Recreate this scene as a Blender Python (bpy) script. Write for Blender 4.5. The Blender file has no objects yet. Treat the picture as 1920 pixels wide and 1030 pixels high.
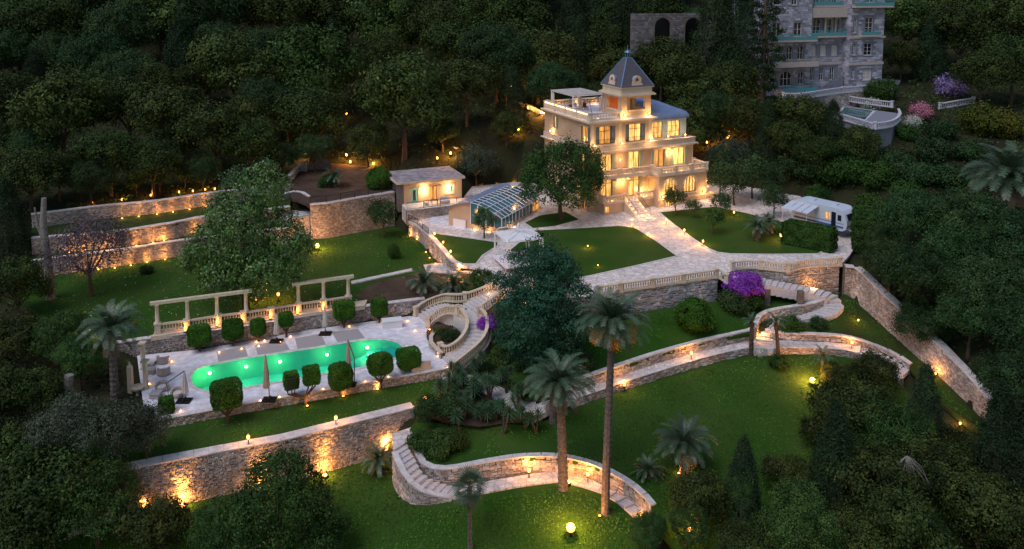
import bpy, bmesh, math, random
import numpy as np
from mathutils import Vector, Matrix
from mathutils.geometry import delaunay_2d_cdt
random.seed(7); rng = np.random.default_rng(7)
R = math.radians
S = bpy.context.scene
COL = S.collection
# ------------------------------------------------------------------ camera, sky, sun, exposure
HC, FP, PITCH, PY0 = 32.0, 1610.0, R(6.4), 130.0      # camera height, focal length and principal row in photo pixels
SP, CP = math.sin(PITCH), math.cos(PITCH)
cd = bpy.data.cameras.new('camera'); cam = bpy.data.objects.new('camera', cd); COL.objects.link(cam)
cam.location = (0, 0, HC); cam.rotation_euler = (R(90) - PITCH, 0, 0)
cd.sensor_fit = 'HORIZONTAL'; cd.sensor_width = 36; cd.lens = FP / 1920 * 36
cd.shift_y = -(515 - PY0) / 1920
cd.clip_start = .5; cd.clip_end = 3000
S.camera = cam
SUN_EL, SUN_AZ = R(58), R(225)
w = bpy.data.worlds.new('World'); S.world = w; w.use_nodes = True
nt = w.node_tree; bgn = nt.nodes['Background']
sky = nt.nodes.new('ShaderNodeTexSky'); sky.sky_type = 'NISHITA'; sky.sun_disc = False
sky.sun_elevation = SUN_EL; sky.sun_rotation = SUN_AZ; sky.air_density = 1.6; sky.dust_density = .5; sky.ozone_density = 2.5
nt.links.new(sky.outputs[0], bgn.inputs[0]); bgn.inputs[1].default_value = 0.027
sl = bpy.data.lights.new('sun', 'SUN'); sl.energy = 0.62; sl.angle = R(38); sl.color = (.97, .91, .98)
so = bpy.data.objects.new('sun', sl); COL.objects.link(so)
so.rotation_euler = Vector((math.sin(SUN_AZ) * math.cos(SUN_EL), math.cos(SUN_AZ) * math.cos(SUN_EL), math.sin(SUN_EL))).to_track_quat('Z', 'Y').to_euler()
S.view_settings.view_transform = 'Standard'; S.view_settings.look = 'None'
S.view_settings.exposure = 1.55; S.view_settings.gamma = 1; S.view_settings.use_curve_mapping = False
S.render.engine = 'CYCLES'
S.cycles.max_bounces = 4; S.cycles.diffuse_bounces = 2; S.cycles.glossy_bounces = 2; S.cycles.transmission_bounces = 3; S.cycles.transparent_max_bounces = 6
S.cycles.sample_clamp_indirect = 3.0; S.cycles.caustics_reflective = False; S.cycles.caustics_refractive = False
S.cycles.use_denoising = True
WARM = (1.0, .40, .085)

# ------------------------------------------------------------------ photo pixel <-> world
def ray(px, py): return (px - 960, FP * CP + (PY0 - py) * SP, -FP * SP + (PY0 - py) * CP)
def P(px, py, z):                                 # the point at height z seen at that pixel
    d = ray(px, py); t = (z - HC) / d[2]
    return Vector((d[0] * t, d[1] * t, z))
def D(px, py, Y):                                 # the point at distance Y seen at that pixel
    d = ray(px, py); t = Y / d[1]
    return Vector((d[0] * t, Y, HC + d[2] * t))
def ZV(Y, py):                                    # the height seen at image row py at distance Y
    d = ray(0, py); return HC + Y * d[2] / d[1]
def proj(p):
    x, y, z = p[0], p[1], p[2] - HC
    dep = y * CP - z * SP; up = y * SP + z * CP
    return 960 + FP * x / dep, PY0 - FP * up / dep

# ------------------------------------------------------------------ objects
def tag(o, label=None, cat=None, group=None, kind=None):
    if label: o['label'] = label
    if cat: o['category'] = cat
    if group: o['group'] = group
    if kind: o['kind'] = kind
    return o
def thing(name, label, cat, loc=(0, 0, 0), rz=0, group=None):
    o = bpy.data.objects.new(name, None); COL.objects.link(o)
    o.location = loc; o.rotation_euler = (0, 0, rz); o.empty_display_size = .3
    return tag(o, label, cat, group)
def link(name, me, parent=None, loc=None, rot=None, scale=None):
    o = bpy.data.objects.new(name, me); COL.objects.link(o)
    if parent is not None: o.parent = parent
    if loc is not None: o.location = loc
    if rot is not None: o.rotation_euler = rot
    if scale is not None: o.scale = scale if hasattr(scale, '__len__') else (scale,) * 3
    return o
def copy_tree(o, parent=None):
    c = o.copy(); COL.objects.link(c)
    if parent is not None: c.parent = parent
    for ch in list(o.children): copy_tree(ch, c)
    return c
class MB:                                          # collects shapes for ONE mesh
    def __init__(s): s.v = []; s.f = []
    def add(s, vs, fs):
        n = len(s.v); s.v += [tuple(v) for v in vs]; s.f += [tuple(i + n for i in f) for f in fs]; return s
    def box(s, c, d, rz=0):
        hx, hy, hz = d[0] / 2, d[1] / 2, d[2] / 2; ca, sa = math.cos(rz), math.sin(rz)
        vs = []
        for z in (-hz, hz):
            for x, y in ((-hx, -hy), (hx, -hy), (hx, hy), (-hx, hy)):
                vs.append((c[0] + x * ca - y * sa, c[1] + x * sa + y * ca, c[2] + z))
        return s.add(vs, [(3, 2, 1, 0), (4, 5, 6, 7), (0, 1, 5, 4), (1, 2, 6, 5), (2, 3, 7, 6), (3, 0, 4, 7)])
    def b2(s, x0, x1, y0, y1, z0, z1): return s.box(((x0 + x1) / 2, (y0 + y1) / 2, (z0 + z1) / 2), (x1 - x0, y1 - y0, z1 - z0))
    def prism(s, poly, z0, z1):                    # poly of (x,y[,z]); z0,z1 numbers or lists
        n = len(poly)
        a = z0 if hasattr(z0, '__len__') else [z0] * n; b = z1 if hasattr(z1, '__len__') else [z1] * n
        ar = sum(poly[i][0] * poly[(i + 1) % n][1] - poly[(i + 1) % n][0] * poly[i][1] for i in range(n))
        idx = list(range(n)) if ar > 0 else list(range(n))[::-1]
        vs = [(poly[i][0], poly[i][1], a[i]) for i in idx] + [(poly[i][0], poly[i][1], b[i]) for i in idx]
        return s.add(vs, [tuple(range(n))[::-1], tuple(range(n, 2 * n))] + [(i, (i + 1) % n, n + (i + 1) % n, n + i) for i in range(n)])
    def tube(s, pts, r, n=6, caps=True):
        pts = [Vector(p) for p in pts]; m = len(pts)
        rs = r if hasattr(r, '__len__') else [r] * m
        vs = []; fs = []
        for i, p in enumerate(pts):
            t = (pts[min(i + 1, m - 1)] - pts[max(i - 1, 0)]).normalized()
            a = t.cross(Vector((0, 0, 1)) if abs(t.z) < .9 else Vector((1, 0, 0))).normalized(); b = t.cross(a)
            for k in range(n):
                an = 2 * math.pi * k / n; vs.append(p + a * (rs[i] * math.cos(an)) + b * (rs[i] * math.sin(an)))
        for i in range(m - 1):
            for k in range(n):
                k2 = (k + 1) % n; fs.append((i * n + k, i * n + k2, (i + 1) * n + k2, (i + 1) * n + k))
        if caps: fs += [tuple(range(n)), tuple(range((m - 1) * n, m * n))[::-1]]
        return s.add(vs, fs)
    def lathe(s, prof, n=8, c=(0, 0, 0)):          # prof of (r, z)
        vs = []; fs = []
        for r, z in prof:
            for k in range(n):
                an = 2 * math.pi * k / n; vs.append((c[0] + r * math.cos(an), c[1] + r * math.sin(an), c[2] + z))
        m = len(prof)
        for i in range(m - 1):
            for k in range(n):
                k2 = (k + 1) % n; fs.append((i * n + k, i * n + k2, (i + 1) * n + k2, (i + 1) * n + k))
        fs += [tuple(range(n))[::-1], tuple(range((m - 1) * n, m * n))]
        return s.add(vs, fs)
    def mesh(s, name, mat, smooth=False):
        me = bpy.data.meshes.new(name); me.from_pydata(s.v, [], s.f); me.update()
        bm = bmesh.new(); bm.from_mesh(me); bmesh.ops.recalc_face_normals(bm, faces=bm.faces); bm.to_mesh(me); bm.free()
        if mat is not None: me.materials.append(mat)
        if smooth: me.polygons.foreach_set('use_smooth', [True] * len(me.polygons))
        return me
    def build(s, name, mat, parent=None, smooth=False, loc=None):
        return link(name, s.mesh(name, mat, smooth), parent, loc)
def xf(pts, m): return [m @ Vector(p) for p in pts]
def spline(pts, n=6, closed=False):
    pts = [Vector(p) for p in pts]; m = len(pts); out = []
    rng_ = range(m) if closed else range(m - 1)
    for i in rng_:
        if closed: a, b, c, d = pts[(i - 1) % m], pts[i], pts[(i + 1) % m], pts[(i + 2) % m]
        else: a, b, c, d = pts[max(i - 1, 0)], pts[i], pts[i + 1], pts[min(i + 2, m - 1)]
        for k in range(n):
            t = k / n
            out.append(.5 * ((2 * b) + (c - a) * t + (2 * a - 5 * b + 4 * c - d) * t * t + (3 * b - a - 3 * c + d) * t ** 3))
    if not closed: out.append(pts[-1])
    return out
def plen(pts): return sum((pts[i + 1] - pts[i]).length for i in range(len(pts) - 1))
def sample(pts, n):                                # n+1 points evenly along a polyline
    pts = [Vector(p) for p in pts]; L = [0]
    for i in range(len(pts) - 1): L.append(L[-1] + (pts[i + 1] - pts[i]).length)
    out = []; j = 0
    for k in range(n + 1):
        s = L[-1] * k / n
        while j < len(L) - 2 and L[j + 1] < s: j += 1
        t = (s - L[j]) / max(L[j + 1] - L[j], 1e-9); out.append(pts[j].lerp(pts[j + 1], min(t, 1)))
    return out

# ------------------------------------------------------------------ materials
def mat(name, col, rough=.8, metal=0, var=0, vscale=3.0, bump=0, bscale=20.0, attr=None, emit=None, estr=0, col2=None, objrand=0, spec=.3, mid=.5, detail=5):
    m = bpy.data.materials.new(name); m.use_nodes = True; t = m.node_tree; N = t.nodes; L = t.links
    b = N['Principled BSDF']; b.inputs['Roughness'].default_value = rough; b.inputs['Metallic'].default_value = metal
    b.inputs['Specular IOR Level'].default_value = spec
    b.inputs['Base Color'].default_value = (*col, 1)
    tc = N.new('ShaderNodeTexCoord'); out = None
    geo = N.new('ShaderNodeNewGeometry')
    if var or col2:
        nz = N.new('ShaderNodeTexNoise'); nz.inputs['Scale'].default_value = vscale; nz.inputs['Detail'].default_value = detail
        L.new(geo.outputs['Position'], nz.inputs['Vector'])
        cr = N.new('ShaderNodeValToRGB'); cr.color_ramp.elements[0].position = mid - .2; cr.color_ramp.elements[1].position = mid + .2
        c2 = col2 or tuple(c * (1 + var) for c in col); c1 = col if col2 else tuple(c * (1 - var) for c in col)
        cr.color_ramp.elements[0].color = (*c1, 1); cr.color_ramp.elements[1].color = (*c2, 1)
        L.new(nz.outputs['Fac'], cr.inputs[0]); out = cr.outputs[0]
    if attr:
        a = N.new('ShaderNodeAttribute'); a.attribute_name = attr
        mx = N.new('ShaderNodeMix'); mx.data_type = 'RGBA'; mx.blend_type = 'MULTIPLY'; mx.inputs[0].default_value = 1
        if out: L.new(out, mx.inputs[6])
        else: mx.inputs[6].default_value = (*col, 1)
        L.new(a.outputs['Color'], mx.inputs[7]); out = mx.outputs[2]
    if objrand:
        oi = N.new('ShaderNodeObjectInfo'); mr = N.new('ShaderNodeMapRange')
        mr.inputs[3].default_value = 1 - objrand; mr.inputs[4].default_value = 1 + objrand
        L.new(oi.outputs['Random'], mr.inputs[0])
        hs = N.new('ShaderNodeHueSaturation'); L.new(mr.outputs[0], hs.inputs['Value'])
        m2 = N.new('ShaderNodeMapRange'); m2.inputs[3].default_value = .5 - objrand * .08; m2.inputs[4].default_value = .5 + objrand * .08
        ml = N.new('ShaderNodeMath'); ml.operation = 'FRACT'; mm = N.new('ShaderNodeMath'); mm.operation = 'MULTIPLY'; mm.inputs[1].default_value = 7.31
        L.new(oi.outputs['Random'], mm.inputs[0]); L.new(mm.outputs[0], ml.inputs[0]); L.new(ml.outputs[0], m2.inputs[0]); L.new(m2.outputs[0], hs.inputs['Hue'])
        if out: L.new(out, hs.inputs['Color'])
        else: hs.inputs['Color'].default_value = (*col, 1)
        out = hs.outputs[0]
    if out: L.new(out, b.inputs['Base Color'])
    if bump:
        n2 = N.new('ShaderNodeTexNoise'); n2.inputs['Scale'].default_value = bscale; n2.inputs['Detail'].default_value = 4
        L.new(geo.outputs['Position'], n2.inputs['Vector'])
        bp = N.new('ShaderNodeBump'); bp.inputs['Strength'].default_value = 1; bp.inputs['Distance'].default_value = bump
        L.new(n2.outputs['Fac'], bp.inputs['Height']); L.new(bp.outputs[0], b.inputs['Normal'])
    if emit:
        b.inputs['Emission Color'].default_value = (*emit, 1); b.inputs['Emission Strength'].default_value = estr
    return m
def slab_mat(name, ca, cb, scale, joint=.5, bump=.02, rough=.75):   # irregular flagstones
    m = mat(name, ca, rough); t = m.node_tree; N = t.nodes; L = t.links; b = N['Principled BSDF']
    geo = N.new('ShaderNodeNewGeometry')
    v = N.new('ShaderNodeTexVoronoi'); v.inputs['Scale'].default_value = scale; v.distance = 'CHEBYCHEV'
    v2 = N.new('ShaderNodeTexVoronoi'); v2.feature = 'DISTANCE_TO_EDGE'; v2.inputs['Scale'].default_value = scale
    for q in (v, v2): L.new(geo.outputs['Position'], q.inputs['Vector']); q.voronoi_dimensions = '2D'
    v.distance = 'EUCLIDEAN'
    sep = N.new('ShaderNodeSeparateColor'); L.new(v.outputs['Color'], sep.inputs[0])
    cr = N.new('ShaderNodeValToRGB'); cr.color_ramp.elements[0].color = (*ca, 1); cr.color_ramp.elements[1].color = (*cb, 1)
    L.new(sep.outputs[0], cr.inputs[0])
    jr = N.new('ShaderNodeMapRange'); jr.inputs[1].default_value = 0; jr.inputs[2].default_value = .06; jr.inputs[3].default_value = joint; jr.inputs[4].default_value = 1
    L.new(v2.outputs[0], jr.inputs[0])
    nz = N.new('ShaderNodeTexNoise'); nz.inputs['Scale'].default_value = 1.3; nz.inputs['Detail'].default_value = 6; L.new(geo.outputs['Position'], nz.inputs['Vector'])
    nr = N.new('ShaderNodeMapRange'); nr.inputs[1].default_value = .3; nr.inputs[2].default_value = .7; nr.inputs[3].default_value = .78; nr.inputs[4].default_value = 1.12; L.new(nz.outputs[0], nr.inputs[0])
    mu = N.new('ShaderNodeMath'); mu.operation = 'MULTIPLY'; L.new(jr.outputs[0], mu.inputs[0]); L.new(nr.outputs[0], mu.inputs[1])
    mx = N.new('ShaderNodeMix'); mx.data_type = 'RGBA'; mx.blend_type = 'MULTIPLY'; mx.inputs[0].default_value = 1
    L.new(cr.outputs[0], mx.inputs[6]); L.new(mu.outputs[0], mx.inputs[7]); L.new(mx.outputs[2], b.inputs['Base Color'])
    bp = N.new('ShaderNodeBump'); bp.inputs['Distance'].default_value = bump; L.new(jr.outputs[0], bp.inputs['Height']); L.new(bp.outputs[0], b.inputs['Normal'])
    return m
M = {}
M['mortar'] = mat('mortar', (.15, .13, .12), .95, var=.3, bump=.03)
M['stone'] = mat('wall_stone', (.43, .37, .33), .9, var=.25, vscale=.5, attr='shade', bump=.02, bscale=14)
M['stone_grey'] = mat('grey_wall_stone', (.44, .41, .41), .9, var=.25, vscale=.5, attr='shade', bump=.02, bscale=14)
M['coping'] = mat('coping_stone', (.60, .55, .53), .85, var=.2, vscale=2, bump=.01)
M['cream'] = mat('cream_cast_stone', (.62, .50, .37), .75, var=.12, vscale=2.5, bump=.006, bscale=30)
M['pave'] = slab_mat('flagstone_paving', (.64, .56, .52), (.80, .72, .67), 1.3, .42)
M['pave_path'] = slab_mat('path_flagstones', (.52, .47, .45), (.72, .66, .63), 1.6, .38)
M['deck'] = slab_mat('pale_deck_stone', (.70, .66, .70), (.82, .79, .83), 2.2, .80, .01)
M['mat_stone'] = mat('grey_deck_panel', (.36, .33, .33), .8, var=.12, vscale=8)
M['grass'] = mat('lawn_grass', (.018, .066, .006), .95, var=.0, vscale=.16, col2=(.046, .120, .012), bump=.09, bscale=7, detail=9, spec=.1)
for e_ in [n_ for n_ in M['grass'].node_tree.nodes if n_.type == 'VALTORGB']:
    q_ = e_.color_ramp.elements.new(.68); q_.color = (.046, .086, .016, 1)
M['grass2'] = mat('rough_grass', (.035, .040, .012), .95, vscale=.5, col2=(.030, .070, .012), bump=.12, bscale=5, detail=9, spec=.1)
M['earth'] = mat('bare_earth', (.055, .036, .026), .95, vscale=.6, col2=(.10, .068, .05), bump=.1, bscale=6, detail=8, spec=.1)
M['hill'] = mat('forest_floor', (.022, .019, .012), .95, vscale=.3, col2=(.035, .042, .016), bump=.2, bscale=3, detail=8, spec=.1)
M['step'] = mat('step_stone', (.56, .51, .50), .8, var=.15, vscale=4, bump=.01)
M['white'] = mat('white_paint', (.78, .76, .76), .5)
M['offwhite'] = mat('off_white_fabric', (.62, .56, .52), .9, var=.08)
M['iron'] = mat('dark_iron', (.02, .02, .022), .5, .6)
M['darkwood'] = mat('dark_red_wood', (.10, .035, .03), .6)
M['bark'] = mat('bark', (.075, .052, .038), .95, var=.35, vscale=4, bump=.05, bscale=9)
M['bark_pale'] = mat('pale_bark', (.22, .20, .18), .95, var=.35, vscale=3, bump=.05, bscale=9)
M['palmbark'] = mat('palm_bark', (.13, .105, .09), .95, var=.4, vscale=5, bump=.08, bscale=6)
M['bulb'] = mat('lamp_glow', (1, .7, .4), .5, emit=(1.0, .30, .05), estr=3.2)
M['bulb_soft'] = mat('small_lamp_glow', (1, .8, .5), .5, emit=(1.0, .42, .12), estr=3.5)
# ------------------------------------------------------------------ terraces: outlines given as photo pixel + height
class Terr:
    def __init__(s, name, pts):
        s.name = name; s.pts = [P(*p) if len(p) == 3 and not isinstance(p, Vector) else Vector(p) for p in pts]
        b = []
        n = len(s.pts)
        for i in range(n):
            a, c = s.pts[i], s.pts[(i + 1) % n]; k = max(1, int((c - a).length / 2.0))
            for j in range(k): b.append(a.lerp(c, j / k))
        s.b = np.array([tuple(v) for v in b]); s.poly = np.array([(v.x, v.y) for v in s.pts])
        s.lo = s.poly.min(0); s.hi = s.poly.max(0)
    def z(s, x, y):
        x = np.atleast_1d(x); y = np.atleast_1d(y)
        d2 = (x[:, None] - s.b[None, :, 0]) ** 2 + (y[:, None] - s.b[None, :, 1]) ** 2 + 1e-4
        w_ = 1 / d2 ** 1.3
        return (w_ * s.b[None, :, 2]).sum(1) / w_.sum(1)
    def inside(s, x, y):
        x = np.atleast_1d(x); y = np.atleast_1d(y); c = np.zeros(len(x), bool); n = len(s.poly)
        for i in range(n):
            x1, y1 = s.poly[i]; x2, y2 = s.poly[(i + 1) % n]
            if y1 == y2: continue
            m = ((y1 > y) != (y2 > y)) & (x < (x2 - x1) * (y - y1) / (y2 - y1) + x1); c ^= m
        return c
TER = {}
def terr(name, pts): TER[name] = Terr(name, pts); return TER[name]
def wz(line, dz=0, z=None): return [Vector((p.x, p.y, (p.z if z is None else z) + dz)) for p in line]
# shared lines
POOL_BACK = [P(257, 667, -4.5), P(380, 655, -4.5), P(580, 619, -4.5), P(767, 593, -4.5)]
POOL_FRONT = [P(273, 794, -4.5), P(329, 783, -4.5), P(454, 759, -4.5), P(583, 737, -4.5), P(706, 715, -4.5), P(811, 697, -4.5), P(852, 689, -4.5)]
A_TOP = [P(120, 904, -5.4), P(225, 885, -5.4), P(300, 870, -5.4), P(536, 826, -5.4), P(723, 779, -5.4), P(777, 766, -5.4)]
C_TOP = [P(766, 416, -.8), P(781, 423, -.8), P(803, 442, -.8), P(816, 456, -.8), P(833, 475, -.85), P(846, 491, -.9), P(860, 497, -.9)]
C_TOP = [C_TOP[0]] + [Vector(v) for v in C_TOP[1:]]
W1 = [P(935, 558, -1.2), P(1010, 562, -.8), P(1100, 557, -.5), P(1163, 548, -.2), P(1346, 521, 0)]
W2 = [P(1374, 507, 0), P(1400, 504, .1), P(1427, 505, .1), P(1477, 510, .1), P(1509, 503, .15), P(1574, 499, .2)]
B_BASE = [P(545, 455, -2.5), P(583, 449, -2.5), P(618, 446, -2.5), P(683, 434, -2.6), P(741, 423, -2.6)]
D3 = [P(60, 522, -2.4), P(160, 508, -2.4), P(243, 497, -2.4), P(330, 482, -2.4), P(545, 455, -2.4)]
D2 = [P(60, 478, -.5), P(234, 463, -.5), P(333, 446, -.5), P(376, 436, -.5), P(545, 415, -.5)]
D1 = [P(60, 428, 1.4), P(196, 410, 1.4), P(295, 401, 1.4), P(394, 385, 1.4), P(545, 368, 1.4)]
UP_IN = [P(985, 765, -5.7), P(1070, 738, -5.6), P(1150, 710, -5.5), P(1227, 684, -5.3), P(1300, 663, -5.1), P(1352, 651, -4.9), P(1405, 639, -4.8)]
UP_OUT = [P(1000, 785, -5.7), P(1070, 752, -5.6), P(1150, 725, -5.5), P(1227, 700, -5.3), P(1300, 678, -5.1), P(1352, 664, -4.9), P(1410, 652, -4.8)]
RB_IN = [P(1445, 638, -4.8), P(1500, 641, -4.9), P(1560, 643, -5.1), P(1600, 649, -5.3), P(1640, 662, -5.9), P(1680, 680, -6.7), P(1705, 698, -7.1)]
RB_OUT = [P(1410, 652, -4.8), P(1450, 654, -4.8), P(1500, 653, -4.9), P(1560, 655, -5.1), P(1600, 661, -5.3), P(1640, 676, -5.9), P(1670, 694, -6.7), P(1690, 712, -7.1)]
BP_TOP = [P(762, 815, -6.3), P(776, 843, -6.9), P(786, 867, -7.1), P(811, 881, -7.2), P(847, 881, -7.2), P(899, 871, -7.2), P(959, 861, -7.2), P(1010, 857, -7.2), P(1058, 860, -7.2), P(1098, 869, -7.3), P(1130, 881, -7.4), P(1170, 903, -7.6), P(1201, 926, -7.9), P(1221, 950, -8.1)]
BP_IN = [P(859, 915, -8.5), P(899, 906, -8.5), P(939, 899, -8.5), P(1010, 888, -8.5), P(1046, 886, -8.5), P(1098, 897, -8.5), P(1138, 915, -8.6), P(1178, 936, -8.9), P(1206, 962, -9.3)]
BP_OUT = [P(845, 937, -8.5), P(919, 923, -8.5), P(979, 912, -8.5), P(1042, 904, -8.5), P(1082, 910, -8.5), P(1126, 924, -8.6), P(1158, 943, -8.9), P(1186, 968, -9.3)]
E_BASE = [P(1583, 551, -2.8), P(1600, 562, -3.5), P(1640, 597, -4.4), P(1700, 652, -5.5), P(1760, 705, -6.8), P(1817, 760, -8.0), P(1850, 795, -8.6)]

terr('plateau', wz(W1) + wz(W2) + [P(1592, 480, .3), P(1625, 430, .6), P(1620, 395, 1.0), P(1500, 368, 1.2), P(1400, 350, 1.2), P(1320, 335, .6), P(1100, 335, .5), P(1010, 345, .4), P(970, 341, .2), P(885, 350, .1), P(868, 372, -.2), P(831, 396, -.6), P(768, 407, -.8)]
     + C_TOP + [P(900, 503, -1.0), P(903, 520, -1.1), P(912, 537, -1.2)])
terr('upper_lawn', [P(218, 645, -3.1), P(283, 635, -3.1), P(465, 612, -3.1), P(553, 597, -3.1), P(683, 575, -3.1), P(797, 560, -3.0), P(850, 551, -2.9), P(893, 540, -2.0), P(903, 521, -1.5), P(885, 510, -1.5), P(862, 505, -2.0), P(835, 500, -2.4), P(821, 494, -2.6), P(805, 478, -2.6), P(792, 458, -2.6), P(765, 436, -2.6)]
     + wz(B_BASE[::-1]) + wz(D3[::-1][1:], z=-2.4) + [P(40, 560, -2.6), P(100, 620, -3), P(190, 645, -3.1)])
terr('lower_terrace_bed', wz(D3, z=-.5) + wz(D2[::-1], z=-.5))
terr('middle_terrace_bed', wz(D2, z=1.4) + wz(D1[::-1], z=1.4))
terr('upper_garden', wz(B_BASE[1:], z=2.05) + [P(742, 350, 2.0), P(742, 322, 2.4), P(690, 312, 3), P(620, 306, 3.2), P(560, 318, 2.9), P(535, 345, 2.4), P(548, 372, 2.1)])
terr('pool_deck', wz(POOL_FRONT) + [P(868, 668, -4.5), P(850, 630, -4.5), P(800, 594, -4.5)] + wz(POOL_BACK[::-1]))
terr('pool_lawn', wz(A_TOP) + [P(860, 792, -5.9), P(940, 790, -5.9), P(1000, 787, -6.0), P(1002, 752, -5.5), P(960, 735, -5.4), P(915, 716, -5.3), P(875, 698, -5.25)] + wz(POOL_FRONT[::-1], z=-5.25) + [P(180, 800, -5.3), P(100, 850, -5.4)])
terr('garden_lawn', [P(870, 697, -5.1), P(900, 660, -4.6), P(918, 620, -3.5)] + [P(1000, 612, -2.9), P(1100, 598, -2.5), P(1176, 588, -2.4), P(1346, 565, -2.4), P(1372, 558, -2.4), P(1577, 549, -2.7)]
     + [P(1546, 564, -2.8), P(1527, 570, -2.9), P(1477, 578, -3.1), P(1437, 585, -3.3), P(1424, 595, -3.5), P(1420, 617, -3.8), P(1405, 626, -3.9)] + [Vector((p.x, p.y, p.z + .9)) for p in UP_IN[::-1][1:]] + [P(960, 733, -5.3), P(915, 715, -5.2)])
terr('great_lawn', [Vector((p.x, p.y, p.z - .7)) for p in UP_OUT] + [Vector((p.x, p.y, p.z - .6)) for p in RB_OUT[1:]] + [P(1760, 800, -8), P(1800, 900, -9), P(1750, 1060, -10.2), P(1300, 1070, -10), P(1240, 1000, -9)] + wz(BP_TOP[::-1]) + [P(777, 792, -6.0), P(860, 795, -6.0), P(940, 793, -6.0)])
terr('right_garden', wz(RB_IN[1:], .4) + [P(1740, 735, -7.3), P(1850, 830, -8.6)] + wz(E_BASE[::-1]) + [P(1572, 560, -2.9), P(1574, 578, -3.3), P(1550, 592, -3.7), P(1500, 602, -4.1), P(1455, 612, -4.4), P(1455, 632, -4.5)])
terr('bottom_lawn', [Vector((p.x, p.y, -9.0)) for p in A_TOP[1:5]] + [P(735, 868, -8.8), P(756, 926, -8.9), P(780, 943, -8.9), P(807, 948, -8.8)] + wz(BP_OUT, -.08) + [P(1215, 1010, -9.6), P(1230, 1090, -10.2), P(600, 1120, -11), P(60, 1120, -11.5), P(60, 960, -9.8)])

terr('path_bed', UP_IN + UP_OUT[::-1]); terr('right_path_bed', RB_IN + RB_OUT[::-1]); terr('bottom_path_bed', BP_IN + BP_OUT[::-1])
terr('bottom_stair_bed', [P(735, 838, -6.6), P(745, 880, -7.2), P(765, 905, -7.8), P(790, 925, -8.3), P(845, 938, -8.6), P(862, 914, -8.6), P(812, 898, -8.2), P(785, 870, -7.4), P(768, 830, -6.8)])
terr('pool_path_bed', [P(852, 690, -5.2), P(872, 700, -5.3), P(915, 716, -5.4), P(960, 735, -5.5), P(1002, 750, -5.7), P(1000, 790, -5.8), P(960, 780, -5.8), P(900, 735, -5.4)])
terr('mansion_terrace', [P(1460, 190, 12.4), P(1500, 187, 12.4), P(1545, 180, 12.4), P(1622, 172, 12.4), P(1672, 174, 12.4), D(1690, 150, 158), D(1460, 150, 158)])
TER['mansion_terrace'].b[:, 2] = 12.4
terr('mansion_pool_terrace', [P(1560, 218, 10.3), P(1625, 240, 10.3), P(1672, 238, 10.3), P(1687, 224, 10.3), P(1684, 212, 10.3), P(1580, 194, 10.3)])
terr('pool_pit', [P(350, 710, -4.5), P(380, 680, -4.5), P(580, 650, -4.5), P(710, 632, -4.5), P(762, 652, -4.5), P(745, 676, -4.5), P(600, 706, -4.5), P(400, 740, -4.5)]); TER['pool_pit'].b[:, 2] = -6.6
HPTS = [P(*q) for q in [(600, 295, 3.4), (450, 330, 3.0), (300, 355, 3.0), (150, 385, 3.0), (0, 405, 2.5), (40, 480, 0), (-100, 560, -3), (0, 620, -4), (60, 700, -5.2), (0, 800, -7.5), (120, 800, -5.6), (60, 960, -10), (-200, 1100, -12), (300, 1150, -12), (900, 1150, -11.5), (1300, 1150, -11.5),
    (740, 315, 3.2), (800, 300, 4), (880, 305, 3.8), (960, 290, 4.5), (1000, 250, 7.5), (900, 230, 8.5), (1340, 320, 3), (1400, 325, 3), (1330, 280, 5), (1450, 300, 5), (1450, 250, 7), (1560, 262, 6.0), (1690, 262, 7), (1690, 300, 6), (1800, 330, 6), (1800, 400, 4), (1700, 400, 3), (1650, 445, 1.2),
    (1920, 330, 8), (1920, 450, 4), (1640, 520, -.2), (1720, 580, -1.8), (1800, 660, -3.6), (1900, 620, -2), (1950, 800, -6), (1900, 950, -9), (1900, 1100, -11), (1830, 830, -7.6), (920, 640, -4)]]
HPTS += [Vector(q) for q in [(-60, 150, 7), (-110, 135, 4), (-160, 120, 2), (-100, 200, 20), (0, 162, 10), (0, 200, 21), (90, 200, 24), (60, 160, 13), (110, 150, 13), (160, 130, 8), (-180, 200, 20), (-160, 300, 48), (0, 300, 52), (160, 300, 52), (200, 200, 26), (-300, 450, 95), (0, 450, 100), (300, 450, 100), (-100, 80, -8), (90, 70, -9), (-60, 40, -14), (0, 30, -14), (60, 40, -14), (150, 60, -10), (-180, 60, -8)]]
for t_ in TER.values():
    if t_.name in ('lower_terrace_bed', 'middle_terrace_bed', 'pool_pit'): continue
    for q in t_.b[::4]: HPTS.append(Vector((q[0], q[1], q[2] - .3)))
_hp = np.array([tuple(v) for v in HPTS]); _n = len(_hp)
_A = np.sqrt(((_hp[:, None, :2] - _hp[None, :, :2]) ** 2).sum(2)) + np.eye(_n) * -2.0
_PM = np.c_[np.ones(_n), _hp[:, :2]]
_big = np.zeros((_n + 3, _n + 3)); _big[:_n, :_n] = _A; _big[:_n, _n:] = _PM; _big[_n:, :_n] = _PM.T
_sol = np.linalg.solve(_big, np.r_[_hp[:, 2], 0, 0, 0])
def rawhill(x, y):
    x = np.atleast_1d(np.asarray(x, float)); y = np.atleast_1d(np.asarray(y, float)); out = np.zeros(len(x))
    for i in range(0, len(x), 4000):
        xx, yy = x[i:i + 4000], y[i:i + 4000]
        r = np.sqrt((xx[:, None] - _hp[None, :, 0]) ** 2 + (yy[:, None] - _hp[None, :, 1]) ** 2)
        out[i:i + 4000] = r @ _sol[:_n] + _sol[_n] + _sol[_n + 1] * xx + _sol[_n + 2] * yy
    return out
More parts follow.
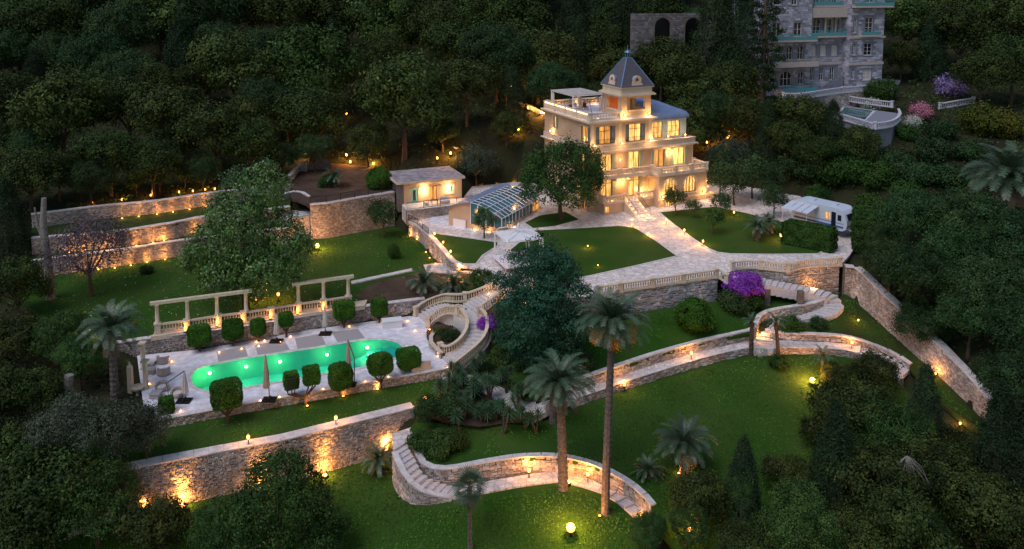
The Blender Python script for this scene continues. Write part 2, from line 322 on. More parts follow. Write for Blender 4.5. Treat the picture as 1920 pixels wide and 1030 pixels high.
def hill(x, y):                                     # hillside, sunk below every terrace
    z = rawhill(x, y); x = np.atleast_1d(x); y = np.atleast_1d(y)
    for t_ in TER.values():
        near = (x > t_.lo[0] - 2) & (x < t_.hi[0] + 2) & (y > t_.lo[1] - 2) & (y < t_.hi[1] + 2)
        if not near.any(): continue
        xs, ys = x[near], y[near]; ins = t_.inside(xs, ys)
        for dx, dy in ((1.1, 0), (-1.1, 0), (0, 1.1), (0, -1.1)): ins |= t_.inside(xs + dx, ys + dy)
        zz = z[near]; tz = t_.z(xs, ys) - .5; zz = np.where(ins, np.minimum(zz, tz), zz); z[near] = zz
    return z
def surf(x, y):
    best = None
    for t_ in TER.values():
        if t_.inside(x, y)[0]:
            q = float(t_.z(x, y)[0]); best = q if best is None else max(best, q)
    return best if best is not None else float(hill(x, y)[0])
def G(px, py, sink=0.0):                            # the ground seen at that photo pixel
    d = np.array(ray(px, py)); Ys = np.arange(45, 420, .5); T = Ys / d[1]
    X = d[0] * T; Z = HC + d[2] * T
    hz = hill(X, Ys)
    for t_ in TER.values():
        ins = t_.inside(X, Ys)
        if ins.any(): hz[ins] = np.maximum(hz[ins], t_.z(X[ins], Ys[ins]))
    below = Z <= hz
    i = int(np.argmax(below)) if below.any() else len(Ys) - 1
    if i > 0:
        a = Z[i - 1] - hz[i - 1]; b = Z[i] - hz[i]; f = a / (a - b) if a > b else 0
        f = min(max(f, 0), 1); y = Ys[i - 1] + .5 * f
        if hz[i] - hz[i - 1] > .55: y = Ys[i - 1]
    else: y = Ys[0]
    x = d[0] / d[1] * y
    return Vector((x, y, surf(x, y) - sink))
# ------------------------------------------------------------------ ground meshes
def tri_sheet(outline, zf, step=1.6):
    xy = [Vector((v.x, v.y)) for v in outline]; poly = Terr.__new__(Terr); poly.poly = np.array([(v.x, v.y) for v in xy])
    lo = poly.poly.min(0); hi = poly.poly.max(0)
    gx, gy = np.meshgrid(np.arange(lo[0] + .3, hi[0], step), np.arange(lo[1] + .3, hi[1], step)); gx = gx.ravel(); gy = gy.ravel()
    m = poly.inside(gx, gy)
    pts = xy + [Vector((a, b)) for a, b in zip(gx[m], gy[m])]
    v, e, f, _, _, _ = delaunay_2d_cdt(pts, [], [list(range(len(xy)))], 1, 1e-4)
    zs = zf(np.array([q.x for q in v]), np.array([q.y for q in v]))
    return [(q.x, q.y, float(z)) for q, z in zip(v, zs)], [tuple(q) for q in f]
def sheet(name, outline, zf, m, kind='structure', label=None, cat=None, off=0.0, parent=None, skirt=0.0, step=1.6):
    v, f = tri_sheet(outline, zf, step); mb = MB(); mb.add([(a, b, c + off) for a, b, c in v], f)
    if skirt:
        o = [Vector((q.x, q.y, float(z) + off)) for q, z in zip(outline, zf(np.array([q.x for q in outline]), np.array([q.y for q in outline])))]
        n = len(o)
        for i in range(n):
            a, b = o[i], o[(i + 1) % n]; mb.add([a, b, b - Vector((0, 0, skirt)), a - Vector((0, 0, skirt))], [(0, 1, 2, 3)])
    o = mb.build(name, m, parent)
    for p_ in o.data.polygons:
        if p_.normal.z < -.5: o.data.flip_normals(); break
    if kind and not parent: o['kind'] = kind
    return o
T = TER
def tsheet(key, name, m, step=1.6): t_ = T[key]; return sheet(name, t_.pts, t_.z, m, skirt=.3, step=step)
tsheet('plateau', 'forecourt', M['pave'])
tsheet('upper_lawn', 'upper_lawn', M['grass'])
tsheet('lower_terrace_bed', 'lower_terrace_bed', M['grass2'])
tsheet('middle_terrace_bed', 'middle_terrace_bed', M['grass2'])
tsheet('upper_garden', 'upper_garden_ground', M['earth'])
tsheet('pool_lawn', 'pool_lawn', M['grass'])
tsheet('garden_lawn', 'garden_lawn', M['grass'])
tsheet('great_lawn', 'great_lawn', M['grass'])
tsheet('right_garden', 'right_garden_ground', M['grass2'])
tsheet('bottom_lawn', 'bottom_lawn', M['grass'])
def grid_ground():
    xs = np.r_[np.arange(-320, -80, 8), np.arange(-80, 72, 1.3), np.arange(72, 321, 8)]
    ys = np.r_[np.arange(8, 44, 6), np.arange(44, 150, 1.3), np.arange(150, 480, 7)]
    gx, gy = np.meshgrid(xs, ys); z = hill(gx.ravel(), gy.ravel())
    nx, ny = len(xs), len(ys); vs = np.c_[gx.ravel(), gy.ravel(), z]
    i = np.arange(nx * ny).reshape(ny, nx); f = np.stack([i[:-1, :-1], i[:-1, 1:], i[1:, 1:], i[1:, :-1]], -1).reshape(-1, 4)
    me = bpy.data.meshes.new('hillside'); me.from_pydata([tuple(q) for q in vs.tolist()], [], f.tolist()); me.materials.append(M['hill'])
    me.polygons.foreach_set('use_smooth', [True] * len(me.polygons))
    tag(link('hillside', me), kind='structure')
grid_ground()
# overlays on the plateau and elsewhere
def overlay(name, pix, key, m, off=.05, sp=0, skirt=.12, kerb=None):
    t_ = T[key]; pts = []
    for p in pix:
        q = P(p[0], p[1], t_.b[:, 2].mean())
        for _ in range(3): q = P(p[0], p[1], float(t_.z(q.x, q.y)[0]))
        pts.append(q)
    if sp: pts = spline(pts, sp, True)
    o = sheet(name, pts, t_.z, m, off=off, skirt=skirt)
    if kerb:
        n = len(pts); c = sum((Vector((q.x, q.y)) for q in pts), Vector((0, 0))) / n; mb = MB(); 
        qs = [Vector((q.x, q.y, float(t_.z(q.x, q.y)[0]) + off + .03)) for q in pts]
        for i in range(n):
            a, b = qs[i], qs[(i + 1) % n]; d = (b - a); 
            if d.length < 1e-3: continue
            nn = Vector((-d.y, d.x, 0)).normalized() * .11; z_ = Vector((0, 0, .14))
            mb.add([a - nn, b - nn, b + nn, a + nn, a - nn - z_, b - nn - z_, b + nn - z_, a + nn - z_], [(0, 1, 2, 3), (0, 4, 5, 1), (2, 6, 7, 3)])
        tag(mb.build(kerb, M['coping']), kind='structure')
    return pts
overlay('front_lawn', [(1000, 433), (1096, 428), (1160, 424), (1190, 427), (1230, 452), (1270, 481), (1190, 500), (1103, 519), (1040, 530), (985, 520), (955, 470)], 'plateau', M['grass'], kerb='front_lawn_kerb')
overlay('solarium_lawn', [(775, 419), (800, 436), (870, 446), (934, 455), (935, 461), (905, 480), (893, 496), (862, 496), (848, 490), (835, 475), (818, 456), (804, 441)], 'plateau', M['grass'], kerb='solarium_lawn_kerb')
overlay('east_lawn', [(1236, 399), (1262, 421), (1300, 449), (1328, 467), (1345, 474), (1370, 477), (1450, 478), (1535, 477), (1545, 470), (1548, 452), (1480, 420), (1400, 400), (1340, 388), (1290, 393)], 'plateau', M['grass'], kerb='east_lawn_kerb')
overlay('tree_bed', [(1012, 405), (1060, 398), (1085, 412), (1040, 424), (1000, 428), (985, 418)], 'plateau', M['grass'])
overlay('planting_bed', [(665, 556), (700, 530), (790, 512), (830, 514), (870, 514), (898, 523), (888, 538), (850, 549), (797, 558), (700, 571)], 'upper_lawn', M['earth'], off=.04, skirt=.08)
overlay('garden_walk', [(794, 498), (822, 495), (857, 499), (896, 504), (900, 519), (870, 512), (830, 513), (800, 512)], 'upper_lawn', M['pave_path'], off=.10, skirt=.2)
overlay('lawn_edging_path', [(658, 529), (720, 516), (772, 505), (775, 509), (722, 520), (660, 534)], 'upper_lawn', M['coping'], off=.12, skirt=.2)
overlay('yucca_bed', [(800, 780), (830, 745), (880, 725), (930, 745), (985, 770), (985, 788), (900, 800), (830, 792)], 'pool_lawn', M['earth'], off=.04, skirt=.08)
overlay('pool_path', [(813, 700), (845, 692), (872, 697), (915, 714), (960, 733), (1000, 748), (1003, 772), (985, 780), (930, 752), (890, 728), (855, 716), (826, 711)], 'pool_lawn', M['pave_path'], off=.06, sp=3)
def ribbon(name, a, b, m, n=40, off=.05, kind='structure', skirt=.5):
    A = sample(spline(a, 6), n); B = sample(spline(b, 6), n); mb = MB(); z_ = Vector((0, 0, 1))
    vs = []; fs = []
    for p, q in zip(A, B): vs += [p + z_ * off, q + z_ * off, p + z_ * (off - skirt), q + z_ * (off - skirt)]
    for i in range(n): k = i * 4; fs += [(k, k + 1, k + 5, k + 4), (k, k + 4, k + 6, k + 2), (k + 1, k + 3, k + 7, k + 5)]
    mb.add(vs, fs); return tag(mb.build(name, m), kind=kind)
ribbon('garden_path', UP_IN, UP_OUT, M['pave_path'])
ribbon('right_path', RB_IN, RB_OUT[1:], M['pave_path'])
ribbon('bottom_path', BP_IN[:7], BP_OUT[:6], M['pave_path'])
# junction slab between the three paths
tag(MB().prism([(p.x, p.y) for p in [P(1403, 638, -4.8), P(1410, 654, -4.8), P(1452, 656, -4.8), P(1452, 636, -4.8), P(1440, 628, -4.8), P(1424, 628, -4.8)]], -5.6, -4.73).build('path_junction', M['pave_path']), kind='structure')
# ------------------------------------------------------------------ dry stone walls
def resample_z(line, step=.6):
    L = plen([Vector(p) for p in line]); return sample(line, max(2, int(L / step)))
def stone_wall(name, label, top, zb, thick=.5, sm='stone', coping=True, cop_h=.12, cop_w=None, row=.16, slen=.22, smooth=0, both=False, back=None, cop_m='coping', group=None, kindwall='wall'):
    """top: points along the visible face's top edge; zb: height of the foot (number or one per point); thickness goes away from the camera"""
    top = [Vector(p) for p in top]; zb = list(zb) if hasattr(zb, '__len__') else [zb] * len(top)
    base = [Vector((p.x, p.y, z)) for p, z in zip(top, zb)]
    if smooth: top = spline(top, smooth); base = spline(base, smooth)
    n = max(2, int(plen(top) / .8)); 
    Tp = sample(top, n)
    # matching feet: interpolate by arclength of the top
    cum = [0]
    for i in range(len(top) - 1): cum.append(cum[-1] + (top[i + 1] - top[i]).length)
    bz = np.interp(np.linspace(0, cum[-1], n + 1), cum, [b.z for b in base])
    nor = []
    for i in range(n + 1):
        d = Tp[min(i + 1, n)] - Tp[max(i - 1, 0)]; q = Vector((-d.y, d.x, 0)).normalized(); nor.append(q)
    cen = Tp[n // 2]; s_ = 1 if nor[n // 2].dot(Vector((-cen.x, -cen.y, 0))) > 0 else -1
    if back: s_ = -s_
    nor = [q * s_ for q in nor]                      # towards the camera
    root = thing(name, label, kindwall, (0, 0, 0), 0, group)
    core = MB(); vs = []; fs = []
    for i in range(n + 1):
        a = Tp[i]; b = a - nor[i] * thick
        vs += [(a.x, a.y, bz[i] - .5), (a.x, a.y, a.z), (b.x, b.y, a.z), (b.x, b.y, bz[i] - .5)]
    for i in range(n):
        k = i * 4
        for j in range(4): fs.append((k + j, k + (j + 1) % 4, k + 4 + (j + 1) % 4, k + 4 + j))
    fs += [(0, 1, 2, 3), (n * 4, n * 4 + 3, n * 4 + 2, n * 4 + 1)]
    core.add(vs, fs); core.build('core', M['mortar'], root)
    # stones: rows of uneven blocks standing proud of the core
    cumT = [0]
    for i in range(n): cumT.append(cumT[-1] + (Tp[i + 1] - Tp[i]).length)
    Ltot = cumT[-1]; Tx = [p.x for p in Tp]; Ty = [p.y for p in Tp]; Tz = [p.z for p in Tp]; Nx = [q.x for q in nor]; Ny = [q.y for q in nor]
    hmax = max(t - b for t, b in zip(Tz, bz)) + .2; nr = max(2, round(hmax / row))
    V = []; F = []; C = []
    def at(s, f, out):
        x = np.interp(s, cumT, Tx); y = np.interp(s, cumT, Ty); nx = np.interp(s, cumT, Nx); ny = np.interp(s, cumT, Ny)
        zt = np.interp(s, cumT, Tz); zb_ = np.interp(s, cumT, bz) - .2
        return np.stack([x + nx * out, y + ny * out, zb_ + (zt - zb_) * f], -1)
    sides = [(1, 0.0)] + ([(-1, -thick)] if both else [])
    for sg, off in sides:
        S0 = []; S1 = []; F0 = []; F1 = []
        for r in range(nr):
            s = -random.uniform(0, slen)
            while s < Ltot:
                l = slen * random.uniform(.5, 1.7); a, b = max(s, 0) + .012, min(s + l, Ltot) - .012
                if b - a > .08: S0.append(a); S1.append(b); F0.append(r / nr); F1.append((r + 1) / nr)
                s += l
        S0, S1, F0, F1 = map(np.array, (S0, S1, F0, F1)); m = len(S0); g = .10 / nr
        F0 = F0 + g * rng.uniform(-3, 3.2, m); F1 = F1 - g * rng.uniform(-3, 3.2, m)
        dep = rng.uniform(.01, .085, m) * sg; ins = .025
        j = lambda: rng.uniform(-.03, .03, m)
        back4 = [at(S0, F0, off), at(S1, F0, off), at(S1, F1, off), at(S0, F1, off)]
        f_in = ins / hmax
        front4 = [at(S0 + ins + j() * .6, F0 + f_in, off + dep), at(S1 - ins + j() * .6, F0 + f_in, off + dep), at(S1 - ins + j() * .6, F1 - f_in, off + dep), at(S0 + ins + j() * .6, F1 - f_in, off + dep)]
        blk = np.stack(back4 + front4, 1).reshape(-1, 3); n0 = sum(len(v) for v in V)
        q = np.array([(4, 5, 6, 7), (0, 1, 5, 4), (1, 2, 6, 5), (2, 3, 7, 6), (3, 0, 4, 7)])
        if sg < 0: q = q[:, ::-1]
        fc = (np.arange(m)[:, None, None] * 8 + q[None]).reshape(-1, 4) + n0
        V.append(blk); F.append(fc)
        tone = rng.uniform(.6, 1.3, m) * (1 + .22 * np.sin(S0 * .7 + F0 * 3) * np.cos(S0 * .23)); warm = rng.uniform(-.10, .10, m)
        c = np.stack([tone * (1 + warm), tone, tone * (1 - warm), np.ones(m)], -1); C.append(np.repeat(c, 8, 0))
    V = np.concatenate(V); F = np.concatenate(F); C = np.concatenate(C)
    me = bpy.data.meshes.new('stones'); me.from_pydata(V.tolist(), [], F.tolist()); me.materials.append(M[sm])
    ca = me.color_attributes.new('shade', 'FLOAT_COLOR', 'POINT'); ca.data.foreach_set('color', C.ravel().astype(np.float32))
    # orientation towards the camera side
    p0 = me.polygons[0]
    if (p0.normal.x * nor[0].x + p0.normal.y * nor[0].y) < 0: me.flip_normals()
    tag(link('stones', me, root), kind='stuff')
    if coping:
        w_ = cop_w or thick + .14; k = max(1, int(Ltot / 1.1)); pc = sample(Tp, k); m0 = MB()
        for i in range(k):
            a, b = pc[i], pc[i + 1]; d = (b - a); 
            q = Vector((-d.y, d.x, 0)).normalized()
            if q.dot(nor[min(int(i / k * n), n)]) < 0: q = -q
            e = d.normalized() * .008; f_, g_ = q * .07, -q * (w_ - .07); up = Vector((0, 0, cop_h * random.uniform(.9, 1.1)))
            m0.add([a + f_ + e, b + f_ - e, b + g_ - e, a + g_ + e, a + f_ + up + e, b + f_ + up - e, b + g_ + up - e, a + g_ + up + e], [(3, 2, 1, 0), (4, 5, 6, 7), (0, 1, 5, 4), (1, 2, 6, 5), (2, 3, 7, 6), (3, 0, 4, 7)])
        tag(m0.build('coping', M[cop_m], root), kind='stuff')
    return root
def zline(line, ys):                                 # heights seen at rows ys on the verticals through line
    return [ZV(p.y, y) for p, y in zip(line, ys)]

stone_wall('retaining_wall', 'tall grey stone retaining wall below the pool lawn with lamps along its foot', wz(A_TOP, .02), [-9.6, -9.4, -9.3, -8.9, -8.8, -6.6], thick=.9, row=.17, slen=.24, cop_h=.1)
stone_wall('retaining_wall', 'low tan stone wall under the front edge of the white pool deck', wz(POOL_FRONT), -5.35, thick=.4, cop_h=.06)
stone_wall('retaining_wall', 'stone wall behind the pool deck carrying the balustrade and pergola', [P(218, 645, -3.1), P(283, 635, -3.1), P(465, 612, -3.1), P(553, 597, -3.1), P(683, 576, -3.1), P(797, 561, -3.0)], -4.6, thick=.5, cop_h=.08)
stone_wall('retaining_wall', 'high rubble stone wall below the brown upper garden and pool house', wz(B_BASE[1:], z=2.05), -2.7, thick=.6, row=.17)
stone_wall('retaining_wall', 'curving stone wall with uplights beside the solarium lawn', C_TOP, [-2.7, -2.7, -2.7, -2.7, -2.6, -2.5, -2.0], thick=.4, smooth=5, cop_w=.62)
stone_wall('retaining_wall', 'lowest of the three terrace walls above the upper lawn', wz(D3, z=-.5), -2.5, thick=.5)
stone_wall('retaining_wall', 'middle of the three terrace walls with glowing lamps before it', wz(D2, z=1.4), -.6, thick=.5)
stone_wall('retaining_wall', 'topmost of the three terrace walls at the forest edge', wz(D1, z=3.0), 1.3, thick=.5)
stone_wall('retaining_wall', 'grey squared stone wall under the forecourt balustrade beside the round bush', wz(W1, -.02), [-3.4, -2.9, -2.6, -2.4, -2.4], thick=.5, sm='stone_grey', row=.27, slen=.36, coping=False)
stone_wall('retaining_wall', 'stone wall under the curved balustrade above the ramp', wz(W2, -.02), [-.9, -1.6, -2.0, -2.6, -2.8, -2.8], thick=.5, row=.26, slen=.34, coping=False)
stone_wall('boundary_wall', 'long stone boundary wall running down the east side of the garden', [Vector((p.x, p.y, p.z + h)) for p, h in zip(E_BASE, [3.0, 3.7, 3.3, 3.1, 2.9, 2.5, 2.2])], [p.z - .1 for p in E_BASE], thick=.6, row=.17, cop_w=.9)
stone_wall('retaining_wall', 'stone wall with two uplights behind the solarium roof', [D(868, 331, 131), D(905, 325.5, 131.4), D(940, 321, 131.8), D(975, 317, 132.2)], .1, thick=.5)
stone_wall('garden_wall', 'curved parapet wall along the upper edge of the long garden path', [Vector((p.x, p.y, p.z + 1.0)) for p in UP_IN[1:]] + [P(1419, 617, -3.75), P(1423, 597, -3.35), P(1437, 586, -3.05), P(1477, 578, -2.8), P(1527, 570, -2.6), P(1546, 563, -2.4)], [p.z - .1 for p in UP_IN[1:]] + [-4.6, -4.4, -4.3, -4.1, -3.9, -3.3], thick=.35, smooth=5, both=True, row=.2, slen=.32)
stone_wall('garden_wall', 'low wall carrying the outer edge of the long garden path', wz(UP_OUT[1:], .06) , [p.z - .85 for p in UP_OUT[1:]], thick=.3, smooth=4, row=.2, slen=.32, cop_h=.06)
stone_wall('garden_wall', 'low curved wall behind the lamp on the eastern path branch', wz(RB_IN, .75), [p.z - .1 for p in RB_IN], thick=.35, smooth=4, row=.2, slen=.32)
stone_wall('garden_wall', 'low wall carrying the eastern path branch above the great lawn', wz(RB_OUT, .05), [p.z - .75 for p in RB_OUT], thick=.3, smooth=4, row=.2, slen=.32, cop_h=.06)
stone_wall('garden_wall', 'curved stone wall behind the bottom path and its steps', wz(BP_TOP, .02), [-6.9, -7.4, -7.9, -8.3, -8.55, -8.55, -8.55, -8.55, -8.55, -8.6, -8.7, -8.9, -9.2, -9.4], thick=.4, smooth=5, row=.22, slen=.34)
BS_OUT = [P(736, 852, -6.4), P(746, 878, -6.7), P(760, 901, -7.2), P(780, 920, -7.7), P(803, 931, -8.1), P(845, 938, -8.5)]
stone_wall('garden_wall', 'curved outer wall round the bottom garden steps', wz(BS_OUT, .12), [-8.9] * 6, thick=.35, smooth=5, row=.22, slen=.34)
stone_wall('garden_wall', 'short wall on the viewing platform by the big magnolia', [P(528, 368, 2.1), P(548, 360, 2.3), P(566, 362, 2.3), P(582, 374, 1.9), P(593, 384, 1.6)], .2, thick=.3, smooth=4)
stone_wall('garden_wall', 'long dim wall high in the forest', [P(1740, 155, 12), P(1800, 150, 12), P(1850, 146, 12)], 10, thick=.4)
stone_wall('garden_wall', 'stone wall at the foot of the forest behind the olive tree', [P(905, 268, 5.2), P(940, 255, 5.6), P(985, 238, 6.0)], 3.2, thick=.4)
tag(MB().prism([(p.x, p.y) for p in [P(540, 411, .4), P(588, 404, .4), P(600, 392, .4), P(560, 385, .4), P(530, 395, .4)]], -2.4, .4).build('viewing_platform', M['coping']), kind='structure')
# ------------------------------------------------------------------ balustrades
_bal = MB().lathe([(.075, 0), (.075, .04), (.045, .08), (.095, .25), (.05, .46), (.075, .52), (.075, .56)], 6).mesh('baluster', M['cream'], True)
def balustrade(name, label, line, peds=None, h=.95, smooth=0, group=None, gap=.27, ped_w=.42, plinth=.18, root=None, m='cream', cheap=False, out=0, ends=True):
    """line: points along the base; peds: indices of points that carry a pedestal"""
    line = [Vector(p) for p in line]
    if root is None: root = thing(name, label, 'balustrade', (0, 0, 0), 0, group)
    keep = [line[i] for i in (peds if peds is not None else range(len(line)))]
    pl = spline(line, smooth) if smooth else line
    n = max(1, int(plen(pl) / .5)) if smooth else 0
    pts = sample(pl, n) if smooth else pl
    def bar(w_, z0, z1):
        mb = MB(); vs = []; fs = []
        for i, p in enumerate(pts):
            d0 = (pts[i] - pts[i - 1]) if i else (pts[1] - pts[0]); d1 = (pts[i + 1] - pts[i]) if i < len(pts) - 1 else d0
            q = Vector((-(d0 + d1).y, (d0 + d1).x, 0)).normalized() * (w_ / 2)
            vs += [p + q + Vector((0, 0, z0)), p - q + Vector((0, 0, z0)), p - q + Vector((0, 0, z1)), p + q + Vector((0, 0, z1))]
        for i in range(len(pts) - 1):
            k = 4 * i
            for j in range(4): fs.append((k + j, k + (j + 1) % 4, k + 4 + (j + 1) % 4, k + 4 + j))
        e = 4 * (len(pts) - 1); fs += [(3, 2, 1, 0), (e, e + 1, e + 2, e + 3)]
        return mb.add(vs, fs)
    bar(.30, 0, plinth).build('plinth', M[m], root); bar(.34, h - .15, h).build('rail', M[m], root)
    pm = MB()
    for k in keep:
        d = min(range(len(pts)), key=lambda i: (pts[i] - k).length); a = pts[max(d - 1, 0)]; b = pts[min(d + 1, len(pts) - 1)]; rz = math.atan2((b - a).y, (b - a).x)
        pd = MB().box((0, 0, (h + .0) / 2), (ped_w, ped_w, h - .02)).box((0, 0, h + .03), (ped_w + .12, ped_w + .12, .12)).box((0, 0, .1), (ped_w + .08, ped_w + .08, .2)).mesh('pedestal', M[m]) if not hasattr(balustrade, 'pd_' + str(ped_w) + m) else getattr(balustrade, 'pd_' + str(ped_w) + m)
        setattr(balustrade, 'pd_' + str(ped_w) + m, pd)
        link('pedestal', pd, root, k + Vector((0, 0, .002)), (0, 0, rz))
    L = plen(pts); nb = int(L / gap); bp = sample(pts, nb)
    hs = (h - .15 - plinth) / .56
    if cheap:
        mb = MB()
        for p in bp[1:-1]:
            if min([(p - k).length for k in keep] or [9]) > ped_w * .75: mb.box(p + Vector((0, 0, (plinth + h - .15) / 2)), (.1, .1, h - .15 - plinth))
        tag(mb.build('baluster', M[m], root), kind='stuff')
    else:
        me = _bal if m == 'cream' else MB().lathe([(.075, 0), (.045, .08), (.095, .25), (.05, .46), (.075, .56)], 6).mesh('baluster', M[m])
        for p in bp[1:-1]:
            if min([(p - k).length for k in keep] or [9]) > ped_w * .75: link('baluster', me, root, p + Vector((0, 0, plinth)), None, (1, 1, hs))
    return root
# forecourt balustrades
b1 = [W1[2].lerp(W1[3], .4)] + [W1[3]] + [W1[3].lerp(W1[4], t) for t in (.32, .64, .98)]
balustrade('balustrade', 'straight cream balustrade on the grey wall at the forecourt edge', b1)
balustrade('balustrade', 'short cream balustrade return beside the purple bougainvillea', [W1[4] + Vector((.1, -.2, 0)), P(1362, 531, -.35)], peds=[1])
balustrade('balustrade', 'curved cream balustrade on the wall above the ramp', W2, smooth=5, peds=[0, 2, 3, 5])
# pergola terrace
pb = [P(290, 634, -3.1), P(345, 627, -3.1), P(405, 617, -3.1), P(452, 611, -3.1), P(505, 603, -3.1), P(556, 594, -3.1), P(604, 587, -3.1), P(650, 580, -3.1)]
pb = [Vector((p.x + .1, p.y + .55, p.z + .25)) for p in pb]
balustrade('balustrade', 'long cream balustrade behind the topiary trees lit by hidden lamps', pb, h=.95, ped_w=.55)
tag(MB().prism([(p.x, p.y) for p in [P(283, 636, -3.1), P(684, 577, -3.1)]] + [(p.x, p.y + 1.6) for p in [P(684, 577, -3.1), P(283, 636, -3.1)]], -3.3, -2.86).build('pergola_terrace', M['cream']), kind='structure')
def pergola(label, px0, px1, ncol):
    root = thing('pergola', label, 'pergola', (0, 0, 0), 0)
    pts = []
    for k in range(ncol):
        t = k / (ncol - 1); pts.append(px0.lerp(px1, t))
    for p in pts:
        MB().lathe([(.27, 0), (.27, .15), (.20, .2), (.17, 1.75), (.22, 1.8), (.24, 1.95)], 10, p).build('column', M['cream'], root, True)
    d = (px1 - px0).normalized(); a = px0 - d * .6 + Vector((0, 0, 1.95)); b = px1 + d * .6 + Vector((0, 0, 1.95)); q = Vector((-d.y, d.x, 0)) * .2; u = Vector((0, 0, .28))
    MB().add([a - q, b - q, b + q, a + q, a - q + u, b - q + u, b + q + u, a + q + u], [(3, 2, 1, 0), (4, 5, 6, 7), (0, 1, 5, 4), (1, 2, 6, 5), (2, 3, 7, 6), (3, 0, 4, 7)]).build('beam', M['cream'], root)
    return root
hh = Vector((0, 0, .97))
pergola('cream stone colonnade of columns and beam behind the first square topiary trees', pb[0] + hh, pb[3] + hh + (pb[4] - pb[3]) * .1, 4)
pergola('cream stone colonnade of three columns and beam behind the middle of the pool', pb[5] + hh, pb[7] + hh, 3)
# ------------------------------------------------------------------ stairs
def steps(Lp, Rp, n, m='step', parent=None, down=.9, name='step', risers=True):
    A = sample(Lp, n); B = sample(Rp, n)
    for i in range(n):
        z = max((A[i].z + B[i].z) / 2, (A[i + 1].z + B[i + 1].z) / 2)
        poly = [A[i], A[i + 1], B[i + 1], B[i]]
        o = MB().prism([(p.x, p.y) for p in poly], z - down, z + random.uniform(-.004, .004)).build(name, M[m], parent)
def center_steps(c, w_, n, **k):
    c = spline(c, 6); c = sample(c, n); L = []; Rr = []
    for i, p in enumerate(c):
        d = c[min(i + 1, n)] - c[max(i - 1, 0)]; q = Vector((-d.y, d.x, 0)).normalized() * w_ / 2; L.append(p + q); Rr.append(p - q)
    steps(L, Rr, n, **k)
st = thing('garden_staircase', 'winding stone steps and ramp from the forecourt down round the hairpin to the path', 'staircase')
center_steps([P(1432, 640, -4.75), P(1437, 612, -4.3), P(1455, 600, -4.1), P(1500, 592, -3.75), P(1545, 585, -3.3), P(1566, 573, -2.9), P(1560, 559, -2.4), P(1532, 549, -1.9), P(1500, 542, -1.5), P(1446, 532, -.9), P(1400, 522, -.3), P(1374, 515, 0)], 1.7, 34, m='step', parent=st, down=1.0)
for q in (P(1437, 575, -3.2), P(1500, 580, -3.2)): MB().b2(q.x - .3, q.x + .3, q.y - .3, q.y + .3, -3.6, -1.2).build('pier', M['mortar'], st)
st = thing('garden_staircase', 'curved pale stone steps at the right end of the tall retaining wall', 'staircase')
BL = [P(738, 838, -6.2), P(738, 850, -6.45), P(748, 876, -6.8), P(762, 900, -7.3), P(782, 918, -7.8), P(806, 929, -8.2), P(845, 938, -8.45)]
BR = [P(762, 822, -6.2), P(765, 838, -6.45), P(778, 862, -6.8), P(793, 888, -7.3), P(812, 901, -7.8), P(835, 909, -8.2), P(862, 915, -8.45)]
steps(spline(BL, 4), spline(BR, 4), 13, parent=st)
tag(MB().prism([(p.x, p.y) for p in [P(738, 838, -6.2), P(762, 822, -6.2), P(772, 800, -6.15), P(735, 812, -6.15)]], -7, -6.2).build('landing', M['pave_path'], st))
st = thing('garden_staircase', 'shallow lit steps descending the right end of the bottom path', 'staircase')
steps(BP_IN[4:], BP_OUT[3:], 9, parent=st, down=.4)
st = thing('garden_staircase', 'few shallow steps at the far end of the eastern path branch', 'staircase')
steps(wz(RB_IN[3:], .06), wz(RB_OUT[4:], .06), 8, parent=st, down=.4)
st = thing('garden_staircase', 'wide terraced stone steps behind the palm left of the pool', 'staircase')
steps([P(205, 600, -3.0), P(190, 672, -5.4)], [P(152, 612, -3.0), P(150, 672, -5.4)], 8, parent=st)
st = thing('garden_staircase', 'stone steps climbing into the forest above the brown garden', 'staircase')
steps([P(575, 318, 3.0), P(585, 288, 5.5)], [P(622, 316, 3.0), P(610, 284, 5.5)], 9, parent=st, m='mortar')
stone_wall('garden_wall', 'sloping wall beside the forest steps above the brown garden', [P(545, 330, 3.4), P(560, 312, 3.6), P(575, 300, 4.6)], 2.4, thick=.35)
# grand staircase with balustrades down to the pool deck
gs = thing('grand_staircase', 'sweeping cream stone staircase with balusters from the terrace to the pool deck', 'staircase')
TL = [P(912, 541, -1.15), P(880, 565, -2.0), P(868, 572, -2.35)]; TR = [P(936, 556, -1.15), P(908, 583, -2.0), P(896, 590, -2.35)]
steps(TL, TR, 7, parent=gs, down=1.6)
land = [P(868, 572, -2.35), P(896, 590, -2.35), P(905, 602, -2.35), P(872, 608, -2.35), P(850, 590, -2.35), P(852, 580, -2.35)]
MB().prism([(p.x, p.y) for p in land], -4.6, -2.34).build('landing', M['step'], gs)
# right flight
FL = [P(871, 605, -2.35), P(873, 622, -2.85), P(868, 640, -3.35), P(856, 655, -3.85), P(842, 663, -4.1), P(826, 668, -4.45)]
FR = [P(905, 602, -2.35), P(909, 622, -2.85), P(905, 640, -3.35), P(893, 657, -3.85), P(872, 674, -4.1), P(848, 692, -4.45)]
steps(spline(FL, 4), spline(FR, 4), 12, parent=gs, down=1.4)
